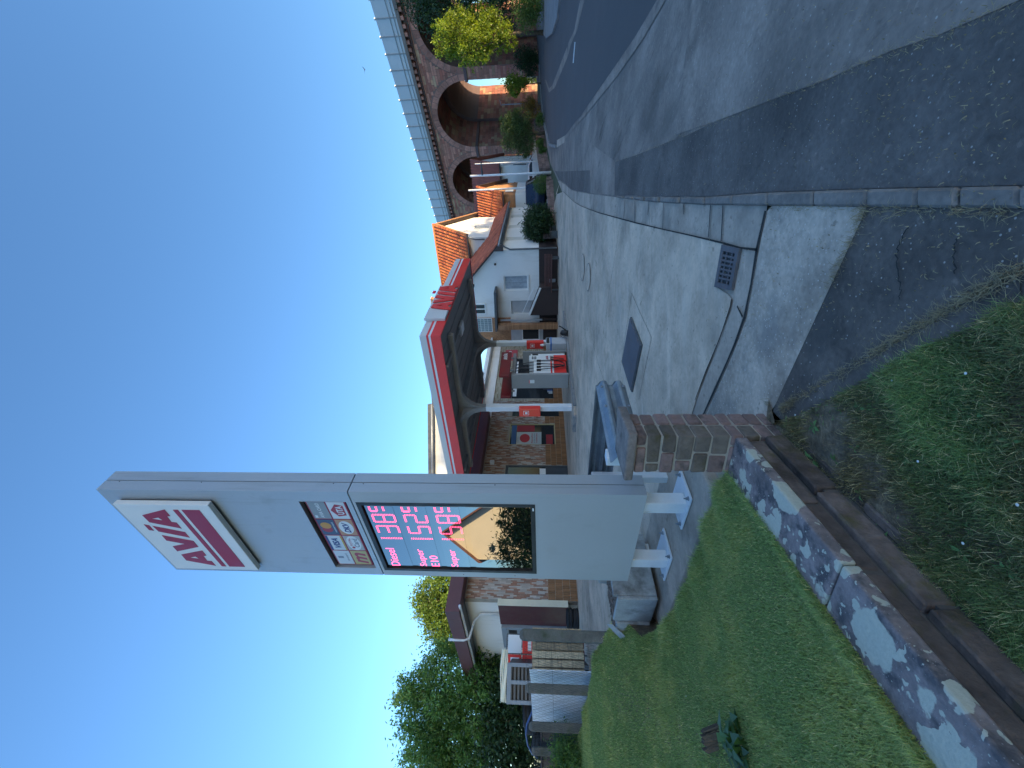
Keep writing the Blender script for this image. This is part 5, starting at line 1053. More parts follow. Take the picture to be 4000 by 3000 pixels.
# white boards behind the mesh
for (x0, x1, y0, y1, Y, lab) in ((2070, 2292, 2622, 2683, 8.1, 'white board behind the fence between the first two posts'), (2076, 2280, 2712, 2828, 8.9, 'wide white board behind the fence between second and third posts')):
    p, q = PY(x1, y0, Y - .25), PY(x1, y1, Y + .25); z1 = PY(x0, (y0 + y1) / 2, Y)[2]; z0 = min(p[2], q[2]) - .1; t = (q - p); t[2] = 0; n = np.array([-t[1], t[0], 0]); n = n / np.linalg.norm(n) * .02
    b = MB(); b.prism([[p[0], p[1], z0], [q[0], q[1], z0], [q[0], q[1], z1 - .02], [p[0], p[1], z1]], n); tag(b.build('white_board', M['sheet_white'], bev=.004), lab, 'board')
# tyre heap, dark bin, hose
hp = PY(2090, 2800, 10.6)
for i in range(9):
    t_ = tyre0.copy(); COL.objects.link(t_); t_['label'] = ('lowest', 'second', 'third', 'fourth', 'fifth', 'sixth', 'seventh', 'eighth', 'topmost')[i] + ' tyre from the bottom of the black heap behind the fence' if i not in (0, 8) else ('lowest', 'topmost')[i // 8] + ' tyre of the black heap behind the fence'
    t_.location = (hp[0] + random.uniform(-1.0, .5), hp[1] + random.uniform(-.3, .6), 1.05 + .12 * i); t_.rotation_euler = (random.uniform(-.6, .6), random.uniform(-.5, .5), random.uniform(0, 6))
    t_['group'] = 'used tyres lying in the yard'
dc = PY(2190, 2900, 9.9); DF = rotf((dc[0], dc[1], 0), .55); bx_ = thing('dark_skip', DF(0, 0, .8), 'dark navy plastic skip behind the fence below the tyres', 'skip')
MB().box(DF, -1.4, .9, 0, 1.0, .5, 1.74).build('bin_body', flat('skip_navy', (.012, .018, .03)), bx_, bev=.03); MB().box(DF, -1.43, .93, -.03, 1.03, 1.72, 1.78).build('rim', flat('skip_navy', (.012, .018, .03)), bx_, bev=.01)
b = MB(); b.tube([PY(2093, 2745, 9.3), PY(2075, 2790, 9.3), PY(2058, 2830, 9.3), PY(2055, 2870, 9.4), PY(2062, 2910, 9.5), PY(2080, 2945, 9.6), PY(2100, 2960, 9.6)], .022, 8); tag(b.build('blue_hose', pm('hose_blue', (.05, .09, .22), .4, .1, 3, 0), smooth=True), 'blue hose arching over the dark skip behind the fence', 'hose')
# ================================================================= HOUSES, VIADUCT
def tile_roof(b, F3, na, nt, pal, ra=(0, 1)):
    """pantiles as real ridged pieces; F3(a 0..1, t 0..1 upslope, h)"""
    for i in range(na):
        for j in range(nt):
            x0, x1 = i / na, (i + 1) / na; xm = x0 * .4 + x1 * .6; t0, t1 = j / nt, (j + 1) / nt; c = tuple(np.array(random.choice(pal)) * random.uniform(.82, 1.15))
            b.add([F3(x0, t0, .05), F3(xm, t0, .12), F3(x1, t0, .03), F3(x0, t1, .005), F3(xm, t1, .075), F3(x1, t1, -.012), F3(x0, t0, .0), F3(x1, t0, .0)], [(0, 1, 4, 3), (1, 2, 5, 4), (6, 7, 2, 1, 0)], c)
OR = [(.56, .155, .05), (.60, .185, .06), (.48, .125, .045), (.58, .17, .055), (.40, .10, .04)]
K0 = np.array([8.2, 25.0, 0]); ZH = .56
H1 = Fr(K0, E2, -E1); H2 = Fr(K0, E1, -E2); h1 = lambda x, y, o=0.: onplane(x, y, K0 - E1 * o, E2, -E1); h2 = lambda x, y, o=0.: onplane(x, y, K0 - E2 * o, E1, -E2)
hs = thing('white_house', H1(3, -4, ZH), 'white rendered house with orange pantile roof beyond the canopy', 'house')
ZE = 4.5; SL = .94; WL = 10.8
wins = []
w0, wz1_ = h1(1971, 1135); w1, wz0_ = h1(2062, 1076); wn0, wn1 = min(w0, w1), max(w0, w1)
hole1 = (wn0, wn1, wz0_, wz1_)
# W1 wall with a hole, sloped top
b = MB(); b.prism([H1(0, 0, ZE - .02), H1(2.9, 0, ZE + SL * 2.9), H1(6.4, 0, ZE + SL * 2.9), H1(6.4, 0, ZE - .02)], E1 * .3); wall_holes(b, H1, 0, 6.4, ZH - .3, ZE - .02, [hole1, (3.35, 4.3, 1.75, 3.62)], -.3, 0); b.build('front_wall', M['plaster'], hs)
b = MB(); nich = []
for (xa, xb, ya, yb) in ((1974, 2060, 943, 924), (1986, 2047, 893, 877), (1997, 2047, 851, 837)):
    a0_, z1_ = h2(xa, ya); a1_, z0_ = h2(xb, yb); nich.append((a0_, max(a1_, a0_ + .7), z0_, z1_))
wall_holes(b, H2, .3, WL, ZH - .3, ZE, nich, -.3, 0); b.build('garden_wall_side', M['plaster'], hs)
for n_ in nich: MB().box(H2, n_[0], n_[1], -.31, -.2, n_[2], n_[3]).build('blind_window', M['plaster'], hs); MB().box(H2, n_[0] - .05, n_[1] + .05, -.19, .05, n_[2] - .05, n_[2]).build('window_sill', M['white'], hs)
MB().box(H2, WL - .3, WL, -6, -.3, ZH - .3, ZE).build('rear_wall', M['plaster'], hs)
zpl = h1(2106, 1100)[1]
MB().box(H1, -.02, 6.42, .001, .03, ZH - .3, zpl).build('plinth', M['plinth'], hs); MB().box(H2, -.02, WL, .001, .03, ZH - .3, zpl).build('plinth', M['plinth'], hs)
# wing roof
rf = MB().prism([H1(-.35, .35, ZE - .33), H1(2.9, .35, ZE + SL * 2.9 - .01), H1(2.9, .35, ZE + SL * 2.9 + .1), H1(-.35, .35, ZE - .23)], E1 * 6.33).build('wing_roof', M['brown_metal'], hs)
b = MB(); tile_roof(b, lambda a, t, h: H1(-.38 + 3.28 * t, .36 - 6.34 * a, ZE - .24 - .02 + SL * (3.28 * t) + h + .02), 22, 10, [(.44, .115, .06), (.48, .13, .065), (.38, .095, .05)]); b.build('wing_tiles', M['rooftile'], hs, fix=False, kind='stuff')
MB().prism([H1(-.35, -6.0, ZE - .33), H1(.9, -6.0, ZE + SL * .9 - .01), H1(.9, -6.0, ZE + SL * .9 + .09), H1(-.35, -6.0, ZE - .23)], E1 * (WL - 5.7)).build('side_roof', M['brown_metal'], hs)
b = MB(); tile_roof(b, lambda a, t, h: H1(-.38 + 1.28 * t, -6.0 - (WL - 5.7) * a, ZE - .24 + SL * (1.28 * t) + h), 18, 4, [(.44, .115, .06), (.48, .13, .065), (.38, .095, .05)]); b.build('side_tiles', M['rooftile'], hs, fix=False, kind='stuff')
MB().tube([H1(-.42, .38, ZE - .36), H1(-.42, -WL - .2, ZE - .36)], .075, 8).build('eaves_gutter', M['zinc'], hs, smooth=True)
MB().tube([H1(-.42, .3, ZE - .4), H1(-.25, .25, ZE - .75), H1(-.06, .08, ZE - 1.0), H1(-.06, .06, ZH + .1)], .05, 8).build('downpipe', M['zinc'], hs, smooth=True)
MB().prism([H1(-.45, .36, ZE - .6), H1(-.05, .36, ZE - .6), H1(-.05, .36, ZE + .05), H1(-.4, .36, ZE - .3)], E1 * .12).build('barge_end', M['brown_metal'], hs)
# main house
MO = K0 + E1 * 6 + E2 * .9; MF = Fr(MO, E2, E1); ZEV, ZRG, DP, LN = 7.44, 10.2, 5.7, 9.0
MB().box(MF, 0, LN, 0, .3, ZH, ZEV).build('main_front_wall', M['plaster'], hs)
b = MB(); b.prism([MF(0, 0.3, ZH), MF(0, DP, ZH), MF(0, DP, ZEV), MF(0, DP / 2, ZRG - .15), MF(0, .3, ZEV + .2)], E2 * .3); b.build('gable_wall', M['plaster_cream'] if False else M['plaster'], hs); b = MB(); b.prism([MF(LN, 0.3, ZH), MF(LN, DP, ZH), MF(LN, DP, ZEV), MF(LN, DP / 2, ZRG - .15), MF(LN, .3, ZEV + .2)], E2 * -.3); b.build('gable_wall', M['plaster'], hs)
sl = (ZRG - ZEV) / (DP / 2)
for sgn, nm in ((1, 'front'), (-1, 'rear')):
    Y0 = lambda t: (-.35 + (DP / 2 + .35) * t) if sgn == 1 else (DP + .35 - (DP / 2 + .35) * t); Zt = lambda t: ZEV - .35 * sl + (ZRG - ZEV + .35 * sl) * t
    MB().prism([MF(-.35, Y0(0), Zt(0) - .12), MF(LN + .2, Y0(0), Zt(0) - .12), MF(LN + .2, Y0(1), Zt(1) - .12), MF(-.35, Y0(1), Zt(1) - .12)], UZ * .11).build('roof_slab', M['brown_metal'], hs)
    if sgn == 1:
        b = MB(); tile_roof(b, lambda a, t, h: MF(-.36 + (LN + .56) * a, Y0(t), Zt(t) + h), 36, 12, OR); b.build('main_roof_tiles', M['rooftile'], hs, fix=False, kind='stuff')
MB().tube([MF(-.36, DP / 2, ZRG + .06), MF(LN + .2, DP / 2, ZRG + .06)], .09, 8).build('ridge_tiles', pm('ridge_tile', (.42, .16, .06), .8, .2, 4, .2), hs, smooth=True)
b = MB(); b.prism([MF(-.36, -.38, ZEV - .52), MF(-.36, DP / 2, ZRG - .28), MF(-.36, DP / 2, ZRG - .02), MF(-.36, -.38, ZEV - .28)], E2 * .05); b.prism([MF(-.36, DP + .38, ZEV - .52), MF(-.36, DP / 2, ZRG - .29), MF(-.36, DP / 2, ZRG - .03), MF(-.36, DP + .38, ZEV - .28)], E2 * .045); b.build('barge_board', M['wood_clad'], hs)
MB().tube([MF(-.4, -.42, ZEV - .42), MF(LN + .2, -.42, ZEV - .42)], .07, 8).build('eaves_gutter', M['brown_metal'], hs, smooth=True); MB().tube([MF(-.1, -.4, ZEV - .5), MF(.15, -.1, ZEV - .95), MF(.15, -.06, ZE + 1.3)], .045, 8).build('downpipe', M['zinc'], hs, smooth=True)
GW = Fr(MO, E1, -E2); window(GW, 1.9, 2.9, 5.6, 6.9, M['white'], hs, -.02, .06, 1, 'curtain')
for s_, dp_, z0_, z1_, w_ in ((5.9, 2.3, 9.4, 11.3, .42), (-.1, 4.9, 8.0, 9.6, .35)):
    ch_ = MB().box(MF, s_ if s_ > 0 else 1.2, (s_ if s_ > 0 else 1.2) + w_ * 1.4, dp_, dp_ + w_, z0_ - 1.2, z1_).build('chimney', M['brick_tan'], hs, bev=.02); MB().box(MF, (s_ if s_ > 0 else 1.2) - .06, (s_ if s_ > 0 else 1.2) + w_ * 1.4 + .06, dp_ - .06, dp_ + w_ + .06, z1_ + .001, z1_ + .09).build('chimney_cap', M['gutter'], ch_)
# W1 openings
window(H1, wn0, wn1, wz0_, wz1_, M['white'], hs, .12, .07, 1, 'glass', True); MB().box(H1, wn0 - .08, wn1 + .08, -.12, .07, wz0_ - .07, wz0_ - .002).build('window_sill', M['white'], hs)
wA, wZ = h1(1900, 1226); wB, wZb = h1(1850, 1186); window(H1, min(wA, wB), max(wA, wB), wZ, wZ + 1.1, M['white'], hs, -.03, .07, 2)
b = MB(); c_ = h1(1934, 1031); b.lathe(H1(c_[0], 0, c_[1]), [(.05, 0), (.07, .06), (.05, .16), (.02, .18)], 10, ax=-E1); b.build('outside_lamp', M['black'], hs, smooth=True)
bw0, bz0 = h1(2160, 1090); MB().box(H1, 1.9, 2.75, .031, .06, ZH + .15, ZH + .62).build('cellar_window', M['curtain'], hs)
# porch: dark stair mass, sloping white rail, brick pier, slab
pa = lambda x, y, o: h1(x, y, o)
s_a, s_z = pa(2108, 1125, .9); s_b, s_z2 = pa(2065, 1232, .9)
MB().prism([H1(s_a, .9, ZH - .2), H1(s_b, .9, ZH - .2), H1(s_b, .9, s_z2 - .05), H1(s_a, .9, s_z - .05)], E1 * .86).build('porch_stair', M['plinth'], hs)
MB().prism([H1(s_a, .93, s_z - .1), H1(s_b, .93, s_z2 - .1), H1(s_b, .93, s_z2 + .03), H1(s_a, .93, s_z + .03)], E1 * .06).build('stair_string', M['white'], hs)
MB().tube([H1(s_a, .9, s_z + .0), H1(s_a, .9, s_z + .38), H1(s_b - .15, .9, s_z2 + .42), H1(s_b - .1, .9, s_z2 + .1)], .022, 6).build('handrail', M['white'], hs, smooth=True)
d0_, d1_ = 3.35, 4.3
MB().box(H1, 3.36, 4.29, -.22, -.15, 1.76, 3.61).build('house_door', M['plaster_grey'], hs)
ra, rz = pa(1937, 1143, 1.0); rb, rz2 = pa(1943, 1296, 1.0)
MB().prism([H1(ra, 1.0, rz), H1(rb, 1.0, rz2), H1(rb, 1.0, rz2 + .14), H1(ra, 1.0, rz + .14)], E1 * .998).build('porch_slab', M['steel_dark'], hs)
q0, qz = pa(2172, 1268, 1.0); q1, _q = pa(2172, 1287, 1.0)
MB().box(H1, q0, q0 + .34, .64, .98, ZH - .2, min(rz, rz2) - .002).build('brick_pier', M['brick_tan'], hs)
b = MB()
for k in range(int((min(rz, rz2) - ZH) / .075)):
    for j in range(2): c = np.array((.36, .19, .10)) * random.uniform(.75, 1.25); b.box(H1, q0 - .004, q0 + .344, .635, .985, ZH + k * .075 + .006, ZH + k * .075 + .069, tuple(c)) if j == 0 else None
b.build('pier_bricks', M['tile_brown'], hs, fix=False, kind='stuff')
MB().box(H1, 4.5, q0 - .02, .35, .42, ZH - .1, rz - .1).build('grey_screen_wall', M['plaster_grey'], hs); MB().box(H1, 4.45, q0 - .03, .421, .45, ZH - .1, ZH + 1.0).build('screen_plinth', M['plinth'], hs)
bb0, bbz0 = h1(1930, 1232); bb1, bbz1 = h1(1860, 1296)
MB().box(H1, 4.55, 6.7, .003, .16, 3.7, 6.3).build('brick_panel', M['brick_tan'], hs)
g0, g1 = sorted((h1(1920, 1240)[0], h1(1920, 1290)[0])); gzb, gzt = h1(1922, 1262)[1], h1(1850, 1262)[1]
for i in range(7):
    for j in range(5): a_ = g0 + (g1 - g0) * i / 7; z_ = gzb + (gzt - gzb) * j / 5; MB().box(H1, a_ + .012, a_ + (g1 - g0) / 7 - .012, .161, .185, z_ + .012, z_ + (gzt - gzb) / 5 - .012).build('glass_block', M['glass_block'] if 'glass_block' in M else M.setdefault('glass_block', pm('glass_block', (.16, .2, .22), .12, .2, 8, .1, ior=1.6)), hs)
MB().box(H1, g0 - .03, g1 + .03, .1601, .166, gzb - .03, gzt + .03).build('glass_block_grid', M['white'], hs)
vA, vz = h1(2045, 1335); MB().box(H1, q0 + .4, 7.2, .2, .24, ZH, 3.7).build('porch_back_wall', M['plaster_grey'], hs); MB().box(H1, q0 + .4, 7.2, .241, .26, ZH, ZH + .95).build('porch_plinth', M['plinth'], hs); window(H1, q0 + .55, 7.1, 1.75, 2.95, M['white'], hs, -.245, .06, 2)
# benches along the plinth
def bench(F, L, lab, m):
    t = thing('bench', F(L / 2, 0, 0), lab, 'bench', 'slatted benches by the white house')
    for i in range(4): MB().box(F, 0, L, .38, .42, .42 + i * .115, .42 + i * .115 + .095).build('back_slat', m, t, bev=.006)
    for i in range(3): MB().box(F, 0, L, .02 + i * .12, .02 + i * .12 + .1, .40, .44).build('seat_slat', m, t, bev=.006)
    for x in (.15, L - .2): MB().box(F, x, x + .05, .02, .40, .0, .399).build('leg', M['steel_dark'], t); MB().box(F, x, x + .05, .421, .45, .0, .86).build('back_post', M['steel_dark'], t)
bench(Fr(H1(.1, 1.05, ZH), E2, E1), 2.3, 'brown slatted bench in front of the white house window', M['wood_bench'])
bench(Fr(H2(.25, .95, gz(*H2(1, .9, 0)[:2])), E1, E2), 1.5, 'darker slatted bench by the corner beside the garden wall', pm('dark_bench', (.05, .035, .032), .6, .2, 5, .2))
# garden walls of sandstone blocks
def block_wall(name, label, pts, h, th, m, bl=.42, rows=2):
    P = [np.array(p, float) for p in pts]; t = thing(name, P[0], label, 'wall')
    for p, q in zip(P[:-1], P[1:]):
        L = np.linalg.norm((q - p)[:2]); ex = (q - p) / L; ex[2] = 0; F = Fr((0, 0, 0), (0, 0, 0), (0, 0, 0)); ey = np.array([-ex[1], ex[0], 0])
        for r in range(rows):
            a = -(r % 2) * bl / 2
            while a < L:
                a0, a1 = max(a, 0) + .006, min(a + bl, L) - .006
                if a1 > a0 + .05:
                    z = p[2] + (q[2] - p[2]) * a0 / L - .1 * (r == 0); FW = Fr((p[0], p[1], 0), ex, ey); MB().box(FW, a0, a1, random.uniform(-.01, .01), th, z + (h * r / rows if r else 0), p[2] + (q[2] - p[2]) * a0 / L + h * (r + 1) / rows - .008).build('stone', m, t, bev=.012)
                a += bl
    return t
M['garden_stone'] = pm('garden_sandstone', (.19, .13, .115), .9, .25, 5, .6, fine=25, objrand=.25)
block_wall('garden_wall', 'low sandstone garden wall in front of the spiky bush', [PG(2172, 905), PG(2164, 800), PG(2156, 700)], .42, .3, M['garden_stone'])
block_wall('garden_wall', 'rough sandstone front garden wall below the far houses', [PG(2146, 655), PG(2134, 600), PG(2118, 480), PG(2110, 400)], .75, .3, M['garden_stone'], .5, 3)
pp = PG(2168, 915); pr = thing('garden_pier', pp, 'stubby sandstone pier at the garden entrance beside the benches', 'pillar')
for i in range(4): MB().box(rotf(pp, .65), -.22, .22, -.22, .22, -.1 + i * .24, -.1 + i * .24 + .23).build('stone', M['garden_stone'], pr, bev=.015)
pp = PG(2150, 705); pr = thing('garden_pier', pp, 'stubby sandstone pier beside the round clipped bush', 'pillar')
for i in range(4): MB().box(rotf(pp, .65), -.22, .22, -.22, .22, -.1 + i * .24, -.1 + i * .24 + .23).build('stone', M['garden_stone'], pr, bev=.015)

# ---- orange roofed garage
KC = np.array([15.8, 34.0, 0]); KCF = Fr(KC, E2, E1); zc = 1.05
ga = thing('orange_roofed_garage', KCF(2, 2, zc), 'sunlit orange tiled garage with wood clad gable behind the white house', 'garage')
MB().box(KCF, 0, 5, 0, 5, zc - .4, 3.68).build('wall', M['plaster'], ga)
for i in range(7): MB().box(KCF, .01, 4.99, .02 - .03, .06, 3.69 + i * .185, 3.69 + i * .185 + .178).build('cladding_board', M['wood_clad'], ga)
MB().prism([KCF(0, 0.061, 3.685), KCF(0, 5, 3.685), KCF(0, 5, 5.0), KCF(0, 2.5, 7.1), KCF(0, .061, 5.0)], E2 * .2).build('gable', M['wood_clad'], ga)
b = MB(); b.prism([KCF(-.3, -.4, 4.62), KCF(5.2, -.4, 4.62), KCF(5.2, 2.5, 7.1), KCF(-.3, 2.5, 7.1)], UZ * .12); b.prism([KCF(-.3, 5.4, 4.62), KCF(5.2, 5.4, 4.62), KCF(5.2, 2.51, 7.1), KCF(-.3, 2.51, 7.1)], UZ * .12); b.build('roof_slab', M['brown_metal'], ga)
b = MB(); tile_roof(b, lambda a, t, h: KCF(-.32 + 5.5 * a, -.42 + 2.92 * t, 4.745 + 2.48 * t + h), 24, 9, OR); b.build('roof_tiles', M['rooftile'], ga, fix=False, kind='stuff')
MB().box(KCF, 1.0, 3.6, -.05, -.035, zc, 3.2).build('garage_door', M['car_white'], ga)
MB().box(Fr(KC, E1, -E2), .8, 2.2, .02, .05, 3.9, 4.6).build('skylight_panel', M['fascia_white'], ga)
# ---- far white house with red ribbed roof
KB = np.array([21.4, 40.0, 0]); KBF = Fr(KB, E2, E1); zb = 1.35
hb = thing('red_roofed_house', KBF(4, 3, zb), 'white house with red ribbed roof below the viaduct', 'house')
MB().box(KBF, 0, 9, 0, .3, zb - .4, 5.9).build('front_wall', M['plaster'], hb); MB().box(KBF, 8.7, 9, .3, 6.7, zb - .4, 5.9).build('side_wall', M['plaster'], hb)
HB2 = Fr(KB, E1, -E2); b = MB(); hw = [(1.2, 1.9, 2.6, 3.6), (1.2, 1.9, 4.3, 5.3), (4.2, 4.9, 2.6, 3.6), (4.2, 4.9, 4.3, 5.3)]; wall_holes(b, HB2, .3, 6.7, zb - .4, 5.9, hw, -.3, 0); b.prism([HB2(.3, 0, 5.9), HB2(6.7, 0, 5.9), HB2(3.4, 0, 8.75)], E2 * .3); b.build('gable_wall', M['plaster'], hb)
for q in hw: window(HB2, *q, M['brown_metal'], hb, .12, .07, 1)
MB().prism([KBF(-.3, -.4, 5.55), KBF(9.2, -.4, 5.55), KBF(9.2, 3.4, 8.8), KBF(-.3, 3.4, 8.8)], UZ * .1).build('roof_slab', M['roofred'], hb); MB().prism([KBF(-.3, 7.2, 5.55), KBF(9.2, 7.2, 5.55), KBF(9.2, 3.41, 8.8), KBF(-.3, 3.41, 8.8)], UZ * .1).build('roof_slab', M['roofred'], hb)
for i in range(34):
    a_ = -.28 + i * .28; MB().prism([KBF(a_, -.41, 5.655), KBF(a_ + .09, -.41, 5.655), KBF(a_ + .09, 3.4, 8.91), KBF(a_, 3.4, 8.91)], UZ * .05).build('roof_rib', M['roofred'], hb)
MB().tube([KBF(-.3, -.46, 5.5), KBF(9.2, -.46, 5.5)], .08, 8).build('eaves_gutter', M['brown_metal'], hb, smooth=True); MB().box(KBF, 3.0, 3.9, -.03, -.001, 4.3, 5.4).build('window', M['glass'], hb); MB().box(KBF, 2.95, 3.95, -.06, -.031, 4.25, 4.3).build('window_sill', M['white'], hb)
MB().box(KBF, 6.2, 6.8, .4, .8, 6.4, 6.75).build('roof_light', M['glass'], hb)
for z_ in (3.1, 2.4): MB().tube([HB2(.0, .05, 2.2 + z_ * .3), HB2(.0, .05, 4.2)], .05, 6).build('downpipe', M['zinc'], hb, smooth=True)
ln_ = MB().prism([KBF(1.5, -2.6, 2.9), KBF(4.5, -2.6, 2.9), KBF(4.5, 0, 4.1), KBF(1.5, 0, 4.1)], UZ * .1).build('porch_roof', M['roofred'], hb); MB().box(KBF, 1.5, 4.5, -2.5, -.1, zb, 2.9).build('porch', M['glass'], hb)
# ---- viaduct
VT = np.array([.415, -.91, 0]); VNm = np.array([-.91, -.415, 0]); V0 = np.array([30.75, 41.0, 0]); VF = Fr(V0, VT, VNm)   # a towards the right-near, b towards us
vd = thing('railway_viaduct', VF(0, 0, 1.4), 'long red sandstone arched viaduct with pale noise barrier on top', 'viaduct')
SP, PERw, ZI2, RAD, ZC, DEP, DEP1 = 7.15, 8.35, 9.1, 3.575, 13.45, 11.0, 4.5
KMIN, KMAX = -5, 3
A0, A1 = -PERw * 5.6, 36.0; zb0 = -2.0
def arch_poly(k): c = k * PERw - SP / 2; return c
b = MB()
for k in range(KMIN, KMAX + 1):       # a = k*PERw - SP .. k*PERw is an opening
    o1 = k * PERw; o0 = o1 - SP; c = (o0 + o1) / 2
    MBx = b; n = 18
    arc = [(c - RAD * math.cos(math.pi * i / n), ZI2 + RAD * math.sin(math.pi * i / n)) for i in range(n + 1)]
    # spandrel above the arch, front masonry
    for i in range(n):
        (x0, z0), (x1, z1) = arc[i], arc[i + 1]
        b.add([VF(x, y, z) for y in (0, -DEP1) for x, z in ((x0, z0), (x1, z1), (x1, ZC), (x0, ZC))], [(0, 1, 2, 3), (7, 6, 5, 4), (0, 4, 5, 1), (3, 2, 6, 7)])
    # pier to the right of the opening
    e = o1 + PERw - SP if k < KMAX else A1
    b.box(VF, o1, e, -DEP1, 0, zb0, ZC)
b.box(VF, A0, KMIN * PERw - SP, -DEP1, 0, zb0, ZC)
b.build('front_masonry', M['viaduct_core'], vd)
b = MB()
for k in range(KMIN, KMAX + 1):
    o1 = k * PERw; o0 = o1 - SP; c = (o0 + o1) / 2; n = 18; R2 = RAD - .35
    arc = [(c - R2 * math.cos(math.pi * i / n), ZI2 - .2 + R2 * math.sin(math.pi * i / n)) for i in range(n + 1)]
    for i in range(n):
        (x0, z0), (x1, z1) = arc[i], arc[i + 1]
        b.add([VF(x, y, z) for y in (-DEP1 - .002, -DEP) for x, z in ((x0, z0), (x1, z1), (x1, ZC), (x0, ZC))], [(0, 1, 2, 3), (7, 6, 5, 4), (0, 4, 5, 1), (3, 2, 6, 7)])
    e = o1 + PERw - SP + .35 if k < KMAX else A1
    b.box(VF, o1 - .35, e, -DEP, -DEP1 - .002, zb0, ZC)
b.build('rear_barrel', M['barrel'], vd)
# imposts
for k in range(KMIN, KMAX + 1):
    o1 = k * PERw; e = o1 + PERw - SP if k < KMAX else A1
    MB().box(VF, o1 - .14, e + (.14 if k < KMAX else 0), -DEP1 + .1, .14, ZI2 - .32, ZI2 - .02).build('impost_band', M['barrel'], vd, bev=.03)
vpal = [(.46, .18, .13), (.42, .155, .115), (.49, .21, .15), (.47, .27, .17), (.42, .165, .13), (.34, .14, .11), (.50, .33, .21), (.40, .2, .15)]
vst = []                                   # stones of the face (a0,a1,z0,z1)
z = .6; r = 0
while z < ZC - .05:
    h = random.uniform(.22, .31); h = min(h, ZC - z); a = -46 + random.uniform(0, .5)
    while a < 36:
        l = random.uniform(.4, 1.3); a0_, a1_ = a, a + l; a += l
        k = math.floor(a0_ / PERw + 1e-9) + 1; segs = [(a0_, a1_)]
        for kk in range(KMIN - 1, KMAX + 2):
            c = kk * PERw - SP / 2; zm = z + h
            if zm < ZI2: hw_ = SP / 2
            else:
                dz = max(z - ZI2, 0); hw_ = math.sqrt(max((RAD + .62) ** 2 - dz ** 2, 0)) if dz < RAD + .62 else 0
            new = []
            for s0, s1 in segs:
                if s1 <= c - hw_ or s0 >= c + hw_: new.append((s0, s1))
                else:
                    if s0 < c - hw_: new.append((s0, c - hw_))
                    if s1 > c + hw_: new.append((c + hw_, s1))
            segs = new
        for s0, s1 in segs:
            if s1 - s0 > .12 and s0 > A0: vst.append((s0, s1, z, z + h))
    z += h; r += 1
vst.sort(key=lambda q: -q[0]); b = MB(); cnt = 0
M['viaduct_piece'] = pm('viaduct_single_stone', (.42, .19, .14), .9, .2, 1.5, .5, fine=8, bdist=.03, objrand=.3)
vis = [q for q in vst if q[0] < 4]
for i, q in enumerate(vst):
    pr_ = random.uniform(.01, .045)
    if q[0] < 4.5 and q[2] > 1.4 and cnt < 210 and random.random() < .5 and q[0] > -12:
        MB().box(VF, q[0] + .012, q[1] - .012, -.02, pr_, q[2] + .012, q[3] - .012).build('stone', M['viaduct_piece'], vd); cnt += 1
    else: b.box(VF, q[0] + .012, q[1] - .012, -.02, pr_, q[2] + .012, q[3] - .012, tuple(np.array(random.choice(vpal)) * random.uniform(.8, 1.2)))
# coursing on the reveals that face the right
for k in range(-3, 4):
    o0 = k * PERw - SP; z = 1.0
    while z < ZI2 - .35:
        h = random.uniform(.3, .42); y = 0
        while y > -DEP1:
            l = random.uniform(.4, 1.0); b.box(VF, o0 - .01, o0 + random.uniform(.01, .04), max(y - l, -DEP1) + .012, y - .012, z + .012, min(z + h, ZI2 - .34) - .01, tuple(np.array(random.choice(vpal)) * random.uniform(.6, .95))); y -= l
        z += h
for k in range(-3, 4):  # rear barrel coursing, its shade put into darker stone colours
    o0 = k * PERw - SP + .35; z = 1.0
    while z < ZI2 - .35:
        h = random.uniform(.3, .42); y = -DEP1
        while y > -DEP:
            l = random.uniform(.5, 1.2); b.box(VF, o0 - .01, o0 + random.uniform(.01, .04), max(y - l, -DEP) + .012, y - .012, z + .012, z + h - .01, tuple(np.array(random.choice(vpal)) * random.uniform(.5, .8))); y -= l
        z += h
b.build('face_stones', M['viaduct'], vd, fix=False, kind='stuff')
M['voussoir'] = pm('voussoir_stone', (.36, .165, .125), .9, .25, 2, .5, fine=8, bdist=.03, objrand=.25)
for k in range(-3, 4):     # voussoirs
    c = k * PERw - SP / 2; n = 19
    for i in range(n):
        t0, t1 = math.pi * i / n + .008, math.pi * (i + 1) / n - .008; P = [VF(c - rr * math.cos(t), -.03, ZI2 + rr * math.sin(t)) for rr, t in ((RAD + .002, t0), (RAD + .6, t0), (RAD + .6, t1), (RAD + .002, t1))]
        MB().prism(P, VNm * random.uniform(.045, .06)).build('voussoir', M['voussoir'], vd)
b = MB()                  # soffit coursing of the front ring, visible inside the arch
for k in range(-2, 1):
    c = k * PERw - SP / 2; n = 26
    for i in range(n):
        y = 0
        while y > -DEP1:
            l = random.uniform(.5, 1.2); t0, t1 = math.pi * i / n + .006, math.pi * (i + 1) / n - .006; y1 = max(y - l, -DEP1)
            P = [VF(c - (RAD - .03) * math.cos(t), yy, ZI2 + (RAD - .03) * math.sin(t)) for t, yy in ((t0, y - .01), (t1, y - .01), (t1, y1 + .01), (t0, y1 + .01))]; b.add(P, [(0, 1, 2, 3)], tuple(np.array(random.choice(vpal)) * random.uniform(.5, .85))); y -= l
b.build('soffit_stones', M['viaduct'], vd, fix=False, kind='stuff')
MB().box(VF, A0, A1, -DEP, .12, ZC + .001, ZC + .25).build('string_course', M['barrel'], vd); MB().box(VF, A0, A1, -DEP, .55, ZC + .45, ZC + .8).build('cornice', M['cornice'], vd, bev=.03); MB().box(VF, A0, A1, -DEP, .1, ZC + .25, ZC + .45).build('corbel_back', M['barrel'], vd)
for i in range(132): a_ = -46 + i * .62; MB().box(VF, a_, a_ + .3, .1, .48, ZC + .17, ZC + .449).build('corbel', M['viaduct_piece'], vd)
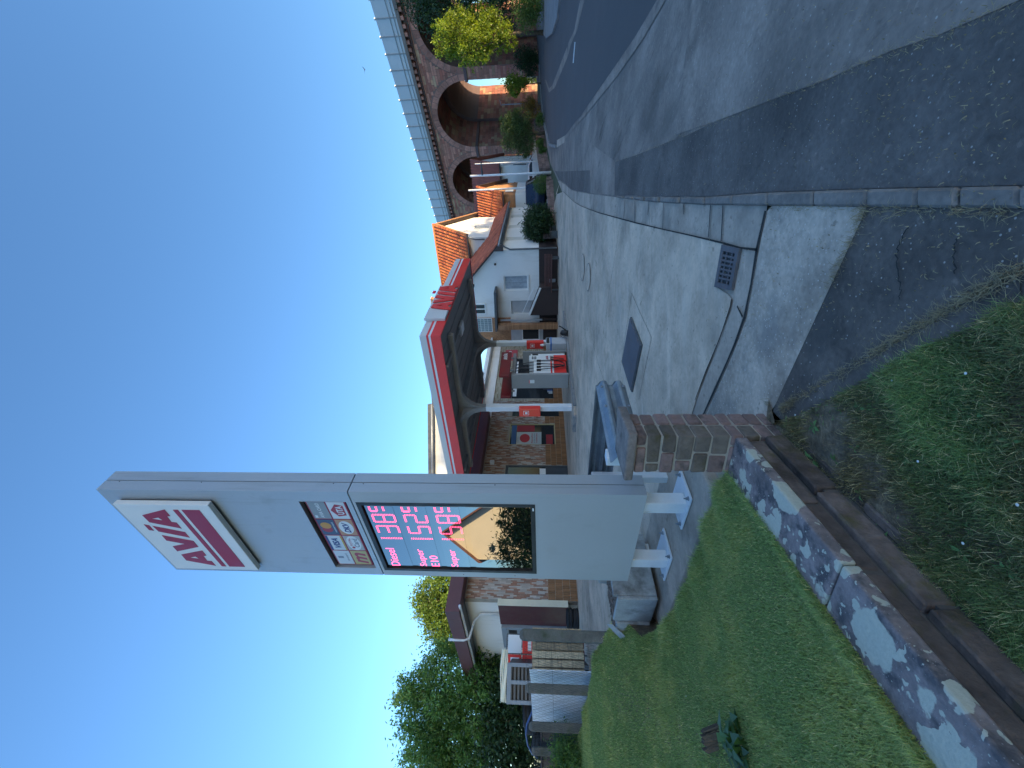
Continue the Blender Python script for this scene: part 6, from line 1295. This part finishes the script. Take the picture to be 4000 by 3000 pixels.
nb = thing('noise_barrier', VF(0, .3, ZC + .8), 'pale translucent noise barrier with posts along the viaduct top', 'noise barrier'); pw = 1.4
for i in range(-33, 25):
    a_ = i * pw; MB().box(VF, a_ - .05, a_ + .05, .25, .37, ZC + .801, ZC + 2.78).build('barrier_post', M['zinc'], nb); MB().box(VF, a_ - .08, a_ + .08, .21, .41, ZC + 2.781, ZC + 2.86).build('post_cap', M['white'], nb)
    MB().box(VF, a_ + .055, a_ + pw - .055, .29, .33, ZC + .82, ZC + 2.74).build('barrier_panel', M['noise_panel'], nb)
for z_ in (1.05, 1.42): MB().box(VF, -33 * pw, 25 * pw, .38, .42, ZC + z_, ZC + z_ + .06).build('barrier_rail', M['zinc'], nb)

# ---- street furniture
def lamp_post(x0, x1, y, lab, r=.07, head=True, wht=False):
    p = PG(x0, y); z1 = PY(x1, y, p[1])[2]; t = thing('street_lamp', p, lab, 'street lamp', 'slim poles along the street')
    MB().tube([p - [0, 0, .2], p + [0, 0, 1.2], [p[0], p[1], z1]], [r * 1.3, r, r * .75], 10).build('pole', M['white_old'], t, smooth=True)
    if head: MB().tube([[p[0], p[1], z1 - .9], [p[0] + .8, p[1] - .4, z1 - .85]], [.07, .04], 8).build('lamp_arm', M['steel_dark'], t, smooth=True)
    return t
lamp_post(2150, 1836, 674, 'tall pale street lamp pole in front of the far white house', .085)
lamp_post(2132, 1855, 628, 'slim street pole nearest the viaduct beside the far gable', .05, False)
lamp_post(2135, 1830, 731, 'bright sunlit pole beside the orange roofed garage', .09, False)
p = PG(2106, 401); t = thing('street_sign', p, 'thin grey traffic sign post near the arch opening', 'sign post'); z1 = PY(1962, 401, p[1])[2]; MB().tube([p, [p[0], p[1], z1]], .045, 8).build('pole', M['zinc'], t, smooth=True); MB().tube([[p[0], p[1], z1], [p[0] - .1, p[1], z1 + .1], [p[0] + .35, p[1] - .2, z1 + .25]], .03, 6).build('arm', M['zinc'], t)
p = PG(2096, 312); t = thing('barrier_post', p + [0, 0, 0], 'red and white striped post in front of the arch', 'post')
for i in range(4): MB().box(rotf(p, .5), -.14, .14, -.03, .03, .15 + i * .2, .15 + i * .2 + .198).build('stripe', M['red'] if i % 2 else M['white'], t)
MB().tube([p - [0, 0, .1], p + [0, 0, 2.4]], .03, 6).build('pole', M['white_old'], t)
p = PG(2098, 285); t = thing('electrical_box', p, 'grey roadside electrical box beside the dark shrub', 'box'); MB().box(rotf(p, .5), -.45, .45, -.2, .2, -.1, 1.05).build('cabinet', M['plaster_grey'], t, bev=.02); MB().box(rotf(p, .5), -.48, .48, -.23, .23, 1.051, 1.1).build('lid', M['plaster_grey'], t, bev=.01)
# cars
def car(F, lab, m, van=False):
    t = thing('parked_car', F(0, 0, 0), lab, 'car', 'cars parked by the far houses'); L, Wd = 4.3, 1.72; h = 1.75 if van else 1.42
    side = [(-L / 2, .35), (-L / 2, .75), (-L / 2 + .12, .92), (-1.1, 1.0), (-.45, h - .06), (-.2, h), (1.3, h), (1.75, 1.02), (L / 2 - .05, .95), (L / 2, .8), (L / 2, .35), (1.75, .22), (-1.7, .22)]
    def sec(w0, inset):
        return [F(x, w0 * (1 - inset * max(0, (z - .95)) / .5), z) for x, z in side]
    n = len(side); A = sec(-Wd / 2, .14); B = sec(Wd / 2, .14); b = MB(); b.add(A + B, [tuple(range(n - 1, -1, -1)), tuple(range(n, 2 * n))] + [(i, (i + 1) % n, n + (i + 1) % n, n + i) for i in range(n)]); b.build('body', m, t, bev=.05, seg=2)
    for s in (-1, 1):
        w_ = s * (Wd / 2 * .985 + .004); P = [F(x, w_ * (1 - .13 * (z - .95) / .5), z) for x, z in ((-.9, 1.03), (-.32, h - .12), (.42, h - .12), (.42, 1.03))]; MB().prism(P, F(0, s * .012, 0) - F(0, 0, 0)).build('side_window', M['glass'], t); P = [F(x, w_ * (1 - .13 * (z - .95) / .5), z) for x, z in ((.5, 1.03), (.5, h - .12), (1.2, h - .12), (1.55, 1.05))]; MB().prism(P, F(0, s * .012, 0) - F(0, 0, 0)).build('side_window', M['glass'], t)
        for x in (-1.35, 1.35):
            b = MB(); ax = (F(0, s, 0) - F(0, 0, 0)); b.lathe(F(x, s * (Wd / 2 - .19), .31), [(.31, 0), (.31, .18), (.27, .2), (.19, .2), (.19, .19)], 20, ax=ax); w = b.build('wheel', M['rubber'], t, smooth=False); b = MB(); b.lathe(F(x, s * (Wd / 2 - .19), .31), [(.185, .185), (.18, .197), (.05, .205)], 14, ax=ax); b.build('rim', M['zinc'], w)
        MB().box(F, -.75, -.62, s * (Wd / 2 + .02) - .06, s * (Wd / 2 + .02) + .06, .98, 1.1).build('mirror', M['black'], t, bev=.02); MB().box(F, -L / 2 - .005, -L / 2 + .1, s * .62 - .14, s * .62 + .14, .62, .76).build('headlight', M['fascia_white'], t, bev=.02)
    P = [F(x, y, z) for x, y, z in ((-1.06, -.68, 1.02), (-1.06, .68, 1.02), (-.5, .6, h - .1), (-.5, -.6, h - .1))]; MB().prism(P, F(-.02, 0, .015) - F(0, 0, 0)).build('windscreen', M['glass'], t); return t
p = PG(2140, 735); p = PY(2120, 745, 31.5); car(Fr((p[0], p[1], gz(p[0], p[1])), -E1, -E2), 'dark blue parked car behind the round clipped bush', M['navy'], True)
p = PY(2115, 655, 37.0); car(Fr((p[0], p[1], gz(p[0], p[1])), E2, -E1), 'white parked car partly hidden behind the lamp pole', M['car_white'])
# ---- neighbour house to the left of the camera, seen only as the reflection in the price display
nD = SN; pD = PS(.9, .02, 2.6)
def refl(x, y, L): 
    d = ray(x, y); t = ((pD - EYE) @ nD) / (d @ nD); p = EYE + d * t; r = d - 2 * (d @ nD) * nD; r = r / np.linalg.norm(r[:2]); return p, r
p0, r0 = refl(1738, 2080, 0); wn_ = np.array([r0[0], r0[1], 0]); wn_ /= np.linalg.norm(wn_); P0 = p0 + wn_ * 31
def rp(x, y): p, r = refl(x, y, 0); t = ((P0 - p) @ wn_) / (r @ wn_); return p + r * t
nh = thing('neighbour_house', [*P0[:2], .5], 'cream gabled neighbour house mirrored in the price display', 'house')
ap, rt, lf = rp(1738, 2080), rp(1905, 1972), rp(1868, 2185); rt[2] = min(rt[2], lf[2] + .0)
pl_ = [lf * [1, 1, 0] + [0, 0, -.5], rt * [1, 1, 0] + [0, 0, -.5], rt, ap, lf]
MB().prism(pl_, wn_ * 9).build('walls', M['plaster_cream'], nh)
for s0, s1, nm in ((ap, rt, 'a'), (ap, lf, 'b')): 
    d_ = (s1 - s0); e_ = s1 + d_ * .12; MB().prism([s0 + UZ * .02, e_ + UZ * .02, e_ + UZ * .26, s0 + UZ * .26], wn_ * 9.8 ).build('roof_slope', pm('reflected_roof', (.2, .09, .055), .8, .2, 2, .2), nh).location = Vector(tuple(-wn_ * .5))
# ================================================================= TREES, SHRUBS, BIRD
def leaves_mesh(name, centres, sig, n, size, m, parent, tint=1.0, seed=0, flat_=0.0, aspect=.5):
    r = np.random.default_rng(seed); nc = len(centres); idx = r.integers(0, nc, n); C = centres[idx] + r.normal(0, 1, (n, 3)) * sig[idx][:, None]
    a = r.normal(0, 1, (n, 3)); a /= np.linalg.norm(a, axis=1)[:, None]; a[:, 2] = a[:, 2] * (1 - flat_) - .25; a /= np.linalg.norm(a, axis=1)[:, None]
    q = r.normal(0, 1, (n, 3)); bb = np.cross(a, q); bb /= np.linalg.norm(bb, axis=1)[:, None]; l = size * r.uniform(.55, 1.25, n)[:, None]
    nn = np.cross(a, bb) * l * .08
    V = np.stack([C - a * l * .5, C + bb * l * aspect * .5 + nn, C + a * l * .5, C - bb * l * aspect * .5 + nn], 1).reshape(-1, 3); Q = np.arange(n * 4).reshape(-1, 4)
    cb = r.uniform(.65, 1.35, nc)[idx][:, None] * r.uniform(.7, 1.3, n)[:, None]; hue = r.uniform(-.12, .12, (n, 1)); cols = cb * np.concatenate([1 + hue, np.ones((n, 1)), 1 - hue], 1) * tint
    return fast_mesh(name, V, Q, m, cols, parent=parent)
def tree(name, label, cat, base, blobs, n, size, m, seed, group=None, trunk_r=.16, ncl=120, crel=.16, shell=.55, multi=0, trunk=True, aspect=.5, flat_=0.):
    base = np.array(base, float); r = np.random.default_rng(seed); t = thing(name, base, label, cat, group)
    vol = np.array([b[1][0] * b[1][1] * b[1][2] for b in blobs]); cs = []; sg = []
    for (c, rad), v in zip(blobs, vol):
        k = max(4, int(ncl * v / vol.sum())); d = r.normal(0, 1, (k, 3)); d /= np.linalg.norm(d, axis=1)[:, None]; u = shell + (1 - shell) * r.uniform(0, 1, (k, 1)) ** .6; u *= r.uniform(.82, 1.1, (k, 1))
        cs.append(np.array(c) + d * u * np.array(rad)); sg.append(np.full(k, crel * min(rad)) * r.uniform(.6, 1.4, k))
    cs = np.concatenate(cs); sg = np.concatenate(sg)
    leaves_mesh('crown', cs, sg, n, size, m, t, 1.0, seed + 1, flat_, aspect)
    if trunk:
        b = MB(); ctr = np.average([q[0] for q in blobs], axis=0, weights=vol); top = ctr * [1, 1, 1]; fork = base + (top - base) * .45
        b.tube([base - [0, 0, .2], base + (fork - base) * .5 + r.normal(0, .04, 3), fork], [trunk_r * 1.25, trunk_r, trunk_r * .85], 9)
        for c, rad in blobs: b.tube([fork, fork + (np.array(c) - fork) * .6 + r.normal(0, .1, 3), np.array(c)], [trunk_r * .7, trunk_r * .45, trunk_r * .2], 6)
        for i in r.choice(len(cs), min(len(cs), 46), replace=False):
            bi = np.argmin([np.linalg.norm(cs[i] - np.array(q[0])) for q in blobs]); c0 = np.array(blobs[bi][0]); b.tube([c0 + (fork - c0) * .25, (c0 + cs[i]) / 2 + r.normal(0, .08, 3), cs[i]], [trunk_r * .22, trunk_r * .13, trunk_r * .05], 4, cap=False)
        b.build('trunk', M['bark'], t, smooth=True)
    return t
def pb(x, y, Y, rx, ry, rz): return (PY(x, y, Y), (rx, ry, rz))
gb = lambda x, y, Y: (lambda p: np.array([p[0], p[1], gz(p[0], p[1])]))(PY(x, y, Y))
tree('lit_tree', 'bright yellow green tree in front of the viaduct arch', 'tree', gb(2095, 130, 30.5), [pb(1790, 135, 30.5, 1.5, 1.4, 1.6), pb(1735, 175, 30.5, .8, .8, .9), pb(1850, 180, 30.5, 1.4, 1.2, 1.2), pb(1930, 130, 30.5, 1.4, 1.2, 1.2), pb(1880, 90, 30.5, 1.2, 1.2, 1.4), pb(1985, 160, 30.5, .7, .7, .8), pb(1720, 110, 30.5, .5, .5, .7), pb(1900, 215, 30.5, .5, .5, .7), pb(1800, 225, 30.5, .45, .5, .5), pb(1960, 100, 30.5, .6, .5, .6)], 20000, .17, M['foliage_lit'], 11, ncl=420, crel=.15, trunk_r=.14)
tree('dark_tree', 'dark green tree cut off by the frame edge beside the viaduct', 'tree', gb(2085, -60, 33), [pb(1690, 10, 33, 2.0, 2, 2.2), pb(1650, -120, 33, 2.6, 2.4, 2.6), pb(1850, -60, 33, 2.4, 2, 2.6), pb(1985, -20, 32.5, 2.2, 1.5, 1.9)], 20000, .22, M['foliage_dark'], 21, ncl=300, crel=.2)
tree('low_shrub', 'sprawling green shrub on the verge below the dark tree', 'shrub', gb(2110, 20, 29), [pb(2060, -10, 29, 2.2, 1, 1.0), pb(2085, 40, 29, 1.0, .8, .5)], 7000, .14, M['foliage'], 25, ncl=120, trunk=False, crel=.25)
tree('dark_shrub', 'dark green shrub beside the roadside electrical box', 'shrub', gb(2100, 240, 39.5), [pb(2050, 225, 39.5, 1.0, .9, 1.1), pb(2075, 255, 39.5, 1.3, .9, .8)], 6000, .14, M['foliage_dark'], 31, ncl=120, trunk=False, crel=.22)
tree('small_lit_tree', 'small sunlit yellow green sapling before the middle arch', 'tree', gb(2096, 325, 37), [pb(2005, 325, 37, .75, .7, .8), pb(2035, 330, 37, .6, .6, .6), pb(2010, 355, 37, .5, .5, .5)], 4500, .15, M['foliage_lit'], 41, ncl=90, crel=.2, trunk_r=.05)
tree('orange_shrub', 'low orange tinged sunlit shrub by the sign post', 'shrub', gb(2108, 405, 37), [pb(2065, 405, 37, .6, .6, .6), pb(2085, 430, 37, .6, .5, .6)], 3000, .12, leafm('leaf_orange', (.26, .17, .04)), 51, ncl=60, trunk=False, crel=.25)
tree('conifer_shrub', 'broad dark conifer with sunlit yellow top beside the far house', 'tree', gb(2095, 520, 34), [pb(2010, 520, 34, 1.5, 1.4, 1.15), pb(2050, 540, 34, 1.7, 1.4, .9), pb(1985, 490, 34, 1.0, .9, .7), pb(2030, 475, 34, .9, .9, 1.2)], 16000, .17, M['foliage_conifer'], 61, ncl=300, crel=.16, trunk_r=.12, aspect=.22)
tree('clipped_bush', 'round clipped light green bush above the garden wall', 'shrub', gb(2150, 720, 28.5), [pb(2115, 720, 28.5, .56, .56, .56)], 6500, .05, M['foliage'], 71, ncl=260, crel=.12, shell=.85, trunk=False)
tree('spiky_bush', 'spiky dark green bush against the white house wall', 'shrub', gb(2150, 872, 26.0), [pb(2105, 872, 26.0, 1.15, .85, .85), pb(2080, 890, 26.0, .7, .6, .6)], 8000, .24, M['foliage_dark'], 81, ncl=220, crel=.2, trunk=False, aspect=.2)
for i, (x, y, s) in enumerate(((2118, 470, .5), (2128, 590, .45), (2118, 560, .4))): tree('garden_plant', ('low flowering plant on the far garden wall', 'leafy plant on the garden wall below the far gable', 'small plant between the garden wall stones')[i], 'plant', gb(2125, y, 33.5), [pb(x - 8, y, 33.2, s, s * .6, s * .6)], 1400, .09, M['foliage'], 90 + i, ncl=40, crel=.3, trunk=False)
tree('rear_tree', 'sunlit round tree behind the maroon roofed garage', 'tree', (PY(2000, 2360, 24)[0], 24, .5), [pb(1690, 2330, 24, 1.3, 1.3, 1.1), pb(1730, 2400, 24, 1.5, 1.4, 1.4), pb(1760, 2290, 24, 1.4, 1.2, 1.0), pb(1790, 2460, 24, 1.4, 1.2, 1.3)], 20000, .17, leafm('leaf_mid', (.13, .21, .035)), 101, ncl=420, crel=.15)
tree('ash_tree', 'large loose leaved green tree at the far left behind the yard', 'tree', (PY(2100, 2760, 17)[0], 17, .6), [pb(1680, 2760, 17, 1.4, 1.4, 1.5), pb(1610, 2700, 17, .8, .9, .9), pb(1760, 2650, 17, 1.5, 1.3, 1.2), pb(1720, 2880, 17, 1.6, 1.4, 1.3), pb(1860, 2830, 17, 1.6, 1.4, 1.2), pb(1660, 2990, 17, 1.3, 1.3, 1.2), pb(1830, 2980, 17, 1.5, 1.3, 1.4), pb(1880, 2640, 17, 1.4, 1.2, 1.0)], 40000, .17, leafm('leaf_ash', (.13, .25, .075)), 111, ncl=520, crel=.17, trunk_r=.14, aspect=.35)
tree('hedge', 'dense dark hedge behind the tyre heap', 'hedge', (PY(2150, 2760, 16)[0], 16.6, .6), [pb(1985, 2560, 18, 1.6, 1, 1.3), pb(1990, 2720, 16.6, 1.6, 1, 1.2), pb(2000, 2880, 16, 1.6, 1, 1.2), pb(2010, 3020, 15.5, 1.6, 1, 1.2), pb(1950, 2620, 18, 1.5, 1, 1)], 16000, .18, M['foliage_dark'], 121, ncl=240, trunk=False, crel=.25, shell=.3)
for i, (x, y, Y) in enumerate(((2210, 2950, 8.3), (2230, 2990, 8.0), (2200, 2890, 8.9))): p = PY(x, y, Y); p[2] = float(lz(p[0], p[1])); tree('fence_weed', ('tall weed beside the leftmost fence post', 'leafy weed at the left frame edge below the fence', 'pale leaved weed between the two left fence posts')[i], 'plant', p, [(p + [0, 0, .3], (.35, .25, .3))], 900, .09, M['foliage'], 130 + i, ncl=40, trunk=False, crel=.35, aspect=.3)
# far greenery seen through the middle arch
tree('far_hedge', 'sunlit green trees seen through the middle arch', 'trees', (52, 66, 1.8), [((52, 66, 4.5), (5, 3, 3.4)), ((46, 70, 3.6), (5, 3, 2.6)), ((58, 62, 5), (5, 3, 3))], 9000, .5, M['foliage'], 141, ncl=160, trunk=False, crel=.25, shell=.3)
# tall tree row added out of view behind the camera to shade the forecourt
ORD = ('first', 'second', 'third', 'fourth', 'fifth', 'sixth', 'seventh', 'eighth', 'ninth', 'tenth', 'eleventh', 'last')
for i, (sv, h_) in enumerate(((-9, 18), (-4.5, 18.5), (0, 18), (4.5, 16.5), (9, 15.5), (13.5, 17.5), (18, 17), (22.5, 16.8), (27, 16.6), (31, 15), (34.5, 12.5), (40.5, 8.5))):
    x, y = 50 * math.sin(SUN_AZ) + math.sin(SUN_AZ - math.pi / 2) * sv * -1 * -1, 50 * math.cos(SUN_AZ) + math.cos(SUN_AZ - math.pi / 2) * sv
    tree('added_shade_tree', ORD[i] + ' tree of the unseen row added behind the camera to shade the forecourt', 'tree', (x, y, gz(x, y)), [((x, y, h_ - 3.4), (2.8, 2.8, 3.2)), ((x + .8, y - .8, h_ * .5), (3.4, 3.4, h_ * .33)), ((x - .5, y + .8, h_ * .40), (3.6, 3.6, h_ * .38)), ((x + 1.2, y + 1.6, h_ * .62), (2.6, 2.6, h_ * .3)), ((x + 1.0, y - 1.0, 3.0), (3.6, 3.6, 2.8))], 8500, .9, M['foliage_dark'], 151 + i, 'added shade tree row', ncl=170, crel=.3, shell=.05, trunk_r=.25)
# dark conifers left of the camera, mirrored in the lower half of the display
for i, (x, y, L, h_) in enumerate(((1950, 2060, 11, 0), (1930, 2150, 13, .3), (1960, 1995, 12, -.1))):
    p_, r_2 = refl(x, y, 0); c = p_ + r_2 * L; tree('side_conifer', ('middle', 'left', 'right')[i] + ' dark shrub mirrored in the lower part of the price display', 'shrub', (c[0], c[1], .6), [((c[0], c[1], c[2] - 1.3), (.9, 1.0, 1.2)), ((c[0] + .3, c[1] + .6, c[2] - 2.0), (1.0, 1.1, 1.2)), ((c[0], c[1], c[2] - .5), (.35, .4, .6))], 5000, .2, M['foliage_conifer'], 171 + i, ncl=90, crel=.25, trunk_r=.06, aspect=.25)
# bird
p = PY(1425, 272, 26); bd = thing('bird', p, 'small dark bird flying above the viaduct', 'bird'); F = rotf(p, .4)
MB().lathe(F(-.09, 0, 0), [(.004, 0), (.022, .05), (.024, .10), (.012, .15), (.004, .18)], 8, ax=F(1, 0, 0) - F(0, 0, 0)).build('body', M['black'], bd, smooth=True)
for s in (-1, 1): MB().prism([F(.03, s * .015, .01), F(.05, s * .1, .06), F(-.03, s * .22, .09), F(-.02, s * .1, .05), F(-.03, s * .015, .01)], (0, 0, .006)).build('wing', M['black'], bd)
MB().prism([F(-.08, -.01, 0), F(-.08, .01, 0), F(-.17, .03, .0), F(-.13, 0, 0), F(-.17, -.03, 0)], (0, 0, .005)).build('tail', M['black'], bd)
